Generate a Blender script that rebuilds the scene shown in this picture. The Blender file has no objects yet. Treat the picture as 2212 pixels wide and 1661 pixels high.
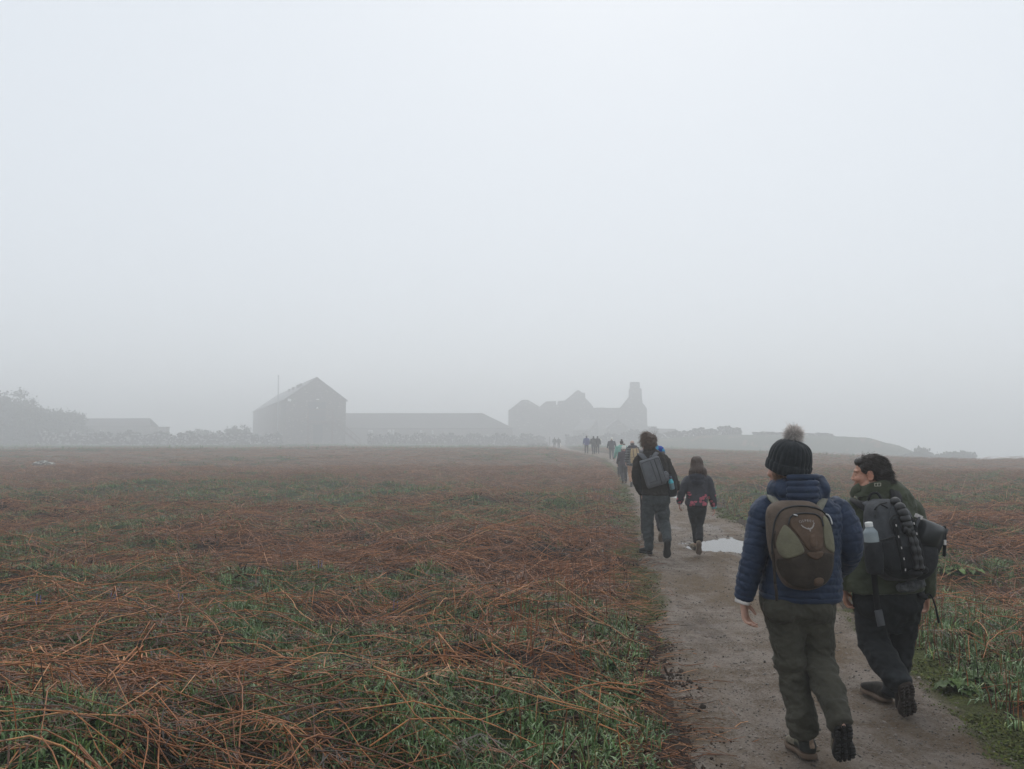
import bpy, bmesh, math, random
import numpy as np
from mathutils import Vector, Matrix
random.seed(5)
rng = np.random.default_rng(11)
scene = bpy.context.scene
COL = scene.collection

# ------------------------------------------------------------------ camera
FPX, CX, CY, HOR, CAMZ = 1700.0, 1106.0, 830.5, 958.0, 1.62
PITCH = math.atan((HOR - CY) / FPX)
cam_d = bpy.data.cameras.new('camera')
cam_d.sensor_width = 36.0
cam_d.lens = 36.0 * FPX / 2212.0
cam_d.clip_start, cam_d.clip_end = 0.05, 3000.0
cam = bpy.data.objects.new('camera', cam_d)
COL.objects.link(cam)
cam.location = (0, 0, CAMZ)
cam.rotation_euler = (math.pi / 2 + PITCH, 0, 0)
scene.camera = cam

# ------------------------------------------------------------------ world, sun, exposure
SUN_EL, SUN_ROT = math.radians(52), math.radians(10)
SKY_STRENGTH, SUN_STRENGTH, EXPOSURE = 0.101, 1.1, 0.20
HAZE_DENSITY = 0.0055
world = bpy.data.worlds.new('World')
scene.world = world
world.use_nodes = True
wn = world.node_tree
wn.nodes.clear()
w_out = wn.nodes.new('ShaderNodeOutputWorld')
w_bg = wn.nodes.new('ShaderNodeBackground')
w_sky = wn.nodes.new('ShaderNodeTexSky')
w_sky.sky_type = 'NISHITA'
w_sky.sun_disc = False
w_sky.sun_elevation = SUN_EL
w_sky.sun_rotation = SUN_ROT
w_sky.dust_density = 3.0
w_mix = wn.nodes.new('ShaderNodeMix')
w_mix.data_type = 'RGBA'
w_mix.inputs[0].default_value = 0.88
w_mix.inputs[7].default_value = (7.15, 7.60, 8.05, 1)        # an even layer of overcast cloud over the clear sky
wn.links.new(w_sky.outputs[0], w_mix.inputs[6])
wn.links.new(w_mix.outputs[2], w_bg.inputs[0])
w_bg.inputs[1].default_value = SKY_STRENGTH
wn.links.new(w_bg.outputs[0], w_out.inputs[0])

sun_d = bpy.data.lights.new('sun', 'SUN')
sun_d.energy = SUN_STRENGTH
sun_d.angle = math.radians(45)
sun_d.color = (1.0, 0.97, 0.93)
sun = bpy.data.objects.new('sun', sun_d)
COL.objects.link(sun)
sun.rotation_euler = (math.pi / 2 - SUN_EL, 0, math.pi - SUN_ROT)
sun.location = (0, 0, 30)

scene.view_settings.view_transform = 'Standard'
scene.view_settings.look = 'None'
scene.view_settings.exposure = EXPOSURE
scene.view_settings.gamma = 1.0
cy = scene.cycles
cy.use_denoising = True
cy.max_bounces = 8
cy.diffuse_bounces = 3
cy.volume_bounces = 4
cy.transparent_max_bounces = 12
cy.use_adaptive_sampling = True
cy.adaptive_threshold = 0.02

# ------------------------------------------------------------------ points from the camera's geometry
CT, ST = math.cos(PITCH), math.sin(PITCH)
def W(px, py, Y):
    """world point seen at photo position px, py (2212 px wide) at depth Y"""
    u, v = (px - CX) / FPX, (CY - py) / FPX
    t = Y / (CT - v * ST)
    return np.array((u * t, Y, CAMZ + t * (v * CT + ST)))
def G(px, py, z=0.0):
    u, v = (px - CX) / FPX, (CY - py) / FPX
    dz = v * CT + ST
    t = (z - CAMZ) / dz
    return np.array((u * t, t * (CT - v * ST), z))
def M(npx, Y):
    return npx * Y / FPX

# ------------------------------------------------------------------ noise
def sm(a, b, x):
    t = np.clip((np.asarray(x, float) - a) / (b - a), 0, 1)
    return t * t * (3 - 2 * t)
def vnoise(p, seed=0):
    p = np.asarray(p, float)
    i = np.floor(p).astype(np.int64)
    f = p - i
    f = f * f * f * (f * (f * 6 - 15) + 10)
    def h(dx, dy, dz):
        n = ((i[..., 0] + dx) * 374761393 + (i[..., 1] + dy) * 668265263 + (i[..., 2] + dz) * 1274126177 + seed * 974711) & 0xffffffff
        n = ((n ^ (n >> 13)) * 1274126177) & 0xffffffff
        n = ((n ^ (n >> 16)) * 2246822519) & 0xffffffff
        return ((n ^ (n >> 15)) & 0xffffff) / float(0x7fffff) - 1.0
    fx, fy, fz = f[..., 0], f[..., 1], f[..., 2]
    def L(a, b, t): return a + (b - a) * t
    return L(L(L(h(0,0,0), h(1,0,0), fx), L(h(0,1,0), h(1,1,0), fx), fy),
             L(L(h(0,0,1), h(1,0,1), fx), L(h(0,1,1), h(1,1,1), fx), fy), fz)
def fbm(p, octaves=3, seed=0):
    p = np.asarray(p, float)
    r, a = 0.0, 1.0
    for k in range(octaves):
        r = r + a * vnoise(p, seed + k * 17)
        p = p * 2.03 + 11.3
        a *= 0.5
    return r
def fbm2(x, y, s, octaves=3, seed=0, sy=None):
    x, y = np.broadcast_arrays(np.asarray(x, float), np.asarray(y, float))
    return fbm(np.stack([x * s, y * (s if sy is None else sy), np.zeros_like(x) + seed * 3.7], -1), octaves, seed)

# ------------------------------------------------------------------ mesh helpers
ORIGIN = {}
def mesh_from(V, F, name='mesh'):
    me = bpy.data.meshes.new(name)
    me.from_pydata([tuple(v) for v in V], [], [tuple(int(i) for i in f) for f in F])
    me.update()
    return me
def big_mesh(name, V, Q, C=None, smooth=True):
    """fast mesh from arrays: V (n,3), Q (m,4) or (m,3), colours per vertex"""
    V = np.ascontiguousarray(V, np.float32); Q = np.ascontiguousarray(Q, np.int32)
    m, k = Q.shape
    me = bpy.data.meshes.new(name)
    me.vertices.add(len(V)); me.vertices.foreach_set('co', V.ravel())
    me.loops.add(m * k); me.loops.foreach_set('vertex_index', Q.ravel())
    me.polygons.add(m)
    me.polygons.foreach_set('loop_start', np.arange(0, m * k, k, dtype=np.int32))
    me.polygons.foreach_set('loop_total', np.full(m, k, np.int32))
    me.polygons.foreach_set('use_smooth', np.full(m, smooth, bool))
    me.update(calc_edges=True)
    if C is not None:
        set_col(me, C)
    return me
def set_col(me, C):
    C = np.asarray(C, np.float32)
    if C.shape[1] == 3:
        C = np.concatenate([C, np.ones((len(C), 1), np.float32)], 1)
    at = me.color_attributes.new('Col', 'FLOAT_COLOR', 'POINT')
    at.data.foreach_set('color', np.ascontiguousarray(C).ravel())
def merge(parts):
    Vs, Fs, n = [], [], 0
    for V, F in parts:
        Vs.append(np.asarray(V, float))
        Fs += [tuple(i + n for i in f) for f in F]
        n += len(V)
    return np.concatenate(Vs), Fs
def empty(name, loc, label=None, cat=None, group=None, kind=None):
    o = bpy.data.objects.new(name, None)
    COL.objects.link(o)
    o.location = tuple(loc)
    ORIGIN[o.name] = np.array(loc, float)
    o.empty_display_size = 0.2
    tag(o, label, cat, group, kind)
    return o
def tag(o, label=None, cat=None, group=None, kind=None):
    if label: o['label'] = label
    if cat: o['category'] = cat
    if group: o['group'] = group
    if kind: o['kind'] = kind
    return o
def link(name, me, mat=None, parent=None, smooth=True, base=None):
    """link a mesh given in world coordinates under its parent (or about base)"""
    org = ORIGIN[parent.name] if parent is not None else (np.zeros(3) if base is None else np.array(base, float))
    if np.any(org != 0):
        n = len(me.vertices)
        co = np.empty(n * 3, np.float32); me.vertices.foreach_get('co', co)
        co = co.reshape(-1, 3) - org.astype(np.float32)
        me.vertices.foreach_set('co', co.ravel()); me.update()
    o = bpy.data.objects.new(name, me)
    me.name = name
    COL.objects.link(o)
    if parent is not None: o.parent = parent
    elif base is not None: o.location = tuple(base)
    ORIGIN[o.name] = org
    if mat is not None: me.materials.append(mat)
    if smooth: me.polygons.foreach_set('use_smooth', np.ones(len(me.polygons), bool))
    return o
def put(name, parts, mat=None, parent=None, smooth=True, base=None):
    if isinstance(parts, tuple): parts = [parts]
    V, F = merge(parts)
    return link(name, mesh_from(V, F, name), mat, parent, smooth, base)
def nrm(v):
    v = np.asarray(v, float)
    return v / (np.linalg.norm(v) + 1e-12)
def catmull(P, k):
    P = np.asarray(P, float)
    if k <= 1 or len(P) < 3: 
        if k > 1 and len(P) == 2:
            t = np.linspace(0, 1, k + 1)[:, None]
            return P[0] * (1 - t) + P[1] * t
        return P
    E = np.vstack([2 * P[0] - P[1], P, 2 * P[-1] - P[-2]])
    out = []
    for i in range(len(P) - 1):
        p0, p1, p2, p3 = E[i:i + 4]
        for t in np.linspace(0, 1, k, endpoint=False):
            out.append(0.5 * (2*p1 + (p2-p0)*t + (2*p0-5*p1+4*p2-p3)*t*t + (3*p1-p0-3*p2+p3)*t**3))
    out.append(P[-1])
    return np.array(out)
def tube(P, R, seg=16, ref=(1, 0, 0), res=4, rnd=0.6, square=0):
    """tapered tube through points P; R one radius per point or (along ref, across)"""
    P = np.asarray(P, float)
    R = np.asarray(R, float)
    if R.ndim == 0: R = np.full(len(P), float(R))
    if R.ndim == 1: R = np.stack([R, R], 1)
    PR = catmull(np.hstack([P, R]), res)
    P, R = PR[:, :3], np.maximum(PR[:, 3:], 1e-4)
    T = np.gradient(P, axis=0)
    T /= np.linalg.norm(T, axis=1)[:, None] + 1e-12
    if rnd > 0:
        a, b = T[0] * R[0].min() * rnd, T[-1] * R[-1].min() * rnd
        P = np.vstack([P[0] - a, P[0] - a * .65, P, P[-1] + b * .65, P[-1] + b])
        R = np.vstack([R[0] * .3, R[0] * .78, R, R[-1] * .78, R[-1] * .3])
        T = np.vstack([T[0], T[0], T, T[-1], T[-1]])
    ref = np.asarray(ref, float)
    V = []
    A = np.linspace(0, 2 * math.pi, seg, endpoint=False)
    ca, sa = np.cos(A), np.sin(A)
    if square:
        e = 2.0 / square
        ca, sa = np.sign(ca) * np.abs(ca) ** e, np.sign(sa) * np.abs(sa) ** e
    for p, r, t in zip(P, R, T):
        u = ref - t * np.dot(ref, t)
        if np.linalg.norm(u) < 0.15: u = np.array((0, 1, 0.2)) - t * np.dot((0, 1, 0.2), t)
        u = nrm(u); v = np.cross(t, u)
        V.append(p + r[0] * ca[:, None] * u + r[1] * sa[:, None] * v)
    n = len(P)
    V = np.concatenate(V + [P[:1], P[-1:]])
    F = []
    for i in range(n - 1):
        for j in range(seg):
            k = (j + 1) % seg
            F.append((i*seg+j, i*seg+k, (i+1)*seg+k, (i+1)*seg+j))
    for j in range(seg):
        k = (j + 1) % seg
        F.append((n*seg, k, j)); F.append((n*seg+1, (n-1)*seg+j, (n-1)*seg+k))
    return V, F
def ell(c, r, R=None, nu=18, nv=12):
    V = [(0, 0, 1.0)]
    for i in range(1, nv):
        th = math.pi * i / nv
        for j in range(nu):
            ph = 2 * math.pi * j / nu
            V.append((math.sin(th) * math.cos(ph), math.sin(th) * math.sin(ph), math.cos(th)))
    V.append((0, 0, -1.0))
    V = np.array(V) * np.asarray(r if np.ndim(r) else (r, r, r), float)
    if R is not None: V = V @ np.asarray(R).T
    V = V + np.asarray(c, float)
    F = []
    for j in range(nu):
        F.append((0, 1 + j, 1 + (j + 1) % nu))
    for i in range(nv - 2):
        for j in range(nu):
            a, b = 1 + i*nu + j, 1 + i*nu + (j+1) % nu
            F.append((a, a + nu, b + nu, b))
    e = 1 + (nv - 1) * nu
    for j in range(nu):
        F.append((e, 1 + (nv-2)*nu + (j+1) % nu, 1 + (nv-2)*nu + j))
    return V, F
def box(c, s, R=None):
    s = np.asarray(s, float) / 2
    V = np.array([(x, y, z) for x in (-1, 1) for y in (-1, 1) for z in (-1, 1)], float) * s
    if R is not None: V = V @ np.asarray(R).T
    return V + np.asarray(c, float), [(0,1,3,2),(4,6,7,5),(0,4,5,1),(2,3,7,6),(0,2,6,4),(1,5,7,3)]
def prism(poly, d0, d1, frame=None):
    """polygon (a,b) list extruded from d0 to d1; frame: origin, A, B, D axes"""
    o, A, B, D = frame if frame is not None else (np.zeros(3), np.array((1,0,0.)), np.array((0,0,1.)), np.array((0,1.,0)))
    n = len(poly)
    V = [o + A*a + B*b + D*d0 for a, b in poly] + [o + A*a + B*b + D*d1 for a, b in poly]
    F = [tuple(range(n)), tuple(range(2*n-1, n-1, -1))]
    for i in range(n):
        j = (i + 1) % n
        F.append((j, i, n+i, n+j))
    return np.array(V), F
def strap(P, w, t, nor, res=4):
    """flat webbing through points P, width w, thickness t, facing nor"""
    P = catmull(np.asarray(P, float), res)
    T = np.gradient(P, axis=0)
    V = []
    nor = np.asarray(nor, float)
    for i, (p, tt) in enumerate(zip(P, T)):
        tt = nrm(tt)
        n = nor[min(i, len(nor)-1)] if nor.ndim == 2 else nor
        s = nrm(np.cross(tt, n)); n = nrm(np.cross(s, tt))
        V += [p + s*w/2 + n*t/2, p - s*w/2 + n*t/2, p - s*w/2 - n*t/2, p + s*w/2 - n*t/2]
    F = []
    for i in range(len(P) - 1):
        for j in range(4):
            k = (j+1) % 4
            F.append((i*4+j, i*4+k, i*4+4+k, i*4+4+j))
    F += [(3, 2, 1, 0), tuple(range(len(V)-4, len(V)))]
    return np.array(V), F
def fuse_mesh(parts, voxel, smooth=2):
    V, F = merge(parts)
    tmp = bpy.data.objects.new('tmp', mesh_from(V, F))
    COL.objects.link(tmp)
    m = tmp.modifiers.new('r', 'REMESH'); m.mode = 'VOXEL'; m.voxel_size = voxel
    if smooth:
        s = tmp.modifiers.new('s', 'SMOOTH'); s.factor = 0.5; s.iterations = smooth
    dg = bpy.context.evaluated_depsgraph_get()
    me = bpy.data.meshes.new_from_object(tmp.evaluated_get(dg))
    old = tmp.data
    bpy.data.objects.remove(tmp); bpy.data.meshes.remove(old)
    return me
def coords(me):
    co = np.empty(len(me.vertices) * 3, np.float32); me.vertices.foreach_get('co', co)
    no = np.empty(len(me.vertices) * 3, np.float32); me.vertex_normals.foreach_get('vector', no)
    return co.reshape(-1, 3).astype(float), no.reshape(-1, 3).astype(float)
def displace(me, fn):
    co, no = coords(me)
    d = fn(co, no)
    co = co + no * d[:, None]
    me.vertices.foreach_set('co', co.astype(np.float32).ravel()); me.update()
def polyline_s(co, P):
    """distance to a polyline and length along it, per point"""
    P = np.asarray(P, float)
    best = np.full(len(co), 1e9); S = np.zeros(len(co)); acc = 0.0
    for a, b in zip(P[:-1], P[1:]):
        ab = b - a; L = np.linalg.norm(ab)
        t = np.clip((co - a) @ ab / (L*L + 1e-12), 0, 1)
        d = np.linalg.norm(co - (a + t[:, None] * ab), axis=1)
        k = d < best
        best[k] = d[k]; S[k] = acc + t[k] * L
        acc += L
    return best, S

# ------------------------------------------------------------------ materials
def new_mat(name):
    m = bpy.data.materials.new(name)
    m.use_nodes = True
    nt = m.node_tree
    return m, nt, nt.nodes['Principled BSDF']
def node(nt, typ, ins=None, **props):
    n = nt.nodes.new(typ)
    for k, v in props.items(): setattr(n, k, v)
    for k, v in (ins or {}).items():
        if isinstance(v, bpy.types.NodeSocket): nt.links.new(v, n.inputs[k])
        else: n.inputs[k].default_value = v
    return n
def c4(c): return (c[0], c[1], c[2], 1.0)
def mixc(nt, fac, a, b, mode='MIX'):
    n = nt.nodes.new('ShaderNodeMix'); n.data_type = 'RGBA'; n.blend_type = mode
    for i, v in ((0, fac), (6, a), (7, b)):
        if isinstance(v, bpy.types.NodeSocket): nt.links.new(v, n.inputs[i])
        else: n.inputs[i].default_value = v if i == 0 else c4(v)
    return n.outputs[2]
def ramp(nt, fac, a, b):
    n = node(nt, 'ShaderNodeMapRange', {0: fac, 1: a, 2: b})
    n.interpolation_type = 'SMOOTHSTEP'
    return n.outputs[0]
def fabric(name, col, rough=0.85, var=0.3, scale=6.0, fine=350.0, bump=0.25, sheen=0.15, folds=0.0):
    m, nt, p = new_mat(name)
    tc = node(nt, 'ShaderNodeTexCoord').outputs['Object']
    n1 = node(nt, 'ShaderNodeTexNoise', {'Vector': tc, 'Scale': scale, 'Detail': 5.0, 'Roughness': 0.6}).outputs[0]
    f = ramp(nt, n1, 0.3, 0.7)
    c = mixc(nt, f, [x * (1 - var) for x in col], [min(1, x * (1 + var)) for x in col])
    nt.links.new(c, p.inputs['Base Color'])
    p.inputs['Roughness'].default_value = rough
    p.inputs['Sheen Weight'].default_value = sheen * 0.3
    p.inputs['Specular IOR Level'].default_value = 0.18
    n2 = node(nt, 'ShaderNodeTexNoise', {'Vector': tc, 'Scale': fine, 'Detail': 2.0}).outputs[0]
    b = node(nt, 'ShaderNodeBump', {'Height': n2, 'Strength': bump, 'Distance': 0.002})
    if folds:
        n3 = node(nt, 'ShaderNodeTexNoise', {'Vector': tc, 'Scale': 22.0, 'Detail': 3.0, 'Distortion': 0.8}).outputs[0]
        b2 = node(nt, 'ShaderNodeBump', {'Height': n3, 'Strength': folds, 'Distance': 0.02})
        nt.links.new(b2.outputs[0], b.inputs['Normal'])
    nt.links.new(b.outputs[0], p.inputs['Normal'])
    return m
def plain(name, col, rough=0.5, metal=0.0, var=0.12, scale=20.0):
    m, nt, p = new_mat(name)
    tc = node(nt, 'ShaderNodeTexCoord').outputs['Object']
    n1 = node(nt, 'ShaderNodeTexNoise', {'Vector': tc, 'Scale': scale, 'Detail': 4.0}).outputs[0]
    c = mixc(nt, n1, [x * (1 - var) for x in col], [min(1, x * (1 + var)) for x in col])
    nt.links.new(c, p.inputs['Base Color'])
    p.inputs['Roughness'].default_value = rough
    p.inputs['Metallic'].default_value = metal
    return m
def attr_mat(name, rough=0.6, spec=0.4, sss=0.0, var=0.0, vscale=30.0, trans=0.0):
    m, nt, p = new_mat(name)
    a = node(nt, 'ShaderNodeAttribute', attribute_name='Col').outputs[0]
    if var:
        tc = node(nt, 'ShaderNodeTexCoord').outputs['Object']
        n1 = node(nt, 'ShaderNodeTexNoise', {'Vector': tc, 'Scale': vscale, 'Detail': 5.0}).outputs[0]
        k = node(nt, 'ShaderNodeMapRange', {0: n1, 1: 0.25, 2: 0.75, 3: 1 - var, 4: 1 + var}).outputs[0]
        cc = node(nt, 'ShaderNodeCombineColor', {0: k, 1: k, 2: k}).outputs[0]
        a = mixc(nt, 1.0, a, cc, 'MULTIPLY')
    nt.links.new(a, p.inputs['Base Color'])
    p.inputs['Roughness'].default_value = rough
    p.inputs['Specular IOR Level'].default_value = spec
    if sss:
        p.inputs['Subsurface Weight'].default_value = sss
        p.inputs['Subsurface Radius'].default_value = (0.01, 0.004, 0.002)
        p.inputs['Subsurface Scale'].default_value = 0.6
    return m
# ================================================================== the lie of the land
_pl = [G(1602,1800), G(1534,1613), G(1517,1563), G(1490,1496), G(1464,1437), G(1452,1378), G(1432,1314), G(1420,1261), G(1399,1205), G(1385,1140), G(1377,1102), G(1362,1056), G(1345,1020)]
_pr = [G(2330,1800), G(2165,1640), G(2070,1549), G(2019,1504), G(1965,1450), G(1815,1330), G(1722,1240), G(1672,1190), G(1622,1150), G(1560,1119), G(1532,1092), G(1482,1060), G(1424,1028)]
PLY = np.array([-12., 1.0] + [p[1] for p in _pl] + [64, 76, 90, 110, 160, 225])
PLX = np.array([0.75, 0.9] + [p[0] for p in _pl] + [7.65, 6.9, 5.9, 6.0, 8.0, 11.0])
PRY = np.array([-12., 1.0] + [p[1] for p in _pr] + [64, 76, 90, 110, 160, 225])
PRX = np.array([3.4, 2.7] + [p[0] for p in _pr] + [9.1, 9.0, 8.3, 8.2, 10.6, 14.2])
def path_l(y): return np.interp(y, PLY, PLX) - 0.10
def path_r(y): return np.interp(y, PRY, PRX) + 0.14
def base_z(x, y):
    x, y = np.broadcast_arrays(np.asarray(x, float), np.asarray(y, float))
    z = 0.75 * sm(38, 86, y) + 0.46 * sm(84, 215, y)
    z = z - 0.55 * sm(10, 40, x) * sm(28, 62, y)
    z = z - 6.0 * sm(66, 130, y) * sm(36, 66, x) - 9.0 * sm(100, 280, y) * sm(54, 100, x)
    # the long bank at the right, with a lumpy top
    zp = np.interp(x, [25, 36, 50, 61, 84, 92.4, 99, 103, 119], [0.95, 2.7, 3.5, 3.85, 3.75, 3.15, 1.4, -0.3, -3.9]) + 0.30 * fbm2(x, y, 0.11, 3, 5)
    w = sm(168, 204, y) * (1 - sm(223, 288, y)) * sm(21, 29, x) * (1 - sm(108, 122, x))
    z = z * (1 - w) + zp * w
    return z
def off_path(x, y):
    """metres outside the path, negative inside it"""
    return np.maximum(path_l(y) - x, x - path_r(y))
PUDDLES = [(3.78, 12.95, 0.86, 1.15), (5.28, 24.3, 0.45, 0.7), (5.9, 43.5, 0.45, 1.6), (8.2, 60.0, 0.6, 1.8)]
def puddle_d(x, y):
    d = np.full(np.shape(x), 9.0)
    for a, b, ra, rb in PUDDLES:
        d = np.minimum(d, np.sqrt(((x - a) / ra) ** 2 + ((y - b) / rb) ** 2))
    return d + 0.30 * fbm2(x, y, 1.7, 3, 3) + 0.15 * fbm2(x, y, 7.0, 2, 6)
def field_bump(x, y):
    near = 1 - sm(30, 70, y)
    return 0.20 * sm(48, 90, y) * fbm2(x, y, 0.045, 3, 7) + (0.13 * fbm2(x, y, 0.85, 2, 1) + 0.05 * fbm2(x, y, 2.6, 2, 4) + 0.16 * fbm2(x, y, 0.23, 2, 2)) * (0.5 + 0.5 * near)
def ruts(x, y):
    t = (x - path_l(y)) / (path_r(y) - path_l(y)) + 0.035 * fbm2(x * 0, y, 0.5, 2, 61)
    return np.exp(-((t - .30) / .085) ** 2) + np.exp(-((t - .68) / .085) ** 2)
def path_z(x, y):
    z = base_z(x, y) + 0.016 * fbm2(x, y, 1.6, 3, 8) + 0.006 * fbm2(x, y, 14, 2, 9)
    z = z - 0.022 * ruts(x, y) + 0.010 * fbm2(x, y, 5.5, 2, 14) * ruts(x, y)
    z = z - 0.075 * (1 - sm(0.72, 1.12, puddle_d(x, y)))
    e = off_path(x, y)
    return z - 0.13 * sm(-0.12, 0.34, e + 0.10 * fbm2(x, y, 2.6, 3, 12))
def ground_z(x, y):
    e = off_path(x, y)
    k = sm(0.15, 1.5, e)
    return base_z(x, y) + field_bump(x, y) * k + 0.05 * sm(0.0, 0.9, e) - 0.07 * (1 - sm(-0.30, 0.22, e)) - 0.25 * (1 - sm(-1.2, -0.3, e))
def surf_z(x, y):
    return np.maximum(ground_z(x, y), path_z(x, y) - 10 * (off_path(x, y) > 0.4))
def green_amt(x, y):
    """where grass and bluebell leaves win over dead bracken, 0..1"""
    g = fbm2(x, y, 0.7, 3, 21, sy=1.1) * 0.95 + fbm2(x, y, 0.10, 2, 23, sy=0.22) * 0.6
    left = x < path_l(y)
    g = g + np.where(left, 0.10 + 0.20 * (1 - sm(12, 26, y)), 0.12)
    g = g - 0.50 * sm(2.2, 0.3, off_path(x, y)) * left * sm(3.6, 8.0, y)            # rusty edge along the path
    g = g + 0.75 * (~left) * (1 - sm(6.5, 10.0, y)) + 0.5 * (~left) * np.exp(-((y - 16) / 6.0) ** 2) * (1 - sm(0.6, 2.6, off_path(x, y)))
    g = g - 0.35 * np.exp(-((y - 12.5) / 3.0) ** 2) * left
    g = g - 0.45 * sm(24, 45, y)
    g = g + 0.95 * sm(75, 120, y) + 0.25 * np.exp(-((y - 27) / 4.0) ** 2)
    return sm(-0.35, 0.5, g)
def moss_amt(x, y):
    e = off_path(x, y)
    left = x < (path_l(y) + path_r(y)) / 2
    m = np.where(left, np.exp(-((e - 0.20) / 0.30) ** 2) * (0.35 + 0.9 * sm(5.4, 7.2, y)), 0.8 * np.exp(-((e - 0.02) / 0.24) ** 2))
    return np.clip(m * (0.75 + 0.75 * fbm2(x, y, 1.1, 3, 31)), 0, 1)

# ---- the ground as one sheet: rows widen with distance
rows = np.concatenate([np.linspace(-14, 1.5, 14), 1.5 * (620 / 1.5) ** np.linspace(0.012, 1, 520)])
us = np.linspace(-1, 1, 421)
us = np.sign(us) * np.abs(us) ** 1.25
YY, UU = np.meshgrid(rows, us, indexing='ij')
XX = UU * (np.maximum(YY, 0) * 0.95 + 16)
ZZ = ground_z(XX, YY)
nR, nC = XX.shape
idx = np.arange(nR * nC).reshape(nR, nC)
Q = np.stack([idx[:-1, :-1], idx[:-1, 1:], idx[1:, 1:], idx[1:, :-1]], -1).reshape(-1, 4)
gc = np.stack([green_amt(XX, YY), sm(14, 60, YY), np.clip(moss_amt(XX, YY), 0, 1)], -1).reshape(-1, 3)
ge = sm(1.0, 0.1, off_path(XX, YY)).ravel()
gcol = np.concatenate([gc, ge[:, None]], 1)
g_me = big_mesh('ground', np.stack([XX, YY, ZZ], -1).reshape(-1, 3), Q, gcol)
m_ground, nt, p = new_mat('ground_soil')
tc = node(nt, 'ShaderNodeTexCoord').outputs['Object']
at = node(nt, 'ShaderNodeAttribute', attribute_name='Col')
sep = node(nt, 'ShaderNodeSeparateColor', {0: at.outputs[0]})
nA = node(nt, 'ShaderNodeTexNoise', {'Vector': tc, 'Scale': 9.0, 'Detail': 8.0, 'Roughness': 0.7}).outputs[0]
nB = node(nt, 'ShaderNodeTexNoise', {'Vector': tc, 'Scale': 45.0, 'Detail': 6.0, 'Roughness': 0.7}).outputs[0]
nC_ = node(nt, 'ShaderNodeTexNoise', {'Vector': tc, 'Scale': 1.3, 'Detail': 8.0, 'Roughness': 0.75}).outputs[0]
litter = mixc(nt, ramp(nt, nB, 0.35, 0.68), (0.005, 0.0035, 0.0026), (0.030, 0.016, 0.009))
rust = mixc(nt, ramp(nt, nA, 0.3, 0.7), (0.070, 0.044, 0.028), (0.17, 0.108, 0.070))  # far bracken tone, brightened so the haze fade is partly in the colour
brown = mixc(nt, sep.outputs[1], litter, rust)
green = mixc(nt, ramp(nt, nB, 0.3, 0.7), (0.010, 0.019, 0.006), (0.040, 0.060, 0.020))
gf = node(nt, 'ShaderNodeMath', {0: sep.outputs[0], 1: nC_}, operation='ADD').outputs[0]
col = mixc(nt, ramp(nt, gf, 0.72, 1.12), brown, green)
soil = mixc(nt, ramp(nt, nB, 0.3, 0.72), (0.012, 0.008, 0.005), (0.085, 0.060, 0.042))
col = mixc(nt, at.outputs['Alpha'], col, soil)
mossc = mixc(nt, ramp(nt, nB, 0.3, 0.7), (0.030, 0.036, 0.008), (0.085, 0.098, 0.022))
mf = node(nt, 'ShaderNodeMath', {0: sep.outputs[2], 1: nA}, operation='MULTIPLY').outputs[0]
col = mixc(nt, ramp(nt, mf, 0.16, 0.36), col, mossc)
nt.links.new(col, p.inputs['Base Color'])
p.inputs['Roughness'].default_value = 0.9
p.inputs['Specular IOR Level'].default_value = 0.2
b1 = node(nt, 'ShaderNodeBump', {'Height': nB, 'Strength': 0.7, 'Distance': 0.03})
b2 = node(nt, 'ShaderNodeBump', {'Height': nA, 'Strength': 0.6, 'Distance': 0.12, 'Normal': b1.outputs[0]})
nt.links.new(b2.outputs[0], p.inputs['Normal'])
ground = link('ground', g_me, m_ground)
tag(ground, 'rough field of dead bracken and grass fading into the fog', 'ground', kind='structure')

# ---- the path, a sheet of its own that dips under the turf at both edges
prow = np.concatenate([np.linspace(-10, 1.2, 30), 1.2 * (220 / 1.2) ** np.linspace(0.01, 1, 760)])
pt = np.linspace(0, 1, 131)
PYY, PT = np.meshgrid(prow, pt, indexing='ij')
PXX = path_l(PYY) - 0.32 + PT * (path_r(PYY) - path_l(PYY) + 0.64)
PZZ = path_z(PXX, PYY)
idx = np.arange(PXX.size).reshape(PXX.shape)
Q = np.stack([idx[:-1, :-1], idx[:-1, 1:], idx[1:, 1:], idx[1:, :-1]], -1).reshape(-1, 4)
wetn = sm(0.0, 0.9, fbm2(PXX, PYY, 0.8, 3, 41, sy=0.45))
wet = np.maximum(np.clip(wetn * 0.6 + 0.55 * ruts(PXX, PYY) * (0.6 + 0.5 * fbm2(PXX, PYY, 1.3, 2, 71)), 0, 1), 1 - sm(0.95, 1.5, puddle_d(PXX, PYY)))
pc = np.stack([moss_amt(PXX, PYY), wet, sm(-0.5, 0.05, off_path(PXX, PYY)), np.ones_like(wet)], -1).reshape(-1, 4)
p_me = big_mesh('path', np.stack([PXX, PYY, PZZ], -1).reshape(-1, 3), Q, pc)
m_path, nt, p = new_mat('path_gravel')
tc = node(nt, 'ShaderNodeTexCoord').outputs['Object']
at = node(nt, 'ShaderNodeAttribute', attribute_name='Col')
sep = node(nt, 'ShaderNodeSeparateColor', {0: at.outputs[0]})
n1 = node(nt, 'ShaderNodeTexNoise', {'Vector': tc, 'Scale': 3.0, 'Detail': 8.0, 'Roughness': 0.7}).outputs[0]
n2 = node(nt, 'ShaderNodeTexNoise', {'Vector': tc, 'Scale': 60.0, 'Detail': 6.0, 'Roughness': 0.75}).outputs[0]
vo = node(nt, 'ShaderNodeTexVoronoi', {'Vector': tc, 'Scale': 48.0, 'Randomness': 1.0})
vo2 = node(nt, 'ShaderNodeTexVoronoi', {'Vector': tc, 'Scale': 26.0, 'Randomness': 1.0})
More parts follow.
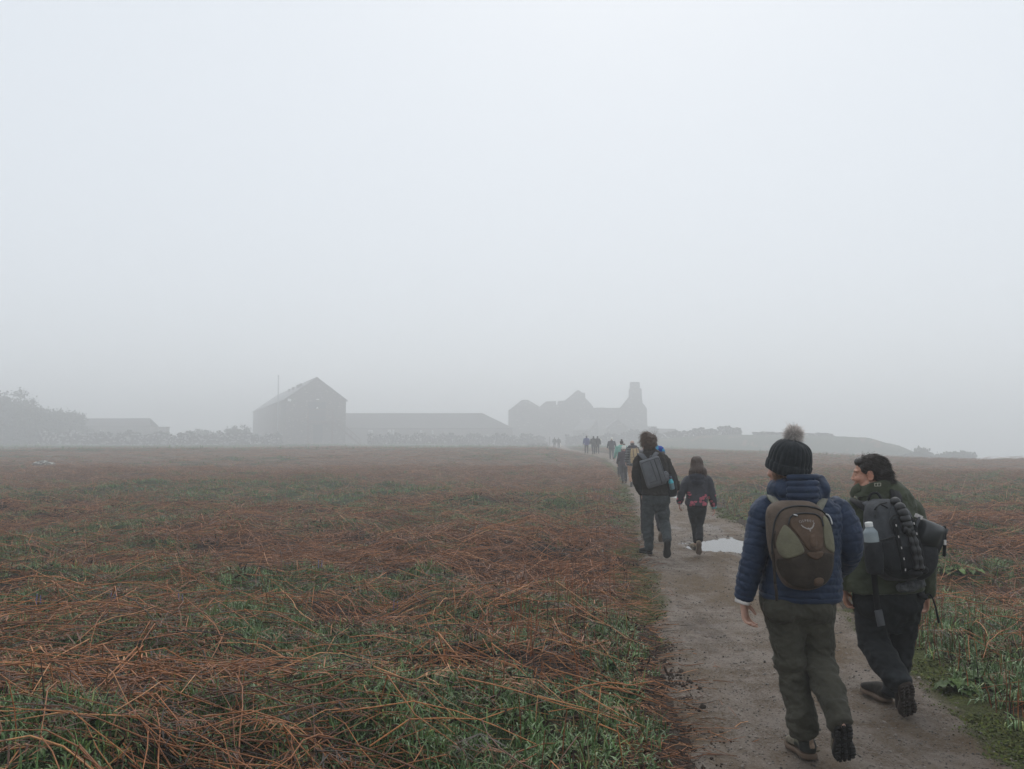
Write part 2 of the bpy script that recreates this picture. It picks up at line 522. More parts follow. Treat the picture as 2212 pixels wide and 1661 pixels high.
earth = mixc(nt, ramp(nt, n1, 0.40, 0.60), (0.108, 0.074, 0.046), (0.222, 0.184, 0.152))
earth = mixc(nt, ramp(nt, n2, 0.35, 0.75), earth, (0.27, 0.235, 0.205))
wetc = node(nt, 'ShaderNodeMath', {0: sep.outputs[1], 1: n1}, operation='MULTIPLY').outputs[0]
wf = ramp(nt, wetc, 0.22, 0.45)
nL = node(nt, 'ShaderNodeTexNoise', {'Vector': node(nt, 'ShaderNodeMapping', {'Vector': tc, 'Scale': (1.6, .55, 1)}).outputs[0], 'Scale': 0.9, 'Detail': 5.0, 'Roughness': 0.65}).outputs[0]
earth = mixc(nt, node(nt, 'ShaderNodeMath', {0: ramp(nt, nL, 0.46, 0.62), 1: 0.72}, operation='MULTIPLY').outputs[0], earth, (0.125, 0.084, 0.046))
earth = mixc(nt, node(nt, 'ShaderNodeMath', {0: ramp(nt, nL, 0.42, 0.30), 1: 0.6}, operation='MULTIPLY').outputs[0], earth, (0.088, 0.068, 0.056))
earth = mixc(nt, node(nt, 'ShaderNodeMath', {0: wf, 1: 0.45}, operation='MULTIPLY').outputs[0], earth, (0.070, 0.048, 0.031))
# pebbles of several tints pressed into the surface
peb = node(nt, 'ShaderNodeMapRange', {0: vo.outputs['Distance'], 1: 0.16, 2: 0.34, 3: 1.0, 4: 0.0}).outputs[0]
pick = node(nt, 'ShaderNodeSeparateColor', {0: vo.outputs['Color']})
on = node(nt, 'ShaderNodeMath', {0: pick.outputs[0], 1: 0.55}, operation='GREATER_THAN').outputs[0]
pf = node(nt, 'ShaderNodeMath', {0: peb, 1: on}, operation='MULTIPLY').outputs[0]
pebc = mixc(nt, pick.outputs[1], (0.022, 0.017, 0.014), (0.30, 0.265, 0.235))
earth = mixc(nt, pf, earth, pebc)
mossc = mixc(nt, ramp(nt, n2, 0.3, 0.7), (0.030, 0.034, 0.009), (0.085, 0.090, 0.024))
mf = node(nt, 'ShaderNodeMath', {0: sep.outputs[0], 1: n1}, operation='MULTIPLY').outputs[0]
thin = node(nt, 'ShaderNodeMath', {0: ramp(nt, n1, 0.60, 0.74), 1: 0.35}, operation='MULTIPLY').outputs[0]
mfx = node(nt, 'ShaderNodeMath', {0: ramp(nt, mf, 0.15, 0.34), 1: thin}, operation='MAXIMUM').outputs[0]
mfx = node(nt, 'ShaderNodeMath', {0: mfx, 1: 0.8}, operation='MULTIPLY').outputs[0]
earth = mixc(nt, mfx, earth, mossc)
nt.links.new(earth, p.inputs['Base Color'])
rg = node(nt, 'ShaderNodeMapRange', {0: wf, 1: 0.0, 2: 1.0, 3: 0.9, 4: 0.42}).outputs[0]
nt.links.new(rg, p.inputs['Roughness'])
p.inputs['Specular IOR Level'].default_value = 0.16
hb = node(nt, 'ShaderNodeMath', {0: pf, 1: n2}, operation='ADD').outputs[0]
b1 = node(nt, 'ShaderNodeBump', {'Height': hb, 'Strength': 1.0, 'Distance': 0.022})
b2 = node(nt, 'ShaderNodeBump', {'Height': n1, 'Strength': 0.5, 'Distance': 0.08, 'Normal': b1.outputs[0]})
nt.links.new(b2.outputs[0], p.inputs['Normal'])
path = link('path', p_me, m_path)
tag(path, 'wet brown gravel path running into the fog', 'path', kind='structure')

m_water, nt, p = new_mat('puddle_water')
p.inputs['Base Color'].default_value = (0.035, 0.028, 0.022, 1)
p.inputs['Roughness'].default_value = 0.03
p.inputs['IOR'].default_value = 1.33
p.inputs['Specular IOR Level'].default_value = 0.9
n_ = node(nt, 'ShaderNodeTexNoise', {'Vector': node(nt, 'ShaderNodeTexCoord').outputs['Object'], 'Scale': 4.0, 'Detail': 2.0}).outputs[0]
nt.links.new(node(nt, 'ShaderNodeBump', {'Height': n_, 'Strength': 0.02, 'Distance': 0.02}).outputs[0], p.inputs['Normal'])
for a, b, ra, rb in PUDDLES:
    z = float(base_z(a, b)) - 0.030
    V = [(a, b, z)] + [(a + 1.3 * ra * math.cos(t), b + 1.3 * rb * math.sin(t), z) for t in np.linspace(0, 2 * math.pi, 48, endpoint=False)]
    F = [(0, 1 + i, 1 + (i + 1) % 48) for i in range(48)]
    o = put('puddle', (np.array(V), F), m_water, None, False, base=(a, b, z))
    tag(o, 'still puddle on the gravel path reflecting the pale sky', 'puddle', kind='structure')

# ================================================================== plants of the field
def tubes_batch(P, R, sides, C):
    """P (N,S,3), R (N,S), C (N,3): prisms along each polyline"""
    N, S, _ = P.shape
    T = P[:, -1] - P[:, 0]
    T = T / (np.linalg.norm(T, axis=1)[:, None] + 1e-9)
    h = rng.normal(size=(N, 3))
    n1 = np.cross(T, h); n1 /= np.linalg.norm(n1, axis=1)[:, None] + 1e-9
    n2 = np.cross(T, n1)
    A = np.arange(sides) * 2 * math.pi / sides
    off = np.cos(A)[None, :, None] * n1[:, None] + np.sin(A)[None, :, None] * n2[:, None]   # N,sides,3
    V = P[:, :, None] + R[:, :, None, None] * off[:, None]
    idx = np.arange(N * S * sides).reshape(N, S, sides)
    nx = np.roll(idx, -1, 2)
    Q = np.stack([idx[:, :-1], nx[:, :-1], nx[:, 1:], idx[:, 1:]], -1).reshape(-1, 4)
    CC = np.broadcast_to(C[:, None, None, :], (N, S, sides, 3)).reshape(-1, 3)
    return V.reshape(-1, 3), Q, CC
def blades_batch(P, Wd, side, C):
    """flat blades: P (N,S,3), Wd (N,S) half widths, side (N,3)"""
    N, S, _ = P.shape
    V = np.stack([P - side[:, None] * Wd[..., None], P + side[:, None] * Wd[..., None]], 2)
    idx = np.arange(N * S * 2).reshape(N, S, 2)
    Q = np.stack([idx[:, :-1, 0], idx[:, :-1, 1], idx[:, 1:, 1], idx[:, 1:, 0]], -1).reshape(-1, 4)
    CC = np.broadcast_to(C[:, None, None, :], (N, S, 2, 3)).reshape(-1, 3)
    return V.reshape(-1, 3), Q, CC
def join(batches):
    Vs, Qs, Cs, n = [], [], [], 0
    for V, Q, C in batches:
        Vs.append(V); Qs.append(Q + n); Cs.append(C); n += len(V)
    return np.concatenate(Vs), np.concatenate(Qs), np.concatenate(Cs)
def wedge(n, y0, y1):
    y = np.sqrt(rng.random(n) * (y1*y1 - y0*y0) + y0*y0)
    x = (rng.random(n) * 2 - 1) * (0.70 * y + 1.3)
    return x, y
def thin(x, y, prob):
    k = rng.random(len(x)) < prob
    return x[k], y[k]

bracken = []
STEM_COLS = np.array([(0.34,0.135,0.048), (0.27,0.105,0.040), (0.18,0.072,0.031), (0.42,0.20,0.085), (0.10,0.045,0.027), (0.026,0.015,0.010)])
def stem_cols(n, w=(0.22, 0.28, 0.22, 0.08, 0.12, 0.08)):
    return STEM_COLS[rng.choice(6, n, p=w)] * rng.uniform(0.75, 1.25, (n, 1))
def stems(n, y0, y1, length, rad, sides, seg, lift, w=None, gmul=0.75):
    x, y = wedge(n, y0, y1)
    e = off_path(x, y)
    pr = sm(0.12, 0.75, e) * (1 - gmul * green_amt(x, y)) * (0.22 + 0.78 * sm(-0.45, 0.35, fbm2(x, y, 0.75, 3, 77)))
    x, y = thin(x, y, pr)
    n = len(x)
    L = length * rng.uniform(0.45, 1.25, n)
    flow = 0.9 * fbm2(x, y, 0.35, 2, 55)
    az = rng.normal(-0.15, 0.75, n) + flow + math.pi * (rng.random(n) < 0.35)
    el = np.abs(rng.normal(0.0, 0.20, n))
    # lower end somewhere in the mat, then kinks along the way; it ends back near the ground
    P = np.zeros((n, seg + 1, 3))
    z0 = rng.uniform(0.0, lift, n) * rng.uniform(0.2, 1, n)
    P[:, 0] = np.stack([x, y, z0], -1)
    sgn = np.where(rng.random(n) < 0.5, 1, -1)
    for k in range(seg):
        az = az + rng.normal(0, 0.16, n)
        elk = el * sgn * (1 - 1.7 * k / max(1, seg - 1)) + rng.normal(0, 0.10, n)
        d = np.stack([np.cos(az) * np.cos(elk), np.sin(az) * np.cos(elk), np.sin(elk)], -1)
        P[:, k + 1] = P[:, k] + d * (L / seg)[:, None]
    P[:, :, 2] = np.maximum(P[:, :, 2], 0.004 + 0.01 * rng.random((n, 1)))
    P[:, :, 2] += surf_z(P[:, :, 0], P[:, :, 1])
    k = off_path(P[:, -1, 0], P[:, -1, 1]) > rng.uniform(-0.25, 0.35, n)
    P, n = P[k], k.sum()
    R = np.linspace(1.0, 0.55, seg + 1)[None] * (rad * rng.uniform(0.6, 1.25, n))[:, None]
    C = stem_cols(n, w or (0.22, 0.28, 0.22, 0.08, 0.12, 0.08))
    if y0 > 19: C = C * 0.6 + np.array((0.135, 0.088, 0.056)) * 0.75      # far stems paler and greyer, haze fade put into their colour
    return tubes_batch(P, R, sides, C)
def broken(n, y0, y1, hgt, rad, sides):
    """stalks that rise, snap and lean back to the ground"""
    x, y = wedge(n, y0, y1)
    x, y = thin(x, y, sm(0.15, 0.6, off_path(x, y)) * (1 - 0.6 * green_amt(x, y)))
    n = len(x)
    h = hgt * rng.uniform(0.4, 1.3, n)
    a1 = rng.uniform(0, 2 * math.pi, n)
    a2 = rng.normal(-0.3, 0.6, n) + math.pi * (rng.random(n) < 0.3)
    z = surf_z(x, y)
    P = np.zeros((n, 4, 3))
    P[:, 0] = np.stack([x, y, z - 0.01], -1)
    P[:, 1] = P[:, 0] + np.stack([np.cos(a1) * h * .35, np.sin(a1) * h * .35, h], -1)
    L = h * rng.uniform(1.2, 3.0, n)
    P[:, 2] = P[:, 1] + np.stack([np.cos(a2) * L * .5, np.sin(a2) * L * .5, -h * .42 + rng.normal(0, .02, n)], -1)
    P[:, 3] = P[:, 1] + np.stack([np.cos(a2 + .1) * L, np.sin(a2 + .1) * L, -h * .9], -1)
    P[:, 3, 2] = np.maximum(P[:, 3, 2], surf_z(P[:, 3, 0], P[:, 3, 1]))
    k = off_path(P[:, -1, 0], P[:, -1, 1]) > 0.0
    P, n = P[k], k.sum()
    R = np.array([1.0, .95, .75, .45])[None] * (rad * rng.uniform(.7, 1.2, n))[:, None]
    C = stem_cols(n, (0.38, 0.25, 0.12, 0.15, 0.06, 0.04))
    return tubes_batch(P, R, sides, C)
def upright(x, y, hgt, rad, sides, dark=False):
    n = len(x)
    h = hgt * rng.uniform(0.4, 1.2, n)
    a = rng.uniform(0, 2 * math.pi, n); l = rng.normal(0, 0.16, n) * h
    z = surf_z(x, y)
    P = np.zeros((n, 3, 3))
    P[:, 0] = np.stack([x, y, z - 0.01], -1)
    P[:, 1] = P[:, 0] + np.stack([np.cos(a) * l * .4, np.sin(a) * l * .4, h * .55], -1)
    P[:, 2] = P[:, 0] + np.stack([np.cos(a) * l, np.sin(a) * l, h], -1)
    R = np.array([1.0, .9, .6])[None] * (rad * rng.uniform(.7, 1.2, n))[:, None]
    C = stem_cols(n, (0.12, 0.30, 0.33, 0.0, 0.15, 0.10)) * np.array([1.0, 0.85, 0.85])
    return tubes_batch(P, R, sides, C)

DARKW = (0.03, 0.10, 0.20, 0.01, 0.32, 0.34)
bracken.append(stems(11500, 2.2, 8.0, 0.95, 0.0043, 5, 5, 0.16, gmul=0.55))
bracken.append(stems(42000, 2.2, 8.0, 0.34, 0.0024, 3, 3, 0.12, DARKW, gmul=0.88))
bracken.append(stems(52000, 8.0, 20.0, 0.95, 0.0046, 3, 4, 0.17, gmul=0.7))
bracken.append(stems(60000, 8.0, 18.0, 0.36, 0.0030, 3, 2, 0.12, DARKW, gmul=0.88))
bracken.append(stems(80000, 20.0, 48.0, 0.95, 0.0062, 3, 2, 0.20))
bracken.append(stems(56000, 46.0, 125.0, 1.1, 0.010, 3, 2, 0.22))
bracken.append(broken(1500, 2.2, 8.5, 0.20, 0.0044, 5))
bracken.append(broken(6500, 8.5, 22.0, 0.20, 0.0046, 3))
bracken.append(broken(9000, 22.0, 50.0, 0.24, 0.0055, 3))
# short bits of stem strewn over the bare lip of the path
y = 3.2 * (22 / 3.2) ** rng.random(5200)
x = path_l(y) - rng.normal(0.30, 0.22, len(y))
a = rng.normal(0, 0.8, len(y)); L = rng.uniform(.03, .20, len(y))
P = np.stack([np.stack([x + np.cos(a) * L * t, y + np.sin(a) * L * t, 0 * x], -1) for t in (-.5, 0, .5)], 1)
P[:, 1, :2] += rng.normal(0, .006, (len(y), 2))
P[:, :, 2] = surf_z(P[:, :, 0], P[:, :, 1]) + rng.uniform(.001, .02, (len(y), 1))
bracken.append(tubes_batch(P, np.array([1, .9, .6])[None] * rng.uniform(.0012, .0032, (len(y), 1)), 3, stem_cols(len(y), (.10, .22, .26, .12, .18, .12))))
x, y = wedge(6000, 3.0, 45.0)
x, y = thin(x, y, sm(0.2, 0.8, off_path(x, y)) * (0.25 + 0.75 * sm(0.1, 0.9, fbm2(x, y, 0.5, 2, 88))))
bracken.append(upright(x, y, 0.24, 0.0035, 3))
# the fringe of upright sticks along the left edge of the path, and short stumps at the right
y = np.concatenate([rng.normal(6.6, 0.9, 130), rng.normal(10.0, 1.4, 220), rng.uniform(12, 34, 300)])
x = path_l(y) - np.abs(rng.normal(0.75, 0.38, len(y))) - 0.25
bracken.append(upright(x, y, 0.29, 0.0032, 4))
y = np.concatenate([rng.uniform(4.6, 8.5, 420), rng.uniform(9, 22, 420)])
x = path_r(y) + np.abs(rng.normal(0.3, 0.45, len(y))) + 0.12
bracken.append(upright(x, y, 0.17, 0.0034, 4))
# fern fronds: a rib with paired side branches, fallen flat among the stems
def fronds(n, y0, y1, L0, pairs):
    x, y = wedge(n, y0, y1)
    x, y = thin(x, y, sm(0.1, 0.6, off_path(x, y)) * (1 - .5 * green_amt(x, y)) * (.3 + .7 * sm(-.3, .4, fbm2(x, y, .75, 3, 77))))
    n = len(x)
    L = L0 * rng.uniform(.6, 1.3, n); a = rng.uniform(0, 2 * math.pi, n)
    tone = STEM_COLS[rng.choice(6, n, p=(.05, .14, .27, .02, .28, .24))] * rng.uniform(.7, 1.2, (n, 1))
    zz = surf_z(x, y) + rng.uniform(.01, .11, n)
    t = np.linspace(.08, .98, pairs)
    out = []
    for s_ in (-1, 1):
        bx = x[:, None] + np.cos(a)[:, None] * L[:, None] * t; by = y[:, None] + np.sin(a)[:, None] * L[:, None] * t
        bz = zz[:, None] + .03 * np.sin(t * 3)[None] + rng.normal(0, .008, (n, pairs))
        aa = a[:, None] + s_ * rng.normal(1.0, .22, (n, pairs)); l = L[:, None] * .42 * (1 - t * .85)[None] * rng.uniform(.5, 1.2, (n, pairs))
        B = np.stack([bx, by, bz], -1).reshape(-1, 3)
        D = np.stack([np.cos(aa) * l, np.sin(aa) * l, rng.normal(-.10, .22, (n, pairs)) * l], -1).reshape(-1, 3)
        P = np.stack([B, B + D * .55, B + D + (0, 0, -.006)], 1)
        sd = np.stack([-D[:, 1], D[:, 0], np.full(len(D), .3 * 1e-2)], -1); sd /= np.linalg.norm(sd, axis=1)[:, None] + 1e-9
        Wd = np.array([.5, 1, .25])[None] * (np.linalg.norm(D, axis=1) * .035 + .0006)[:, None]
        out.append(blades_batch(P, Wd, sd, np.repeat(tone, pairs, 0) * rng.uniform(.7, 1.3, (n * pairs, 1))))
    P = np.stack([np.stack([x + np.cos(a) * L * u, y + np.sin(a) * L * u, zz + .03 * math.sin(u * 3)], -1) for u in (0, .35, .7, 1)], 1)
    out.append(tubes_batch(P, np.array([1, .8, .6, .3])[None] * np.full((n, 1), .0022 * (1 + y0 / 14)), 3, tone))
    return out
bracken += fronds(3800, 2.2, 8.0, .34, 9) + fronds(9000, 8.0, 18.0, .42, 7)
V, Q, C = join(bracken)
m_brk = attr_mat('bracken_stems', rough=0.55, spec=0.35, var=0.35, vscale=25.0)
o = link('bracken', big_mesh('bracken', V, Q, C), m_brk)
tag(o, 'flattened orange brown dead bracken stems covering the field', 'bracken', kind='stuff')

# ---- crumbled fronds: small dark curls in the mat
fr = []
for n, y0, y1, s in ((60000, 2.2, 8.0, 0.020), (60000, 8.0, 22.0, 0.030)):
    x, y = wedge(n, y0, y1)
    pr = sm(-0.05, 0.5, off_path(x, y)) * sm(-0.45, 0.35, fbm2(x, y, 1.3, 3, 66)) * (1 - 0.55 * green_amt(x, y))
    x, y = thin(x, y, pr); n = len(x)
    L = s * rng.uniform(0.5, 1.6, n)
    a = rng.uniform(0, 2 * math.pi, n); el = rng.normal(0.1, 0.55, n)
    d = np.stack([np.cos(a) * np.cos(el), np.sin(a) * np.cos(el), np.sin(el)], -1)
    P = np.zeros((n, 3, 3))
    P[:, 0] = np.stack([x, y, surf_z(x, y) + rng.uniform(0.0, 0.07, n)], -1)
    P[:, 1] = P[:, 0] + d * L[:, None]
    P[:, 2] = P[:, 1] + (d + rng.normal(0, 0.6, (n, 3))) * L[:, None] * .7
    sd = np.cross(d, rng.normal(size=(n, 3))); sd /= np.linalg.norm(sd, axis=1)[:, None]
    Wd = np.array([0.5, 1.0, 0.3])[None] * (L * 0.28)[:, None]
    C = np.array((0.026, 0.014, 0.009))[None] * rng.uniform(0.5, 1.9, (n, 1)) * np.array([1, 1, 1])
    fr.append(blades_batch(P, Wd, sd, C))
V, Q, C = join(fr)
o = link('bracken_litter', big_mesh('bracken_litter', V, Q, C), attr_mat('litter', rough=0.8, spec=0.2))
tag(o, 'dark crumbled bracken fronds matted between the stems', 'leaf litter', kind='stuff')

# ---- grass and bluebell leaves in tufts
grass = []
def tufts(n, y0, y1, per, length, width, seg, gate=None):
    x, y = wedge(n, y0, y1)
    pr = sm(0.25, 0.75, green_amt(x, y)) * sm(0.05, 0.5, off_path(x, y)) if gate is None else gate(x, y)
    x, y = thin(x, y, pr)
    n = len(x)
    size = rng.uniform(0.55, 1.25, n)
    tone = rng.uniform(0.7, 1.3, n)
    hue = rng.random(n)
    x = np.repeat(x, per); y = np.repeat(y, per); size = np.repeat(size, per); tone = np.repeat(tone, per); hue = np.repeat(hue, per)
    n = len(x)
    x = x + rng.normal(0, 0.035, n) * size; y = y + rng.normal(0, 0.035, n) * size
    L = length * size * rng.uniform(0.45, 1.2, n)
    a = rng.uniform(0, 2 * math.pi, n)
    lean = np.abs(rng.normal(0.50, 0.36, n))
    P = np.zeros((n, seg + 1, 3))
    P[:, 0] = np.stack([x, y, surf_z(x, y) - 0.008], -1)
    for k in range(seg):
        el = np.maximum(math.pi / 2 - lean * (0.55 + 1.15 * k), -0.9)
        d = np.stack([np.cos(a) * np.cos(el), np.sin(a) * np.cos(el), np.sin(el)], -1)
        P[:, k + 1] = P[:, k] + d * (L / seg)[:, None]
    tw = rng.normal(0, 0.35, n)
    sd = np.stack([-np.sin(a + tw), np.cos(a + tw), np.zeros(n)], -1)
    prof = np.array([0.65, 1.0, 0.85, 0.5, 0.06]) if seg == 4 else np.array([0.8, 1.0, 0.6, 0.06]) if seg == 3 else np.array([0.9, 0.9, 0.1])
    Wd = prof[None] * (width * rng.uniform(0.6, 1.25, n))[:, None]
    cA, cB, cC = np.array((0.074, 0.145, 0.034)), np.array((0.105, 0.180, 0.064)), np.array((0.16, 0.20, 0.046))
    C = cA[None] * (1 - hue[:, None]) + cB[None] * hue[:, None]
    k = rng.random(n) < 0.12
    C[k] = cC
    k = rng.random(n) < 0.05
    C[k] = (0.20, 0.16, 0.07)
    C = C * (tone * rng.uniform(0.75, 1.25, n))[:, None]
    return blades_batch(P, Wd, sd, C)
grass.append(tufts(9500, 2.2, 8.0, 22, 0.125, 0.0046, 4))
grass.append(tufts(23000, 8.0, 20.0, 15, 0.13, 0.0055, 3))
grass.append(tufts(26000, 20.0, 48.0, 8, 0.15, 0.009, 2))
grass.append(tufts(22000, 46.0, 150.0, 6, 0.17, 0.02, 2))
grass.append(tufts(5200, 3.4, 10.5, 16, 0.19, 0.0052, 4, lambda x, y: (x > path_r(y) + .25) * sm(-.5, .4, fbm2(x, y, 1.1, 2, 45))))
grass.append(tufts(9000, 85.0, 205.0, 5, 0.42, 0.035, 2, lambda x, y: sm(.2, .8, off_path(x, y)) * sm(-.2, .5, fbm2(x, y, .08, 2, 46))))
# sparse thin grass through the bracken
grass.append(tufts(5000, 2.2, 16.0, 5, 0.10, 0.0032, 3, lambda x, y: 0.45 * sm(0.0, 0.3, off_path(x, y))))
V, Q, C = join(grass)
m_grass = attr_mat('grass_blades', rough=0.42, spec=0.5, var=0.15, vscale=12.0)
o = link('grass', big_mesh('grass', V, Q, C), m_grass)
tag(o, 'wet green grass and strap leaves growing up through the dead bracken', 'grass', kind='stuff')

# ---- moss and tiny herbs along both edges of the path
y = 2.6 * (30 / 2.6) ** rng.random(90000)
side = rng.random(len(y)) < 0.5
x = np.where(side, path_l(y) - rng.normal(0.22, 0.30, len(y)), path_r(y) + rng.normal(0.05, 0.24, len(y)))
x, y = thin(x, y, sm(0.18, 0.6, moss_amt(x, y)) * sm(-0.2, 0.4, fbm2(x, y, 5.0, 3, 91)))
n = len(x); a = rng.uniform(0, 2 * math.pi, n)
L = rng.uniform(0.004, 0.014, n) * (1 + y / 16)
P = np.zeros((n, 3, 3))
P[:, 0] = np.stack([x, y, surf_z(x, y) - 0.003], -1)
P[:, 1] = P[:, 0] + np.stack([np.cos(a) * L * .5, np.sin(a) * L * .5, L * .7], -1)
P[:, 2] = P[:, 1] + np.stack([np.cos(a) * L * .8, np.sin(a) * L * .8, L * .15], -1)
sd = np.stack([-np.sin(a), np.cos(a), np.zeros(n)], -1)
C = np.array((0.075, 0.088, 0.020))[None] * rng.uniform(0.55, 1.4, (n, 1)) + rng.normal(0, 0.006, (n, 3))
V, Q, C = blades_batch(P, np.array([0.7, 1.0, 0.3])[None] * (L * .38)[:, None], sd, np.clip(C, 0.01, 1))
o = link('moss', big_mesh('moss', V, Q, C), attr_mat('moss', rough=0.8, spec=0.2))
tag(o, 'yellow green moss along the edges of the path', 'moss', kind='stuff')

# ---- gravel and clods lying loose
_sv, _sf = ell((0, 0, 0), 1, nu=7, nv=5)
_sf = np.array([f if len(f) == 4 else (f[0], f[1], f[2], f[2]) for f in _sf])
def pebbles(x, y, r, C, flat=0.6):
    n = len(x)
    S = r[:, None] * rng.uniform(0.65, 1.35, (n, 3)) * np.array([1, 1, flat])
    a = rng.uniform(0, 2 * math.pi, n)
    B = _sv[None] * (1 + 0.22 * rng.normal(size=(n, len(_sv), 1))) * S[:, None]
    V = np.stack([B[..., 0] * np.cos(a)[:, None] - B[..., 1] * np.sin(a)[:, None], B[..., 0] * np.sin(a)[:, None] + B[..., 1] * np.cos(a)[:, None], B[..., 2]], -1)
    V += np.stack([x, y, surf_z(x, y) + S[:, 2] * 0.35], -1)[:, None]
    Q = _sf[None] + (np.arange(n) * len(_sv))[:, None, None]
    return V.reshape(-1, 3), Q.reshape(-1, 4), np.repeat(C, len(_sv), 0)
y = 2.4 * (26 / 2.4) ** rng.random(15000)
t = rng.random(len(y))
x = path_l(y) + t * (path_r(y) - path_l(y))
r = 0.0024 * (1 + y / 14) * np.exp(rng.normal(0, 0.5, len(y)))
C = np.array((0.100, 0.085, 0.072))[None] * rng.uniform(0.12, 2.4, (len(y), 1)) * np.array([1, 1, 1])
V1 = pebbles(x, y, np.minimum(r, 0.013), np.clip(C, 0, .55))
a_ = rng.uniform(0, 2 * math.pi, 240); rr = rng.uniform(0.82, 1.18, 240)
V2 = pebbles(PUDDLES[0][0] + .86 * rr * np.cos(a_), PUDDLES[0][1] + 1.15 * rr * np.sin(a_), rng.uniform(.003, .011, 240), np.array((0.05, 0.042, 0.036))[None] * rng.uniform(.5, 1.5, (240, 1)), 1.0)
V, Q, C = join([V1, V2])
o = link('gravel', big_mesh('gravel', V, Q, C), attr_mat('pebbles', rough=0.6, spec=0.4, var=0.3, vscale=60))
tag(o, 'small wet stones lying loose on the path and round the puddle', 'gravel', kind='stuff')
y = np.concatenate([rng.uniform(3.4, 6.8, 9000), rng.uniform(6.6, 12, 350)])
x = path_l(y) - rng.normal(0.14, 0.12, len(y)) + 0.02
x, y = thin(x, y, 0.08 + sm(-0.1, 0.5, fbm2(x, y, 6.0, 3, 17)))
V, Q, C = pebbles(x, y, 0.0048 * np.exp(rng.normal(0, 0.45, len(y))), np.array((0.040, 0.029, 0.022))[None] * rng.uniform(.6, 1.5, (len(y), 1)), 0.8)
o = link('soil_clods', big_mesh('soil_clods', V, Q, C), attr_mat('clods', rough=0.85, spec=0.2, var=0.4, vscale=80))
tag(o, 'dark crumbling clods of soil along the left lip of the path', 'soil', kind='stuff')
# ================================================================== walls and buildings in the fog
def stone_mat(name, base, light, scale, frac=0.82, mortar=0.6):
    m, nt, p = new_mat(name)
    tc = node(nt, 'ShaderNodeTexCoord').outputs['Object']
    mp = node(nt, 'ShaderNodeMapping', {'Vector': tc, 'Scale': (1.0, 1.0, 1.9)}).outputs[0]
    vo = node(nt, 'ShaderNodeTexVoronoi', {'Vector': mp, 'Scale': scale})
    pk = node(nt, 'ShaderNodeSeparateColor', {0: vo.outputs['Color']})
    n = node(nt, 'ShaderNodeTexNoise', {'Vector': tc, 'Scale': 5.0, 'Detail': 6.0, 'Roughness': 0.7}).outputs[0]
    c = mixc(nt, pk.outputs[0], [x * 0.55 for x in base], [x * 1.5 for x in base])
    lk = node(nt, 'ShaderNodeMath', {0: pk.outputs[1], 1: frac}, operation='GREATER_THAN').outputs[0]
    c = mixc(nt, lk, c, light)
    c = mixc(nt, ramp(nt, n, 0.35, 0.75), c, [x * 0.8 for x in base])
    vd = node(nt, 'ShaderNodeTexVoronoi', {'Vector': mp, 'Scale': scale}, feature='DISTANCE_TO_EDGE').outputs['Distance']
    j = ramp(nt, vd, 0.02, 0.09)
    c = mixc(nt, j, [x * mortar for x in base], c)
    nt.links.new(c, p.inputs['Base Color'])
    p.inputs['Roughness'].default_value = 0.9
    b = node(nt, 'ShaderNodeBump', {'Height': j, 'Strength': 0.6, 'Distance': 0.05})
    nt.links.new(b.outputs[0], p.inputs['Normal'])
    return m
m_stone = stone_mat('barn_stone', (0.125, 0.100, 0.082), (0.38, 0.33, 0.31), 2.3, 0.93)
m_ruin = stone_mat('ruin_stone', (0.105, 0.094, 0.080), (0.35, 0.34, 0.31), 1.5, 0.94)
m_timber = plain('stair_timber', (0.10, 0.055, 0.038), 0.8, var=0.3, scale=6)
m_dark = plain('dark_opening', (0.02, 0.02, 0.022), 0.6)
m_white = plain('white_paint', (0.75, 0.75, 0.73), 0.6)
m_metal = plain('flue_metal', (0.30, 0.31, 0.32), 0.45, 0.6)
m_gutter = plain('gutter', (0.05, 0.045, 0.042), 0.5)
m, nt, p = new_mat('roof_slate')
tc = node(nt, 'ShaderNodeTexCoord').outputs['Object']
br = node(nt, 'ShaderNodeTexBrick', {'Vector': node(nt, 'ShaderNodeMapping', {'Vector': tc, 'Rotation': (0, 0, 0.4)}).outputs[0], 'Scale': 3.0, 'Color1': (0.17, 0.175, 0.18, 1), 'Color2': (0.10, 0.105, 0.11, 1), 'Mortar': (0.05, 0.05, 0.05, 1)})
nt.links.new(br.outputs[0], p.inputs['Base Color']); p.inputs['Roughness'].default_value = 0.55
m_slate = m
m_sheet = plain('sheet_roof', (0.085, 0.080, 0.076), 0.7, var=0.25, scale=1.5)
m_palesl = plain('pale_slate', (0.15, 0.15, 0.15), 0.6, var=0.2, scale=3)
m_wallpl = plain('rendered_wall', (0.16, 0.145, 0.13), 0.85, var=0.25, scale=1.2)

def local(o, A):
    A = np.array((A[0], A[1], 0.0)); A /= np.linalg.norm(A)
    return np.array(o, float), A, np.array((0, 0, 1.0)), np.array((-A[1], A[0], 0.0))
def slab(P, th):
    """thick sheet over the polygon P (world points), thickness th upward"""
    P = np.array(P, float); n = len(P)
    nn = nrm(np.cross(P[1] - P[0], P[2] - P[0]))
    if nn[2] < 0: nn = -nn
    V = np.vstack([P, P + nn * th])
    F = [tuple(range(n - 1, -1, -1)), tuple(range(n, 2*n))]
    for i in range(n):
        j = (i+1) % n
        F.append((i, j, n+j, n+i))
    return V, F

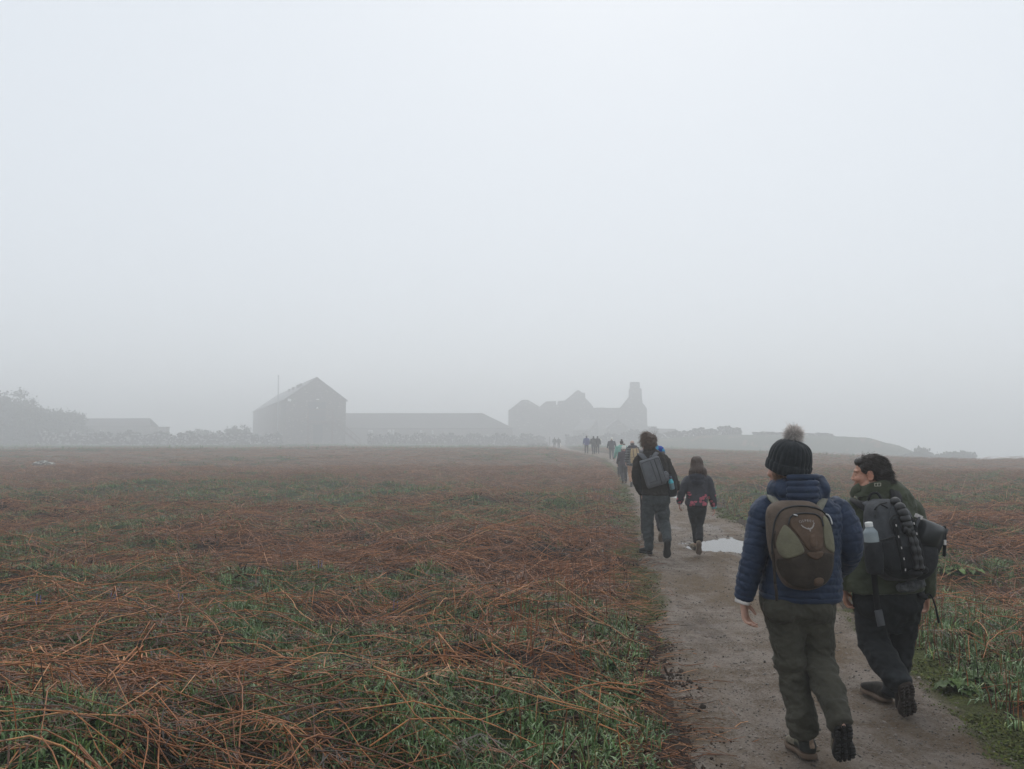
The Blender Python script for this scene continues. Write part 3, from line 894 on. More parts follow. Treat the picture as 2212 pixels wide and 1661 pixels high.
# ---- the two storey barn: gable towards the path, long side running back to the left
SB = 214.0
def zb(zx, zy, Y=None):                       # survey of the gable: zoom position to photo position
    return W((900 + zx * .5425) * .54, (1450 + zy * .5425) * .54, Y or SB)
c0 = zb(445, 600); c1 = zb(887, 600, SB * 82.4 / 80)
gx = (c1 - c0)[:2]; GW = np.linalg.norm(gx)
gfr = local((c0[0], c0[1], 0), gx)
gnd = float(base_z(c0[0], c0[1])) - 0.1
EH = zb(445, 266)[2]; RH = zb(666, 112, SB * 1.015)[2]; BL = 95.0
barn = empty('stone_barn', (c0[0], c0[1], gnd), 'two storey stone barn with a pointed gable and an outside timber stair', 'barn')
def LB(a, z, d): return gfr[0] + gfr[1]*a + gfr[2]*z + gfr[3]*d
wall_poly = [(0, gnd), (GW, gnd), (GW, EH), (GW / 2, RH), (0, EH)]
put('wall', prism(wall_poly, 0, BL, gfr), m_stone, barn, False)
ov = 0.5
sl = np.array((GW / 2, RH - EH)); 
k = ov / (GW / 2)
rf = [slab([LB(GW/2, RH, -.18), LB(-ov, EH - (RH-EH)*k, -.18), LB(-ov, EH - (RH-EH)*k, BL + .2), LB(GW/2, RH, BL + .2)], 0.16),
      slab([LB(GW/2, RH, -.18), LB(GW/2, RH, BL + .2), LB(GW + ov, EH - (RH-EH)*k, BL + .2), LB(GW + ov, EH - (RH-EH)*k, -.18)], 0.16)]
roof = put('roof', rf, m_slate, barn, False)
put('ridge', tube([LB(GW/2, RH + .18, -.2), LB(GW/2, RH + .18, BL + .2)], 0.13, 8, (0, 0, 1), 1), m_gutter, roof, True)
for d in (10, 14, 17, 26, 35):
    z = EH + (RH - EH) * 0.66
    a = GW / 2 * 0.66
    v = put('roof_vent', [box(LB(a, z + .45, d), (.5, .5, 1.2)), box(LB(a, z + .98, d), (.7, .7, .18))], m_gutter, roof, False)
put('gutter', [tube([LB(-ov - .06, EH - .36, -.1), LB(-ov - .06, EH - .36, BL)], 0.09, 8, (0, 0, 1), 1), tube([LB(-.08, EH - .4, 1.0), LB(-.08, gnd + .1, 1.0)], 0.06, 8, (1, 0, 0), 1)], m_gutter, barn)
def za(zx): return (zx - 445) / (887 - 445) * GW
def zz(zy): return zb(660, zy)[2]
def face_box(zx0, zx1, zy0, zy1, d0, d1):
    return prism([(za(zx0), zz(zy1)), (za(zx1), zz(zy1)), (za(zx1), zz(zy0)), (za(zx0), zz(zy0))], d0, d1, gfr)
dr = put('door', face_box(605, 735, 285, 425, -.03, .05), m_dark, barn, False)
dr['label'] = 'dark upper loading door'
put('notice', face_box(667, 678, 324, 337, -.07, -.03), m_white, dr, False)
dr = put('door', face_box(645, 715, 455, 590, -.03, .05), m_dark, barn, False)
dr['label'] = 'dark ground floor door'
put('lintel', face_box(595, 745, 268, 283, -.05, .05), m_stone, barn, False)
put('lamp', face_box(664, 686, 263, 270, -.16, 0), m_white, barn, False)
put('lamp', face_box(455, 480, 267, 286, -.16, 0), m_white, barn, False)
for d in (8, 17, 26, 35, 44, 54):
    for z0, z1 in ((0.56, 0.82), (0.14, 0.40)):
        w = put('window', prism([(0, 0), (1.6, 0), (1.6, 1), (0, 1)], 0, 1, (LB(-.03, 0, d), gfr[3], np.array((0, 0, 1.)), gfr[1] * .05)), m_dark, barn, False)
        me = w.data
        for v in me.vertices: v.co.z = (gnd if v.co.z + gnd < .5 else 0) * 0 + (gnd + (EH - gnd) * (z0 if v.co.z + gnd < .5 else z1)) - gnd
# timber landing and stair in front of the gable
lz = zz(430)
st = [face_box(590, 780, 428, 440, -2.5, -.02)]
for zx in (597, 775):
    st.append(face_box(zx - 6, zx + 6, 430, 605, -2.5, -2.3))
    st.append(face_box(zx - 5, zx + 5, 340, 428, -2.5, -2.32))
st.append(face_box(590, 780, 340, 347, -2.5, -2.38)); st.append(face_box(590, 780, 384, 389, -2.48, -2.4))
a0, a1, z0_, z1_ = za(780), za(990), lz, gnd + .1
for dd in (-2.5, -1.1):
    st.append(prism([(a0, z0_ - .35), (a1, z1_ - .1), (a1, z1_ + .25), (a0, z0_)], dd, dd + .09, gfr))
    st.append(prism([(a0, z0_ + 1.4), (a1, z1_ + 1.5), (a1, z1_ + 1.66), (a0, z0_ + 1.56)], dd, dd + .08, gfr))
    for t in np.linspace(0.02, 1, 7):
        a = a0 + (a1 - a0) * t; z = z0_ + (z1_ - z0_) * t
        st.append(prism([(a - .05, z), (a + .05, z), (a + .05, z + 1.45), (a - .05, z + 1.45)], dd + .01, dd + .07, gfr))
for t in np.linspace(0.04, 0.97, 14):
    a = a0 + (a1 - a0) * t; z = z0_ + (z1_ - z0_) * t
    st.append(prism([(a - .14, z - .03), (a + .14, z - .03), (a + .14, z + .02), (a - .14, z + .02)], -2.4, -1.1, gfr))
put('stair', st, m_timber, barn, False)
fx = zb(395, 95)
ft = zb(395, 95, SB * 1.03); 
put('flue', [tube([(ft[0], ft[1], gnd), (ft[0], ft[1], ft[2] - .3)], .14, 10, (1, 0, 0), 1), tube([(ft[0], ft[1], ft[2] - .35), (ft[0], ft[1], ft[2])], .22, 10, (1, 0, 0), 1)], m_metal, barn)

# ---- long low building behind the field wall
def zl(zx, zy, Y): return W((900 + zx * .5425) * .54, (1450 + zy * .5425) * .54, Y)
LY = 250.0
l0, l1 = zl(850, 487, LY), zl(2120, 487, LY)
lg = float(base_z(l0[0], LY)) - .3
long_b = empty('long_building', (l0[0], LY, lg), 'long low building with a plain dark roof, right of the barn', 'building')
put('wall', box(((l0[0] + l1[0]) / 2, LY + 4.2, (lg + l0[2]) / 2), (l1[0] - l0[0], 8, l0[2] - lg)), m_wallpl, long_b, False)
rz = zl(1400, 375, LY + 4)[2]
e0, e1 = np.array((l0[0] - .3, LY - .3, l0[2])), np.array((l1[0] + .3, LY - .3, l0[2]))
q0, q1 = np.array((l0[0] - .3, LY + 4.2, rz)), zl(1895, 375, LY + 4.2)
b0, b1 = e0 + (0, 9.0, 0), e1 + (0, 9.0, 0)
put('roof', [slab([e0, e1, q1, q0], .12), slab([b1, b0, q0, q1], .12), slab([e1, b1, q1], .12)], m_sheet, long_b, False)
for zx, zw, zy0, zy1 in ((1072, 30, 498, 524), (1212, 22, 496, 528), (1240, 12, 496, 528), (1445, 14, 500, 524), (1530, 12, 500, 526)):
    a, b = zl(zx - zw/2, zy1, LY - .02), zl(zx + zw/2, zy0, LY - .02)
    w = put('window', box(((a[0]+b[0])/2, LY + .16, (a[2]+b[2])/2), (b[0]-a[0], .12, b[2]-a[2])), m_white, long_b, False)
    put('pane', box(((a[0]+b[0])/2, LY + .09, (a[2]+b[2])/2), ((b[0]-a[0])*.7, .04, (b[2]-a[2])*.75)), m_metal, w, False)

# ---- the ruined house with its tall chimney
def zr(zx, zy, Y): return W((1900 + zx * .4069) * .54, (1450 + zy * .4069) * .54, Y)
def silh(pts, Y): return [tuple(zr(a, b, Y)[[0, 2]]) for a, b in pts]
RY = 288.0
rg_ = float(base_z(zr(1000, 700, RY)[0], RY)) - 1.0
ruin = empty('ruined_house', (zr(1000, 700, RY)[0], RY, rg_), 'roofless ruined stone house with broken gables and a tall chimney at its right end', 'ruin')
def block(pts, Y, depth, mat, name='wall', parent=None):
    pl = silh(pts, Y)
    x0, x1 = pl[0][0], pl[-1][0]
    return put(name, prism([(x0, rg_)] + pl + [(x1, rg_)], 0, depth, (np.array((0, Y, 0.)), np.array((1., 0, 0)), np.array((0, 0, 1.)), np.array((0, 1., 0)))), mat, parent or ruin, False)
block([(328, 470), (370, 440), (455, 372), (480, 366), (520, 366), (560, 390), (636, 436)], RY, 7.0, m_ruin)
block([(632, 438), (660, 412), (700, 383), (735, 381), (793, 378), (797, 381), (797, 414), (817, 417), (818, 380), (840, 377), (882, 374)], RY + 1.2, 5.0, m_ruin)
block([(878, 376), (930, 335), (985, 287), (1012, 271), (1028, 276), (1050, 295), (1082, 299), (1086, 350), (1110, 375), (1140, 405), (1166, 442)], RY + 0.4, 1.1, m_ruin)
block([(1160, 446), (1250, 443), (1340, 447), (1430, 445)], RY + 1.4, 0.9, m_ruin)
gch = block([(1424, 447), (1460, 405), (1515, 335), (1517, 330), (1640, 330), (1648, 400), (1672, 425), (1690, 455), (1692, 560), (1697, 640)], RY + 0.7, 1.3, m_ruin)
ch = silh([(1517, 332), (1518, 262), (1528, 255), (1528, 203), (1524, 196), (1545, 191), (1610, 191), (1622, 196), (1620, 252), (1638, 258), (1641, 332)], RY + 0.5)
put('chimney', prism(ch, 0, 1.7, (np.array((0, RY + .5, 0.)), np.array((1., 0, 0)), np.array((0, 0, 1.)), np.array((0, 1., 0)))), m_ruin, ruin, False)
bk = silh([(340, 520), (640, 470), (900, 450), (1160, 452), (1690, 470)], RY + 9)
put('wall', prism([(bk[0][0], rg_)] + bk + [(bk[-1][0], rg_)], 0, .8, (np.array((0, RY + 9, 0.)), np.array((1., 0, 0)), np.array((0, 0, 1.)), np.array((0, 1., 0)))), m_ruin, ruin, False)
for zx, zy, w, h in ((470, 560, 1.0, 1.5), (740, 560, .9, 1.4), (1010, 470, .9, 1.3), (1560, 560, .9, 1.3)):
    c = zr(zx, zy, RY - .03)
    put('window', box((c[0], RY + (0.0 if zx < 640 else 1.2 if zx < 880 else .4 if zx < 1200 else .7), c[2]), (w, .1, h)), m_dark, ruin, False)

# ---- small slate roofed outhouse in front of it
OY = 257.0
ol, orr = zr(962, 668, OY), zr(1120, 660, OY)
ot0, ot1 = zr(1045, 572, OY + 3.4), zr(1210, 560, OY + 3.4)
og = float(base_z(ol[0], OY)) - .3
outh = empty('outhouse', (ol[0], OY, og), 'small outhouse with a pale slate roof below the ruined house', 'outhouse')
put('roof', [slab([ol, orr, ot1, ot0], .12)], m_palesl, outh, False)
put('wall', [box(((ol[0] + orr[0]) / 2, OY + .35, (og + ol[2]) / 2 - .05), (orr[0] - ol[0] - .2, .4, ol[2] - og)),
             prism([(0, og), (4.2, og), (4.2, ol[2] - .3), (3.6, ot1[2] - .12), (0.1, orr[2] - .1)], 0, .4, (np.array((orr[0] + .1, OY + .1, 0)), nrm(np.array((ot1[0] - orr[0], 3.4, 0))), np.array((0, 0, 1.)), np.array((1., 0, 0))))], m_ruin, outh, False)
put('verge', [strap([orr + (0, 0, .16), ot1 + (0, 0, .16)], .35, .08, (0, -.5, .9), 1)], m_wallpl, outh, False)
O2 = [(1290, 700), (1300, 640), (1340, 610), (1400, 565), (1440, 590), (1500, 640), (1510, 705)]
pl = silh(O2, OY + 2)
gab = empty('outhouse', (pl[3][0], OY + 2, og), 'low gabled outhouse of dark stone under the tall chimney', 'outhouse')
put('wall', prism(pl, 0, 4.0, (np.array((0, OY + 2, 0.)), np.array((1., 0, 0)), np.array((0, 0, 1.)), np.array((0, 1., 0)))), m_ruin, gab, False)
A_, B_, C_ = [zr(a, b, OY + 1.8) for a, b in ((1290, 645), (1400, 560), (1512, 645))]
dv = np.array((0, 4.6, 0))
put('roof', [slab([A_, B_, B_ + dv, A_ + dv], .12), slab([B_, C_, C_ + dv, B_ + dv], .12)], m_slate, gab, False)

# ---- dry stone walls: courses of separate stones in one wall
def rubble(name, P, h0, h1, thick, label, light=0.12, cap_light=0.35, step=0.42, seed=1):
    rg = np.random.default_rng(seed)
    P = np.array(P, float)
    L = np.concatenate([[0], np.cumsum(np.linalg.norm(np.diff(P, axis=0), axis=1))])
    Vs, Qs, Cs, n = [], [], [], 0
    tot = L[-1]
    for row, z in enumerate(np.arange(0.0, 1.0, 1.0 / max(2, int(max(h0, h1) / 0.34)))):
        s = rg.uniform(0, step)
        while s < tot:
            w = step * rg.uniform(0.6, 1.6)
            x, y = np.interp(s, L, P[:, 0]), np.interp(s, L, P[:, 1])
            h = np.interp(s, L, [h0 + (h1 - h0) * t / tot for t in L]) * (1 + .13 * math.sin(s * .9 + seed) + .08 * math.sin(s * 2.7))
            ch = h / max(2, int(max(h0, h1) / 0.34))
            k = min(np.searchsorted(L, s), len(P) - 1)
            d = P[k] - P[max(0, k-1)]; a = math.atan2(d[1], d[0])
            S = np.array((w * .56, thick * .5 * rg.uniform(.85, 1.15), ch * .62 * rg.uniform(.85, 1.25)))
            B = _sv * (1 + .12 * rg.normal(size=(len(_sv), 1))) 
            B = np.sign(B) * np.abs(B) ** .7 * S
            V = np.stack([B[:, 0] * math.cos(a) - B[:, 1] * math.sin(a), B[:, 0] * math.sin(a) + B[:, 1] * math.cos(a), B[:, 2]], -1)
            V += (x, y, base_z(x, y) + z * h + ch * .5 - .1)
            top = z > 1 - 1.6 / max(2, int(max(h0, h1) / 0.34))
            c = np.array((.075, .068, .060)) * rg.uniform(.5, 1.6)
            if rg.random() < (cap_light if top else light): c = np.array((.38, .38, .37)) * rg.uniform(.6, 1.1)
            Vs.append(V); Qs.append(_sf + n); Cs.append(np.repeat(c[None], len(_sv), 0)); n += len(_sv)
            s += w
    me = big_mesh(name, np.concatenate(Vs), np.concatenate(Qs), np.concatenate(Cs))
    o = link(name, me, m_rub, None, True, base=(P[0][0], P[0][1], float(base_z(P[0][0], P[0][1]))))
    return tag(o, label, 'stone wall')
m_rub = attr_mat('dry_stone', rough=0.9, spec=0.2, var=0.5, vscale=4)
def at_px(px, Y): return ((px - CX) / FPX * Y, Y)
rubble('dry_stone_wall', [at_px(86, 192), at_px(300, 193), at_px(480, 197), at_px(612, 199)], 3.40, 3.05, 1.04, 'pale lichened dry stone wall left of the barn', .26, .50, .45, 1)
rubble('dry_stone_wall', [at_px(796, 204), at_px(960, 206), at_px(1100, 208), at_px(1178, 210)], 3.05, 2.78, 1.04, 'dry stone wall in front of the long low building', .08, .16, .45, 2)
rubble('dry_stone_wall', [at_px(1222, 215), at_px(1300, 218), at_px(1420, 223)], 2.95, 2.95, 1.04, 'dry stone wall below the ruined house, right of the gateway', .04, .08, .45, 3)
rubble('dry_stone_wall', [at_px(1418, 214), at_px(1500, 210), at_px(1602, 210)], 1.56, 2.35, 1.21, 'dry stone wall along the top of the bank right of the ruin', .03, .05, .6, 4)
rubble('dry_stone_wall', [at_px(1625, 210), at_px(1700, 210), at_px(1800, 208)], 1.04, 0.78, 1.39, 'tumbled low wall on the bank behind the bobble hat', .04, .05, .6, 5)
rb = [zr(1698, 630, 277), zr(1980, 650, 277)]
pl = silh([(1697, 628), (1788, 629), (1790, 648), (1860, 650), (1978, 652), (1982, 700), (1697, 705)], 277)
o = put('ruined_wall', prism(pl, 0, 1.0, (np.array((0, 277, 0.)), np.array((1., 0, 0)), np.array((0, 0, 1.)), np.array((0, 1., 0)))), m_ruin, None, False, base=(pl[0][0], 277, 2))
tag(o, 'stepped stub of ruined wall joined to the right of the chimney gable', 'ruined wall')
def rock(name, c, r, col, label, cat, seed, light=None):
    V, F = ell((0, 0, 0), 1, nu=28, nv=18)
    V = V * (1 + .28 * fbm(V * 1.6 + seed * 5.1, 3, seed)[:, None])
    V = np.sign(V) * np.abs(V) ** .85 * np.array(r)
    o = put(name, (V + np.array(c), F), col, None, True, base=c)
    return tag(o, label, cat)
m_lich = stone_mat('lichen_rock', (0.16, 0.15, 0.13), (0.52, 0.51, 0.47), 6.0, .45)
rc = G(96, 1017); rc[2] = base_z(rc[0], rc[1])
rock('rock', (rc[0], rc[1], rc[2] + .12), (.62, .4, .34), m_lich, 'pale lichened rock lying in the bracken at the far left', 'rock', 2)
for px, py, r, lb in ((1860, 962, (1.0, .65, 2.0), 'upright standing stone on the slope of the bank'), (1160, 962, (2.3, 1.3, .85), 'low heap of stones beside the gateway in the wall')):
    q = W(px, py, 180); q[2] = base_z(q[0], q[1])
    rock('rock', (q[0], q[1], q[2] + r[2] * .5), r, m_ruin, lb, 'rock', int(px))
gp = at_px(1196, 211)
post = empty('gate_post', (gp[0] - 1.1, gp[1], float(base_z(gp[0], gp[1]))), 'wooden post standing at the left of the gateway', 'post')
put('shaft', [tube([(gp[0] - 1.1, gp[1], float(base_z(*gp)) - .1), (gp[0] - 1.1, gp[1], float(base_z(*gp)) + 2.2)], .18, 8, (1, 0, 0), 1)], m_timber, post)

# ---- shed at the left
SY = 238.0
def zs(zx, zy, Y): return W(zx * .4973 * .54, (1450 + zy * .4973) * .54, Y)
s0, s1 = zs(640, 512, SY), zs(1212, 512, SY)
sg = float(base_z(s0[0], SY)) - .4
shed = empty('shed', (s0[0], SY, sg), 'long low shed with a shallow roof beyond the left wall', 'shed')
put('wall', box(((s0[0]+s1[0])/2, SY + 2.6, (sg + s0[2])/2), (s1[0]-s0[0] - .3, 5, s0[2]-sg)), m_wallpl, shed, False)
t0_, t1_ = zs(690, 452, SY + 2.6), zs(1207, 450, SY + 2.6)
put('roof', [slab([s0, s1, t1_, t0_], .1), slab([s1 + (0, 5.4, 0), s0 + (0, 5.4, 0), t0_, t1_], .1)], m_sheet, shed, False)
a, b = zs(1205, 520, SY + 6), zs(1330, 548, SY + 6)
lean = empty('outhouse', (a[0], SY + 6, sg), 'low flat outhouse at the right end of the shed', 'outhouse')
put('wall', box(((a[0]+b[0])/2, SY + 7.5, (sg + a[2])/2), (b[0]-a[0], 3, a[2]-sg)), m_wallpl, lean, False)
put('roof', box(((a[0]+b[0])/2, SY + 7.5, a[2] + .06), (b[0]-a[0] + .5, 3.5, .12)), m_sheet, lean, False)

# ---- trees and bushes in the fog
m_leaf = attr_mat('far_leaves', rough=0.7, spec=0.25)
m_bark = plain('bark', (0.05, 0.042, 0.035), 0.9)
def bush(name, c, r, n, label, cat, seed, leaf=.11, trunk=True, spiky=.0):
    rg = np.random.default_rng(seed)
    c = np.array(c, float); r = np.array(r, float)
    o = empty(name, c, label, cat, 'bushes and trees in the fog')
    limbs = []
    ends = []
    for k in range(11):
        a = rg.uniform(0, 2*math.pi); e = rg.uniform(.35, 1.0)
        tip = c + np.array((math.cos(a) * r[0] * .72 * (1.1 - e*.5), math.sin(a) * r[1] * .72 * (1.1 - e * .5), r[2] * (.55 + 1.25 * e * rg.uniform(.7, 1))))
        mid = c + (tip - c) * .5 + rg.normal(0, .12, 3) * r
        limbs.append(tube([c - (0, 0, .2), mid, tip], [.045 * r[2], .028 * r[2], .008 * r[2]], 6, (1, 0, 0), 3)); ends.append(tip); ends.append(mid)
    put('trunk', limbs, m_bark, o)
    # leaf clumps gathered round the limb ends, more of them towards the outside
    cl = np.array([ends[rg.integers(len(ends))] + rg.normal(0, .22, 3) * r * (1, 1, .8) for _ in range(120)])
    i = rg.integers(len(cl), size=n)
    p_ = cl[i] + rg.normal(0, .105, (n, 3)) * r
    if spiky:
        q = c + rg.normal(0, .5, (n // 8, 3)) * r * (1, 1, .2) + (0, 0, 1) * rg.uniform(.8, 2.1 + spiky, (n // 8, 1)) * r[2]
        p_[:n // 8] = q
    p_[: n // 5] = c + rg.normal(0, .42, (n // 5, 3)) * r * (1, 1, 0) + (0, 0, 1) * rg.uniform(0, .9, (n // 5, 1)) * r[2]
    ok = p_[:, 2] > c[2] - .3
    p_ = p_[ok]; n = len(p_)
    d = rg.normal(size=(n, 3)); d /= np.linalg.norm(d, axis=1)[:, None]
    s = rg.normal(size=(n, 3)); s = np.cross(d, s); s /= np.linalg.norm(s, axis=1)[:, None]
    L = leaf * 1.8 * rg.uniform(.5, 1.5, n)
    P = np.stack([p_ - d * L[:, None], p_, p_ + d * L[:, None]], 1)
    C = np.array((.040, .052, .026))[None] * rg.uniform(.5, 1.7, (n, 1))
    V, Q, CC = blades_batch(P, np.array([.2, 1, .2])[None] * (L * .55)[:, None], s, C)
    link('crown', big_mesh('crown', V, Q, CC), m_leaf, o)
    return o
def gpt(px, Y): 
    x = (px - CX) / FPX * Y
    return (x, Y, float(base_z(x, Y)) - .1)
bush('tree', gpt(-60, 198), (10.76, 8.70, 6.79), 27540, 'tallest dark tree at the left edge of the field', 'tree', 1, .16)
bush('tree', gpt(28, 202), (9.53, 7.86, 6.11), 24480, 'rounded dark tree second from the left edge', 'tree', 2, .16)
bush('tree', gpt(92, 209), (8.06, 6.62, 5.43), 21420, 'broad tree standing left behind the pale stone wall', 'tree', 3, .15)
bush('bush', gpt(150, 216), (5.58, 4.55, 4.58), 15300, 'tall bush beside the left end of the shed roof', 'bush', 4, .14)
bush('bush', gpt(182, 221), (3.31, 3.31, 2.72), 7650, 'small bush overlapping the left end of the shed', 'bush', 5, .12, spiky=.3)
bush('bush', gpt(430, 233), (5.39, 3.31, 2.29), 10710, 'low rounded bush between the shed and the barn', 'bush', 6, .11)
bush('bush', gpt(516, 216), (3.92, 3.10, 2.63), 7956, 'twiggy bush at the left corner of the barn', 'bush', 7, .11, spiky=.5)
bush('bush', gpt(475, 240), (5.39, 2.90, 1.69), 7650, 'flat bush behind the wall left of the twiggy bush', 'bush', 8, .11)
for k, (px, ty, Y, rr, lb) in enumerate(((1972, 965, 180, 6.0, 'pale mounded bush far right beyond the bank'), (2025, 969, 183, 5.8, 'faint flat topped bush far right'), (2062, 971, 186, 5.0, 'last faint bush at the far right of the skyline'))):
    t = W(px, ty, Y); z = float(base_z(t[0], Y)) - .3
    h = max(2.5, t[2] - z)
    bush('bush', (t[0], Y, z), (rr, 3.2, h * .46), 9000, lb, 'bush', 20 + k, .2)
# ================================================================== people: shared builders
def rot(yaw=0, pitch=0, roll=0):
    a, b, c = [math.radians(v) for v in (yaw, pitch, roll)]
    Rz = np.array([[math.cos(a), -math.sin(a), 0], [math.sin(a), math.cos(a), 0], [0, 0, 1]])
    Rx = np.array([[1, 0, 0], [0, math.cos(b), -math.sin(b)], [0, math.sin(b), math.cos(b)]])
    Ry = np.array([[math.cos(c), 0, math.sin(c)], [0, 1, 0], [-math.sin(c), 0, math.cos(c)]])
    return Rz @ Rx @ Ry
def xf(part, R, c, s=1.0):
    V, F = part
    return (np.asarray(V) * s) @ R.T + np.asarray(c), F
def LP(lst):
    return np.array([W(i[0], i[1], i[2]) for i in lst]), np.array([M(i[3], i[2]) for i in lst])
def limb(lst, seg=18, res=5, rnd=.6, ref=(1, 0, 0)):
    P, R = LP(lst)
    return tube(P, R, seg, ref, res, rnd)
def rings(lst, seg=36, res=5, rnd=.35, sq=2.4):
    """garment from silhouettes: (left px, right px, py, depth Y, front-to-back metres)"""
    P = np.array([W((a + b) / 2, y, Y) for a, b, y, Y, d in lst])
    R = np.array([(M((b - a) / 2, Y), d / 2) for a, b, y, Y, d in lst])
    return tube(P, R, seg, (1, 0, 0), res, rnd, sq)
def head_parts(c, R, s=1.0, neck=None, simple=False):
    E = lambda p, r, Q=None: xf(ell(p, r, Q), R, c, s)
    out = [E((0, -.012, .032), (.074, .094, .086)), E((0, .028, -.028), (.061, .066, .080)), E((0, .066, -.096), (.030, .026, .022))]
    if not simple:
        T = lambda P, r, n=10: xf(tube(P, r, n, (0, 0, 1), 3), R, c, s)
        out += [T([(-.052, .0, -.062), (-.036, .045, -.088), (0, .070, -.100)], [.026, .024, .022]),
                T([(.052, .0, -.062), (.036, .045, -.088), (0, .070, -.100)], [.026, .024, .022]),
                E((-.034, .064, -.030), (.026, .024, .022)), E((.034, .064, -.030), (.026, .024, .022)),
                T([(-.046, .068, .022), (0, .082, .026), (.046, .068, .022)], [.010, .012, .010]),
                T([(0, .086, .014), (0, .097, -.012), (0, .104, -.028)], [.008, .009, .012]),
                E((-.011, .100, -.032), (.009, .010, .008)), E((.011, .100, -.032), (.009, .010, .008)),
                E((0, .089, -.060), (.022, .011, .006)), E((0, .088, -.070), (.020, .012, .007)),
                E((-.030, .074, .000), (.013, .012, .011)), E((.030, .074, .000), (.013, .012, .011))]
        for sx in (-1, 1):
            Q = rot(sx * 22, 0, sx * 8)
            out += [E((sx * .077, -.010, -.008), (.007, .019, .031), Q), E((sx * .074, -.006, -.034), (.008, .011, .012))]
            for t in np.linspace(-1.2, 2.2, 7):
                out.append(E((sx * .083, -.014 - .018 * math.cos(t) * .95, -.008 + .028 * math.sin(t)), (.0055, .006, .008)))
    if neck is not None:
        a = np.asarray(c) + R @ np.array((0, -.020, -.05)) * s
        out.append(tube([a, (a + np.asarray(neck)) / 2, neck], [.052 * s, .054 * s, .066 * s], 16, (1, 0, 0), 3))
    return out
def hand_parts(w, d, n, side, s=1.0, curl=.6):
    w, d = np.asarray(w, float), nrm(d)
    n = nrm(np.asarray(n, float) - d * np.dot(n, d))
    l = np.cross(d, n) * side
    out = [tube([w - d*.03*s, w + d*.012*s, w + d*.05*s, w + d*.088*s], np.array([(.023, .019), (.024, .017), (.034, .015), (.036, .012)]) * s, 14, l, 3)]
    for i, L in enumerate((.072, .080, .074, .057)):
        p = w + (d * (.086 - .004 * abs(i - 1)) + l * (.027 - .0175 * i)) * s
        P, a = [p - d * .012 * s, p], 0.0
        for k, f in enumerate((.42, .33, .25)):
            a += curl * (.55, .95, .6)[k] * (1 + .12 * i)
            p = p + (d * math.cos(a) + n * math.sin(a) + l * (.10 * (1.5 - i)) * (k == 0)) * L * f * s
            P.append(p)
        out.append(tube(P, np.array([.0088, .0088, .0082, .0074, .006]) * s, 10, l, 2))
    p = w + (d * .022 + l * .024 + n * .004) * s
    q = p + nrm(d * .72 + l * .62 + n * .30) * .043 * s
    out.append(tube([p, q, q + nrm(d * .88 + l * .12 + n * .46) * .036 * s], np.array([.0125, .0105, .0075]) * s, 10, n, 3))
    return out
m_skin = attr_mat('skin', rough=0.5, spec=0.35, sss=0.12, var=0.10, vscale=25)
def body_mesh(parent, J, H, headR, hs=1.0, voxel=.0045, skin=(.42, .235, .165), hands=(), simple=False, hair_tint=None):
    """one continuous body from the joints; most of it lies under the clothes"""
    k = H / 1.70
    j = {a: np.asarray(b, float) for a, b in J.items()}
    ch = (j['Lsh'] + j['Rsh']) / 2
    pel = (j['Lhip'] + j['Rhip']) / 2
    mid = (ch + pel) / 2
    sw = np.linalg.norm(j['Lsh'] - j['Rsh']) / 2
    up = nrm(ch - pel)
    parts = [tube([pel - up*.06*k, pel + up*.06*k, mid, ch - up*.12*k, ch, ch + up*.06*k],
                  np.array([(.13, .10), (.14, .105), (.12, .095), (.14, .10), (.13, .085), (.06, .055)]) * k, 24, (1, 0, 0), 4)]
    parts += head_parts(j['head'], headR, hs, ch + up * .05 * k, simple)
    for s in 'LR':
        sh, el, wr = j[s+'sh'], j[s+'el'], j[s+'wr']
        sh = sh - (0, 0, .012 * k)
        parts.append(tube([ch*.35 + sh*.65, sh, (sh+el)/2, el, (el+wr)/2, wr], np.array([.048, .046, .040, .036, .034, .026]) * k, 14, (0, .4, .9) if abs((sh-el)[0]) > abs((sh-el)[2]) else (1, 0, 0), 4))
        hp, kn, an = j[s+'hip'], j[s+'kn'], j[s+'an']
        parts.append(tube([hp + up*.04*k, hp, (hp+kn)/2, kn, (kn*.65+an*.35), an], np.array([.075, .078, .060, .045, .046, .032]) * k, 16, (1, 0, 0), 4))
        if s+'toe' in j:
            parts.append(tube([an, an*.6 + j[s+'toe']*.4, j[s+'toe']], np.array([.034, .036, .026]) * k, 10, (1, 0, 0), 3))
    for h in hands: parts += hand_parts(*h)
    me = fuse_mesh(parts, voxel, 2)
    co, no = coords(me)
    L = (co - j['head']) @ headR / hs
    C = np.tile(np.array(skin), (len(co), 1))
    C *= (1 + .10 * fbm(co * 14, 2))[:, None]
    face = (np.abs(L[:, 0]) < .1) & (L[:, 2] > -.13) & (L[:, 2] < .16)
    def blot(p, r, col, f=1.0):
        w = np.exp(-(((L - np.array(p)) / np.array(r)) ** 2).sum(1)) * f * face
        C[:] = C * (1 - w[:, None]) + np.array(col) * w[:, None]
    if not simple:
        for sx in (-1, 1):
            blot((sx * .030, .086, .001), (.009, .010, .004), (.05, .03, .025), .8)
            blot((sx * .032, .082, .022), (.018, .012, .0035), hair_tint or (.06, .04, .03), .6)
            blot((sx * .038, .075, -.034), (.022, .03, .02), (skin[0] * 1.05, skin[1] * .75, skin[2] * .75), .5)
            blot((sx * .078, -.01, -.01), (.02, .03, .035), (skin[0] * 1.05, skin[1] * .78, skin[2] * .75), .5)
        blot((0, .098, -.065), (.020, .014, .009), (.33, .11, .10), .8)
    set_col(me, C)
    return link('body', me, m_skin, parent)
def ridged(q, seed=0): return 1 - 2 * np.abs(vnoise(q, seed))
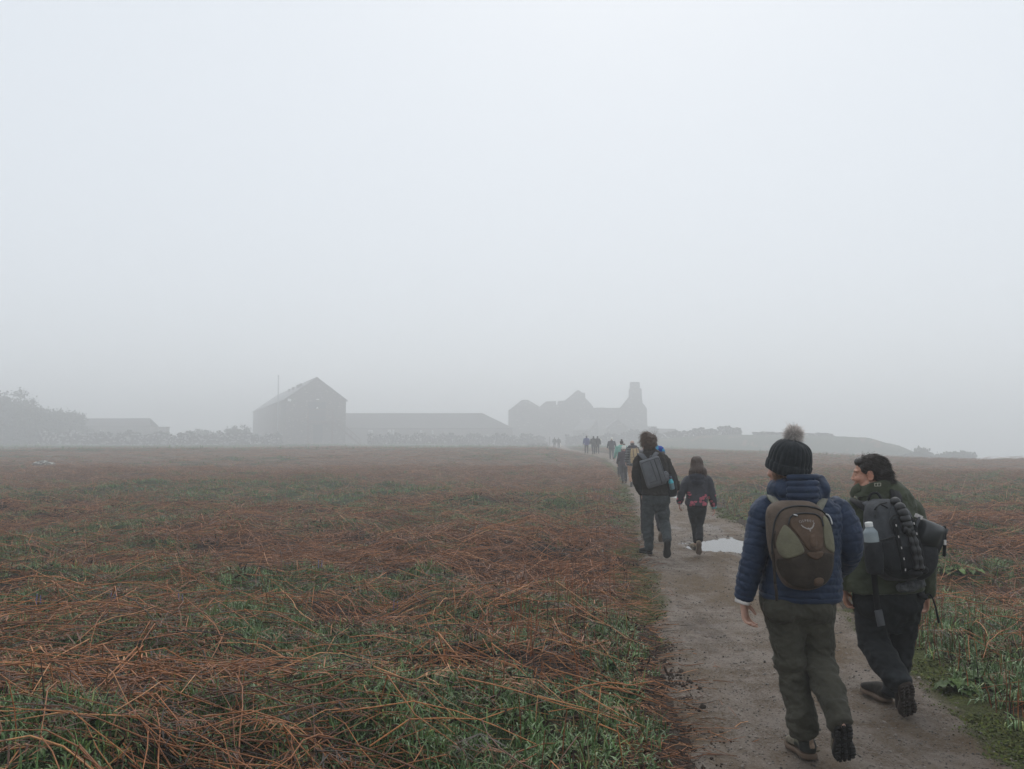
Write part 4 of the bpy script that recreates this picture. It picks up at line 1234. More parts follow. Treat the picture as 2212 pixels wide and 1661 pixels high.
def folds(amp, fx, fz, seed=0, lean=.5, extra=None):
    """cloth folds: ridges running across the garment"""
    def f(co, no):
        q = np.stack([co[:, 0] * fx + lean * co[:, 2] * fx, co[:, 1] * fx, co[:, 2] * fz - lean * co[:, 0] * fz * .6], -1)
        d = amp * (.65 * ridged(q, seed) + .5 * fbm(q * 1.9 + 3.3, 2, seed + 3))
        if extra is not None: d = d * extra(co)
        return d
    return f
def garment(name, parts, voxel, mat, parent, disp=(), smooth=2, post=None):
    me = fuse_mesh(parts, voxel, smooth)
    for f in disp: displace(me, f)
    if post: post(me)
    return link(name, me, mat, parent)
def puff(bones, pitch, amp, power=.38):
    """quilted baffles: bulges between seams that cross each bone (points, radius)"""
    def f(co, no):
        best = np.full(len(co), 1e9); S = np.zeros(len(co))
        for P, r in bones:
            d, s = polyline_s(co, P)
            d = d / r
            k = d < best
            best[k] = d[k]; S[k] = s[k]
        S = S + .004 * fbm(co * 9, 2, 4)
        w = .55 + .6 * np.clip(.5 + fbm(co * 7, 2, 9), 0, 1)
        return amp * w * (2 * np.abs(np.sin(math.pi * S / pitch)) ** power - 1.25)
    return f
SOLE_T = [0, .04, .12, .25, .45, .62, .74, .88, .96, 1]
SOLE_W = [.30, .60, .78, .80, .70, .88, 1.0, .86, .55, .16]
def shoe(parent, heel, toe, up, L, Wd, m_up, m_sole, ankle=None, tread=True, voxel=.005, hi=.085, name='shoe', col=None, ar=.043):
    """heel, toe: ground points of the sole; up: away from the sole"""
    heel = np.asarray(heel, float)
    A = nrm(np.asarray(toe, float) - heel); U = nrm(np.asarray(up, float) - A * np.dot(up, A)); B = np.cross(A, U)
    R = np.stack([B, A, U], 1)
    ts = np.linspace(0, 1, 25)
    ws = np.interp(ts, SOLE_T, SOLE_W) * Wd / 2
    rz = .022 * np.clip((ts - .74) / .26, 0, 1) ** 2 + .006 * np.clip((.1 - ts) / .1, 0, 1)
    out = np.concatenate([np.stack([ws, ts * L, rz], -1), np.stack([-ws[::-1], ts[::-1] * L, rz[::-1]], -1)])
    lay = [(.90, .002), (1.0, .006), (1.05, .016), (1.0, .028), (.9, .030)]
    V = np.concatenate([out * (k, 1, 1) + (0, (1 - k) * .02, h) for k, h in lay])
    n = len(out); F = []
    for i in range(len(lay) - 1):
        for a in range(n):
            b = (a + 1) % n
            F.append((i*n+a, i*n+b, (i+1)*n+b, (i+1)*n+a))
    for a in range(24):
        b0, b1 = n - 1 - a, n - 2 - a
        F.append((a, b0, b1, a + 1)); o = (len(lay) - 1) * n
        F.append((o + a, o + a + 1, o + b1, o + b0))
    sole = [(V, F)]
    if tread:
        for t in np.linspace(.05, .95, 11):
            if .36 < t < .46: continue
            w = np.interp(t, SOLE_T, SOLE_W) * Wd / 2
            z = float(np.interp(t, ts, rz))
            for u in (-.68, 0, .68):
                sole.append(box((u * w, t * L, z - .002), (w * .46, L * .052, .010), rot(18 * (1 if u > 0 else -1 if u < 0 else 0))))
    hh = np.array([.060, .078, .082, .078, .066, .050, .034]) * (hi / .085)
    tt = np.array([.03, .12, .28, .42, .58, .78, .95])
    P = [(0, t * L, .022 + h / 2) for t, h in zip(tt, hh)]
    Rr = [(np.interp(t, SOLE_T, SOLE_W) * Wd / 2 * .94, h / 2) for t, h in zip(tt, hh)]
    up_parts = [xf(tube(P, Rr, 18, (1, 0, 0), 4, .5, 2.6), R, heel)]
    an = heel + A * L * .2 + U * (hi + .06) if ankle is None else np.asarray(ankle, float)
    base = heel + A * L * .2 + U * .05
    up_parts.append(tube([base, base * .4 + an * .6], [ar, ar * .95], 16, A, 3, .2))
    me = fuse_mesh(up_parts, voxel, 2)
    if col is not None:
        co, _ = coords(me)
        set_col(me, col((co - heel) @ R / L))
    o = link(name, me, m_up, parent)
    V, F = merge(sole)
    put('sole', (V @ R.T + heel, F), m_sole, o, True)
    return o, R
class Shell:
    """a soft pack: rings (z, x centre, half width, depth) standing on a back panel"""
    def __init__(s, O, X, Z, D, rg, ex=3.0, seed=0, amp=.004):
        s.O, s.X, s.Z, s.D = [np.asarray(v, float) for v in (O, nrm(X), nrm(Z), nrm(D))]
        s.r = catmull(np.array(rg, float), 7); s.ex = ex; s.seed = seed; s.amp = amp
        s.r = s.r[np.argsort(s.r[:, 0])]
    def at(s, z): return [np.interp(z, s.r[:, 0], s.r[:, i]) for i in (1, 2, 3)]
    def front(s, x, z):
        xc, hw, dp = s.at(z)
        u = np.clip(np.abs(x - xc) / hw, 0, .97)
        return dp / 2 * (1 + (1 - u ** s.ex) ** (1 / s.ex)) + s.wr(x, z)
    def wr(s, x, z): return s.amp * fbm(np.array([[x * 14, z * 11, s.seed]]), 2, s.seed)[0]
    def P(s, x, z, d): return s.O + s.X * x + s.Z * z + s.D * d
    def S(s, x, z, off=0.0): return s.P(x, z, s.front(x, z) + off)
    def mesh(s, seg=56):
        V = []
        A = np.linspace(0, 2*math.pi, seg, endpoint=False)
        ca = np.sign(np.cos(A)) * np.abs(np.cos(A)) ** (2 / s.ex); sa = np.sign(np.sin(A)) * np.abs(np.sin(A)) ** (2 / s.ex)
        for z, xc, hw, dp in s.r:
            for c, d in zip(ca, sa):
                x = xc + hw * c
                V.append(s.P(x, z, dp / 2 * (1 + d) + (s.wr(x, z) if d > 0 else 0)))
        n = len(s.r); F = []
        for i in range(n - 1):
            for j in range(seg):
                k = (j+1) % seg
                F.append((i*seg+j, i*seg+k, (i+1)*seg+k, (i+1)*seg+j))
        F += [tuple(range(seg-1, -1, -1)), tuple(range((n-1)*seg, n*seg))]
        return np.array(V), F
    def patch(s, poly, off=.004, sub=5):
        P = np.array(poly, float)
        Pc = np.vstack([P, P[:1]])
        pts = np.concatenate([Pc[i] + (Pc[i+1] - Pc[i]) * np.linspace(0, 1, sub, endpoint=False)[:, None] for i in range(len(P))])
        # round the corners
        for _ in range(3): pts = (np.roll(pts, 1, 0) + pts * 2 + np.roll(pts, -1, 0)) / 4
        c = pts.mean(0); n = len(pts)
        V, F = [], []
        prof = [(1.0, -.004), (.985, off * .55), (.95, off), (.8, off * 1.15), (.6, off * 1.25), (.4, off * 1.3), (.2, off * 1.3)]
        for k, o in prof:
            for q in c + (pts - c) * k: V.append(s.S(q[0], q[1], o))
        V.append(s.S(c[0], c[1], off * 1.3))
        for i in range(len(prof) - 1):
            for a in range(n):
                b = (a+1) % n
                F.append((i*n+a, i*n+b, (i+1)*n+b, (i+1)*n+a))
        o = (len(prof) - 1) * n
        for a in range(n): F.append((o + a, o + (a+1) % n, len(V) - 1))
        return np.array(V), F
    def line(s, pts, r=.003, off=.002, res=6):
        p = catmull(np.array(pts, float), res)
        return tube([s.S(a, b, off) for a, b in p], r, 8, s.D, 1, .3)
    def web(s, pts, w, t=.004, off=.004, res=4):
        p = catmull(np.array(pts, float), res)
        return strap([s.S(a, b, off) for a, b in p], w, t, s.D, 1)
    def text(s, string, size, place):
        """letters laid on the front; place(i, n) gives x, z, angle"""
        parts = []
        for i, chh in enumerate(string):
            cu = bpy.data.curves.new('t', 'FONT'); cu.body = chh; cu.size = size; cu.align_x = 'CENTER'; cu.extrude = .0006
            ob = bpy.data.objects.new('t', cu); COL.objects.link(ob)
            me = bpy.data.meshes.new_from_object(ob.evaluated_get(bpy.context.evaluated_depsgraph_get()))
            V = np.array([v.co[:] for v in me.vertices]); F = [tuple(p.vertices) for p in me.polygons]
            bpy.data.objects.remove(ob); bpy.data.meshes.remove(me); bpy.data.curves.remove(cu)
            x, z, a = place(i, len(string))
            ca, sa = math.cos(a), math.sin(a)
            U = [s.S(x + v[0] * ca - v[1] * sa, z + v[0] * sa + v[1] * ca, .0135 + v[2]) for v in V]
            parts.append((np.array(U), F))
        return merge(parts)
def strands(roots, dirs, L, r, bend, n=5, jit=.25, seed=3):
    """hair strands: arrays of roots and directions; returns tubes batch with no colour"""
    rg = np.random.default_rng(seed)
    N = len(roots)
    P = np.zeros((N, n, 3)); P[:, 0] = roots
    d = np.array(dirs, float)
    L = L * rg.uniform(.6, 1.25, N)
    b = rg.normal(0, jit, (N, 3))
    for k in range(1, n):
        d = d + np.asarray(bend) / n + b / n
        d /= np.linalg.norm(d, axis=1)[:, None]
        P[:, k] = P[:, k-1] + d * (L / (n-1))[:, None]
    R = np.linspace(1, .35, n)[None] * np.full((N, 1), r)
    return P, R
def hair_obj(parent, shell, P, R, col, name='hair'):
    rg = np.random.default_rng(9)
    C = np.array(col)[None] * rg.uniform(.55, 1.6, (len(P), 1))
    V1, Q1, C1 = tubes_batch(P, R, 3, C)
    V2, F2 = shell
    Q2 = np.array([f if len(f) == 4 else (f[0], f[1], f[2], f[2]) for f in F2])
    C2 = np.tile(np.array(col) * .6, (len(V2), 1))
    V, Q, CC = join([(np.asarray(V2), Q2, C2), (V1, Q1, C1)])
    return link(name, big_mesh(name, V, Q, CC), m_hair, parent)
def as_part(me):
    V = coords(me)[0]; F = [tuple(p.vertices) for p in me.polygons]
    return V, F
m_hair = attr_mat('hair', rough=0.45, spec=0.45)
m_sole = plain('rubber_sole', (0.012, 0.011, 0.010), 0.75)
m_solebr = plain('brown_sole', (0.10, 0.065, 0.042), 0.8, var=.3)
m_buckle = plain('black_plastic', (0.012, 0.012, 0.013), 0.45)
GROUP = 'walkers on the path'
def person(base, label):
    return empty('person', base, label, 'person', GROUP)
# ================================================================== the two walkers in front
def GS(px, py):
    g = G(px, py)
    for _ in range(3): g = G(px, py, float(surf_z(g[0], g[1])))
    return g
def knit_hat(parent, c, R, r, h, ribs, mat, cuff=.055, name='hat', seg=0):
    seg = seg or ribs * 8
    prof = [(-.004, .93), (0, .985), (.004, 1.02), (cuff * .5, 1.045), (cuff * .92, 1.04), (cuff, 1.01), (cuff + .002, .975), (cuff + .012, .985)]
    prof = [(a, b, 1.0) for a, b in prof]
    for t in np.linspace(.12, 1, 14):
        z = cuff + .012 + (h - cuff - .012) * math.sin(t * math.pi / 2) ** .95
        prof.append((z, .985 * max(.03, math.cos(t * math.pi / 2) ** .62), .5 + .5 * (1 - t)))
    V = []
    A = np.linspace(0, 2 * math.pi, seg, endpoint=False)
    rib = np.abs(np.sin(A * ribs / 2)) ** .6
    for z, k, w in prof:
        rr = r * k * (1 + .055 * w * (rib - .75)) + .0015 * np.sin(A * 7 + z * 60)
        V.append(np.stack([rr * np.cos(A) * .96, rr * np.sin(A) * 1.06, z + .002 * np.sin(A * 5 + 1) + 0 * A], -1))
    n = len(V); V = np.concatenate(V + [np.array([[0, 0, h]])]); F = []
    for i in range(n - 1):
        for j in range(seg):
            q = (j + 1) % seg
            F.append((i*seg+j, i*seg+q, (i+1)*seg+q, (i+1)*seg+j))
    for j in range(seg): F.append(((n-1)*seg + j, (n-1)*seg + (j+1) % seg, n*seg))
    return put(name, xf((V, F), R, c), mat, parent)
def pompom(parent, c, r, col, n=2600, thick=.0011, seed=4):
    rg = np.random.default_rng(seed)
    d = rg.normal(size=(n, 3)); d /= np.linalg.norm(d, axis=1)[:, None]
    cl = fbm(d * 2.6 + seed, 2)
    P, R = strands(np.asarray(c) + d * r * .35, d + rg.normal(0, .18, (n, 3)), r * (.62 + .18 * cl), thick, (0, 0, .0), 4, .35, seed)
    C = np.array(col)[None] * (rg.uniform(.55, 1.45, (n, 1)) * (1 + .35 * cl[:, None]))
    k = rg.random(n) < .06
    P[k] = P[k, :1] + (P[k] - P[k, :1]) * 1.45
    V1, Q1, C1 = tubes_batch(P, R, 3, C)
    sv, sf = ell(c, r * .62, None, 24, 16)
    sv = sv + nrm(sv - np.asarray(c)) * 0
    Q2 = np.array([f if len(f) == 4 else (f[0], f[1], f[2], f[2]) for f in sf])
    V, Q, CC = join([(V1, Q1, C1), (sv, Q2, np.tile(np.array(col) * .7, (len(sv), 1)))])
    return link('pompom', big_mesh('pompom', V, Q, CC), attr_mat('faux_fur', rough=.8, spec=.2), parent)

m_navy = fabric('navy_quilt', (0.019, 0.031, 0.061), .62, .18, 9, 500, .12, .25)
m_wool = fabric('charcoal_wool', (0.020, 0.023, 0.026), .95, .25, 60, 420, .8, .4)
m_olive = fabric('olive_trousers', (0.052, 0.049, 0.037), .8, .16, 7, 600, .2, .1, .25)
m_cuff = fabric('pale_cuff', (0.62, 0.58, 0.56), .9)
m_taupe = fabric('taupe_nylon', (0.088, 0.064, 0.048), .75, .2, 14, 700, .3, .1, .3)
m_taupe2 = fabric('brown_nylon', (0.100, 0.066, 0.046), .75, .2, 14, 700, .3, .1, .3)
m_darkpk = fabric('dark_brown_mesh', (0.040, 0.031, 0.024), .85, .2, 16, 500, .5, .1, .3)
m_khaki = fabric('khaki_mesh', (0.155, 0.145, 0.098), .85, .15, 16, 500, .4, .1, .3)
m_khstrap = fabric('khaki_strap', (0.15, 0.145, 0.115), .8, .1, 20, 500, .3)
m_zip = plain('zip', (0.010, 0.010, 0.011), .6)
m_steel = plain('zip_pull', (0.45, 0.45, 0.45), .35, .8)
m_print = plain('grey_print', (0.30, 0.27, 0.25), .7)

# ---------------- walker in the navy quilted jacket and bobble hat
Y1 = 4.2
b1_ = GS(1745, 1640)
p1 = person((b1_[0], Y1, b1_[2]), 'person in a navy quilted jacket and grey bobble hat with a brown backpack')
J1 = dict(Lsh=W(1662, 1098, Y1), Lel=W(1631, 1190, Y1 - .02), Lwr=W(1605, 1298, Y1), Rsh=W(1798, 1098, Y1), Rel=W(1836, 1174, Y1 - .03), Rwr=W(1802, 1232, Y1 + .24),
          Lhip=W(1692, 1305, Y1), Lkn=W(1711, 1440, Y1 + .02), Lan=W(1738, 1590, Y1), Rhip=W(1761, 1305, Y1), Rkn=W(1771, 1432, Y1), Ran=W(1818, 1566, Y1 - .27),
          head=W(1697, 1010, Y1 + .03))
H1R = rot(40, -4, 0)
body_mesh(p1, J1, 1.62, H1R, .98, .0045, (.50, .30, .23), [
    (J1['Lwr'], (.14, .06, -1), (.75, -.6, .1), -1, 1.02, .62), (J1['Rwr'], (-.6, .6, -.2), (-.3, -.2, -1), 1, .92, .6)], hair_tint=(.16, .10, .06))
HatR = rot(40, 17, -3)
hat = knit_hat(p1, W(1699, 1017, Y1 + .03) + HatR @ np.array((0, -.005, -.002)), HatR, .109, .172, 24, m_wool, .052)
pompom(hat, W(1714, 939, Y1 + .01), .055, (.66, .61, .58))
rg = np.random.default_rng(3)
nr = W(1722, 1019, Y1 - .055)
P, R = strands(nr + rg.normal(0, .014, (260, 3)) * (1.6, .6, .6), np.tile((-.25, -.15, -1.0), (260, 1)), .055, .0011, (0, 0, -.3), 5, .35, 8)
P2_, R2_ = strands(W(1678, 1024, Y1 - .02) + rg.normal(0, .010, (160, 3)), np.tile((.15, -.1, -1.0), (160, 1)), .05, .0010, (0, 0, -.3), 5, .35, 12)
hair_obj(p1, ell(nr + (0, .03, 0), (.05, .03, .03)), np.concatenate([P, P2_]), np.concatenate([R, R2_]), (.15, .085, .05))
# jacket
tors = rings([(1700, 1760, 1052, Y1, .13), (1676, 1786, 1068, Y1, .19), (1656, 1804, 1088, Y1, .25), (1653, 1812, 1120, Y1, .29), (1658, 1810, 1170, Y1, .29), (1654, 1810, 1215, Y1, .28), (1646, 1813, 1258, Y1, .29), (1645, 1812, 1283, Y1, .28)], 44, 5, .12)
Ls = [(1672, 1092, Y1, 27), (1653, 1108, Y1, 31), (1640, 1146, Y1, 27), (1632, 1186, Y1 - .02, 26), (1619, 1240, Y1 - .02, 24.5), (1606, 1291, Y1, 19)]
Rs = [(1790, 1093, Y1, 26), (1811, 1109, Y1, 30), (1829, 1140, Y1 - .02, 29), (1836, 1174, Y1 - .03, 27), (1828, 1206, Y1 + .04, 25), (1806, 1230, Y1 + .2, 21)]
bl, br_ = [np.array([W(i[0], i[1], i[2]) for i in L]) for L in (Ls, Rs)]
bt = np.array([W(1733, 1060, Y1), W(1733, 1300, Y1)])
jk = garment('jacket', [tors, limb(Ls, 24, 6, .25), limb(Rs, 24, 6, .25)], .0046, m_navy, p1,
             [puff([(bl, .075), (br_, .08), (bt, .165)], .036, .0034), folds(.0040, 15, 18, 5, .8), folds(.0018, 34, 40, 6)], 3)
# the hood lying on the collar, its middle panel quilted
hw = lambda x, y, dy: W(x, y, Y1 + dy)
hood = [ell(hw(1722, 1058, -.015), (.150, .125, .068), rot(0, 12, 4)), ell(hw(1683, 1060, .03), (.055, .11, .072)), ell(hw(1765, 1058, .02), (.052, .12, .085)), ell(hw(1733, 1072, -.075), (.105, .07, .052))]
hd = garment('hood', hood, .0045, m_navy, jk, [folds(.0045, 17, 20, 9, .6)], 3)
pan = [tube([hw(1703, y, d + .012), hw(1712, y + .5, d), hw(1735, y + 1, d - .012), hw(1758, y, d - .004), hw(1765, y - .5, d + .012)], np.array([.0150, .0170, .0178, .0170, .0150]), 14, (0, 0, 1), 4, .7) for y, d in ((1031, -.085), (1044.5, -.118), (1058, -.132), (1071.5, -.138), (1084, -.135))]
garment('hood_panel', pan, .0038, m_navy, hd, [folds(.0012, 40, 60, 2)], 1)
put('cuff', limb([(1606, 1290, Y1, 17), (1603, 1303, Y1, 15.5)], 20, 3, .1), m_cuff, jk)
put('hem', rings([(1643, 1814, 1284, Y1, .285), (1645, 1812, 1291, Y1, .28)], 44, 3, .3), m_navy, jk)
# trousers
hips = rings([(1652, 1800, 1268, Y1, .24), (1648, 1801, 1300, Y1, .25), (1654, 1798, 1322, Y1, .235), (1672, 1780, 1345, Y1, .16)], 40, 5, .7)
Lg = [(1692, 1318, Y1, 40), (1699, 1370, Y1 + .01, 35), (1707, 1420, Y1 + .02, 30), (1712, 1455, Y1 + .02, 28), (1722, 1505, Y1, 28), (1733, 1555, Y1 - .01, 30), (1738, 1583, Y1, 26)]
Rg = [(1762, 1318, Y1, 38), (1766, 1370, Y1 + .01, 33), (1769, 1420, Y1 + .01, 29), (1776, 1452, Y1 - .04, 29), (1793, 1500, Y1 - .14, 29), (1807, 1540, Y1 - .22, 27), (1817, 1566, Y1 - .27, 24)]
bum = [ell(W(1728, 1340, Y1), (.06, .075, .06)), ell(W(1727, 1362, Y1), (.035, .06, .05)), ell(W(1690, 1312, Y1 - .05), (.088, .085, .085)), ell(W(1762, 1312, Y1 - .05), (.086, .085, .085))]
def knee_w(co):
    z = co[:, 2]
    return .55 + .9 * np.exp(-((z - .46) / .13) ** 2) + 1.1 * np.exp(-((z - .15) / .09) ** 2) + .5 * np.exp(-((z - .80) / .05) ** 2)
garment('trousers', [hips, limb(Lg, 26, 6, .15), limb(Rg, 26, 6, .15)] + bum, .0046, m_olive, p1, [folds(.011, 6, 6, 14, 1.5, knee_w), folds(.006, 12, 13, 21, 1.1, knee_w), folds(.0025, 26, 30, 25, .6)], 4)
def col1(L):
    C = np.tile((.030, .031, .028), (len(L), 1))
    C[(L[:, 1] > .50)] = (.155, .135, .10)
    C[(L[:, 1] > .2) & (L[:, 1] < .5) & (L[:, 2] > .24)] = (.10, .095, .065)
    C[(L[:, 2] < .16)] = (.055, .040, .030)
    C[(np.abs(L[:, 1] - .02) < .06) & (L[:, 2] > .25) & (np.abs(L[:, 0]) < .05)] = (.24, .17, .12)
    return C
m_shoe = attr_mat('walking_shoe', rough=.8, spec=.3, var=.35, vscale=60)
m_ankle = plain('dark_sock', (.018, .018, .018), .9)
hl, tl = GS(1756, 1647), GS(1700, 1606)
so, SR = shoe(p1, hl + (0, 0, .004), tl + (0, 0, .004), (0, 0, 1), .262, .104, m_shoe, m_solebr, J1['Lan'] + (0, 0, .03), False, .004, .085, col=col1)
put('stripe', tube([hl + SR @ np.array((.050, y, z)) for y, z in ((.02, .05), (.06, .036), (.10, .050), (.15, .044), (.19, .036))], .0035, 8, (0, 0, 1), 4), m_khaki, so)
shoe(p1, W(1822, 1567, 3.90), W(1827, 1649, 4.02), (0, 1, .35), .262, .112, m_shoe, m_sole, J1['Ran'] + (0, .02, 0), True, .004, .085, col=col1)

# ---------------- the brown backpack on that walker
s1 = 3.92 / FPX
def q1(zx, zy): return ((1539 + .2601 * zx - 1737) * s1, (1183 - (891 + .2601 * zy)) * s1)
o_ = W(1737, 1183, 3.92); o_[1] = Y1 - .145
bp1 = empty('backpack', o_, 'brown and khaki daypack on the back of the walker in the navy jacket', 'backpack', 'backpacks')
rg1 = []
for zy, a, b, dp in ((1485, 730, 830, .10), (1470, 660, 880, .125), (1430, 610, 945, .15), (1370, 575, 985, .165), (1300, 548, 1006, .175), (1200, 510, 1018, .18), (1080, 492, 1018, .18), (980, 490, 1010, .172), (880, 495, 985, .155), (820, 515, 950, .135), (785, 550, 915, .115), (762, 610, 870, .09), (755, 660, 820, .06)):
    (xa, z), (xb, _) = q1(a, zy), q1(b, zy)
    rg1.append((z, (xa + xb) / 2, (xb - xa) / 2, dp))
sh1 = Shell(o_, (1, 0, 0), (0, .06, 1), (0, -1, .06), rg1, 2.7, 3, .004)
put('pack_body', sh1.mesh(), m_taupe, bp1)
pt_ = lambda L: [q1(a, b) for a, b in L]
put('base_panel', sh1.patch(pt_([(524, 1215), (640, 1212), (745, 1172), (900, 1165), (1016, 1190), (1004, 1310), (960, 1400), (880, 1455), (770, 1474), (660, 1450), (590, 1395), (545, 1310)]), .004), m_darkpk, bp1)
put('side_pocket', sh1.patch(pt_([(592, 935), (650, 1000), (700, 1070), (742, 1165), (690, 1195), (590, 1225), (545, 1190), (522, 1110), (540, 1030)]), .008), m_khaki, bp1)
put('side_pocket', sh1.patch(pt_([(925, 868), (975, 895), (1003, 960), (1014, 1060), (1012, 1180), (960, 1165), (905, 1135), (898, 1010)]), .007), m_khaki, bp1)
put('front_pocket', sh1.patch(pt_([(612, 935), (640, 885), (700, 860), (800, 856), (868, 868), (900, 905), (905, 985), (895, 1120), (850, 1165), (765, 1160), (720, 1080), (665, 1000)]), .009), m_taupe2, bp1)
for pc_ in [sh1.patch(pt_([(772, 1020), (828, 1010), (838, 1070), (835, 1130), (775, 1135), (770, 1080)]), .015, 4), sh1.patch(pt_([(800, 1372), (895, 1366), (892, 1440), (812, 1448)]), .010, 4), sh1.patch(pt_([(740, 1165), (900, 1155), (880, 1200), (820, 1235), (760, 1200)]), .010, 4)]: put('centre_strap', pc_, m_taupe2, bp1)
put('zip', [sh1.line(pt_([(500, 1190), (506, 1040), (528, 920), (580, 840), (660, 806), (770, 798), (870, 812), (945, 850), (990, 920), (1008, 1010)]), .0045, .004),
            sh1.line(pt_([(620, 945), (640, 890), (690, 864), (770, 856), (850, 864), (895, 900), (904, 960)]), .0042, .012)], m_zip, bp1)
for pc_ in [sh1.web(pt_([(668, 868), (700, 876)]), .008, .004, .016), sh1.web(pt_([(962, 866), (985, 872)]), .008, .005, .012), sh1.web(pt_([(985, 870), (1003, 905), (1008, 950)]), .007, .004, .012)]: put('zip_pull', pc_, m_steel, bp1)
put('webbing', [sh1.web(pt_([(505, 1140), (512, 1290), (524, 1430)]), .013, .004, .003), strap([sh1.S(*q1(524, 1430), .004), W(1539 + .2601 * 532, 891 + .2601 * 1500, 3.93), W(1539 + .2601 * 533, 891 + .2601 * 1566, 3.94)], .014, .004, (0, -1, 0), 3),
                sh1.web(pt_([(520, 1000), (512, 1080), (520, 1140)]), .010, .003, .003)], m_darkpk, bp1)
put('lettering', sh1.text('OSPREY', .0172, lambda i, n: (q1(768 + (i - 2.5) * 21.5, 0)[0], q1(0, 930 - 9 * (1 - ((i - 2.5) / 2.5) ** 2) + 3)[1], -(i - 2.5) * -.055)), m_print, bp1, False)
wing = [sh1.web(pt_([(716, 948), (738, 966), (765, 978), (785, 976), (806, 966), (828, 932)]), .0045, .001, .0145, 5), sh1.web(pt_([(724, 962), (748, 974), (772, 984)]), .0035, .001, .0145), sh1.web(pt_([(822, 952), (804, 974), (786, 984)]), .0035, .001, .0145), sh1.web(pt_([(768, 972), (780, 984), (786, 1000)]), .0055, .001, .015)]
put('emblem', wing, m_print, bp1, False)
def over(pxs, w, mat, parent, name='shoulder_strap', t=.012, nor=(0, -.75, .65)):
    return put(name, strap([W(*p) for p in pxs], w, t, nor, 5), mat, parent)
over([(1685, 1100, Y1 - .175), (1679, 1090, Y1 - .15), (1671, 1080, Y1 - .105), (1665, 1073, Y1 - .04), (1664, 1074, Y1 + .06)], .038, m_khstrap, bp1)
over([(1768, 1100, Y1 - .18), (1774, 1088, Y1 - .15), (1780, 1076, Y1 - .07), (1782, 1068, Y1 - .0), (1780, 1074, Y1 + .06)], .038, m_khstrap, bp1)
for pc_ in [box(W(1685, 1092, 3.985), (.040, .014, .012)), box(W(1708, 1093, 3.99), (.06, .010, .008))]: put('buckle', pc_, m_buckle, bp1, False)

# ---------------- walker in the green jacket
m_green = fabric('green_shell', (0.048, 0.055, 0.032), .62, .2, 8, 600, .15, .1, .22)
m_black = fabric('black_trousers', (0.011, 0.012, 0.013), .75, .3, 8, 600, .2, .05, .25)
m_blgrey = fabric('blue_grey_trousers', (0.030, 0.034, 0.038), .75, .35, 9, 600, .2, .05, .3)
Y2 = 5.05
b2_ = GS(1935, 1515)
p2 = person((b2_[0], Y2, b2_[2]), 'dark haired person in a green jacket turning to look left')
J2 = dict(Lsh=W(1842, 1094, Y2), Lel=W(1832, 1188, Y2 - .02), Lwr=W(1820, 1276, Y2 + .02), Rsh=W(1968, 1096, Y2), Rel=W(1997, 1195, Y2 - .02), Rwr=W(2003, 1288, Y2 + .05),
          Lhip=W(1884, 1300, Y2), Lkn=W(1894, 1393, Y2), Lan=W(1950, 1478, Y2 - .27), Rhip=W(1956, 1300, Y2), Rkn=W(1944, 1402, Y2 + .06), Ran=W(1924, 1496, Y2 + .03),
          head=W(1877, 1024, Y2 + .01))
H2R = rot(62, -3, 0)
body_mesh(p2, J2, 1.56, H2R, .96, .0045, (.42, .22, .15), [(J2['Lwr'], (.35, .10, -1), (.7, -.6, .2), -1, .95, .6), (J2['Rwr'], (0, .2, -1), (-1, .1, 0), 1, .9, .6)], hair_tint=(.02, .014, .012))
hc = J2['head']
cap = [xf(ell((0, -.028, .042), (.083, .098, .084)), H2R, hc), xf(ell((0, -.075, .0), (.074, .064, .070)), H2R, hc), xf(ell((0, -.098, -.035), (.045, .04, .05)), H2R, hc), xf(ell((.0, .022, .078), (.064, .060, .040)), H2R, hc)]
cme = fuse_mesh(cap, .004, 2)
displace(cme, lambda co, no: .0013 * ridged(np.stack([co[:, 0] * 30, co[:, 1] * 30, co[:, 2] * 70 + co[:, 0] * 40], -1), 4))
co_, no_ = coords(cme)
i_ = rg.integers(len(co_), size=3600)
i_ = i_[((co_[i_] - hc) @ H2R)[:, 1] < .035]
Lh = (co_[i_] - hc) @ H2R
dr_ = (np.stack([-Lh[:, 0] * 2, -np.ones(len(i_)) * .9, -.25 - Lh[:, 2] * 2.5], -1)) @ H2R.T + no_[i_] * .12
dr_ = dr_ - no_[i_] * ((dr_ * no_[i_]).sum(1) + .10)[:, None]
P, R = strands(co_[i_] + no_[i_] * .001, dr_, .05, .0011, (0, 0, -.1), 5, .14, 21)
wi = np.where((Lh[:, 1] > -.02) & (Lh[:, 2] > .07))[0][:60]
P3_, R3_ = strands(co_[i_][wi], no_[i_][wi] + rg.normal(0, .45, (len(wi), 3)) + (-.2, 0, .25), .030, .0007, (.5, 0, -.3), 5, .9, 5)
hair_obj(p2, as_part(cme), np.concatenate([P, P3_]), np.concatenate([R, R3_]), (.026, .017, .013))
put('earring', ell(hc + H2R @ np.array((-.083, -.004, -.05)), .004, None, 8, 6), m_steel, p2)
tors = rings([(1850, 1936, 1058, Y2, .17), (1845, 1958, 1074, Y2, .22), (1838, 1974, 1092, Y2, .25), (1832, 1980, 1125, Y2, .28), (1834, 1980, 1175, Y2, .28), (1830, 1984, 1220, Y2, .29), (1822, 1990, 1254, Y2, .31), (1824, 1990, 1272, Y2, .31)], 44, 5, .1)
Ls = [(1854, 1090, Y2, 20), (1842, 1106, Y2, 23), (1836, 1150, Y2, 21), (1831, 1195, Y2 - .02, 20), (1824, 1240, Y2, 18), (1820, 1270, Y2 + .02, 15)]
Rs = [(1958, 1092, Y2, 20), (1972, 1108, Y2, 23), (1986, 1155, Y2 - .01, 21), (1997, 1200, Y2 - .02, 20), (2002, 1248, Y2, 18), (2003, 1284, Y2 + .04, 15)]
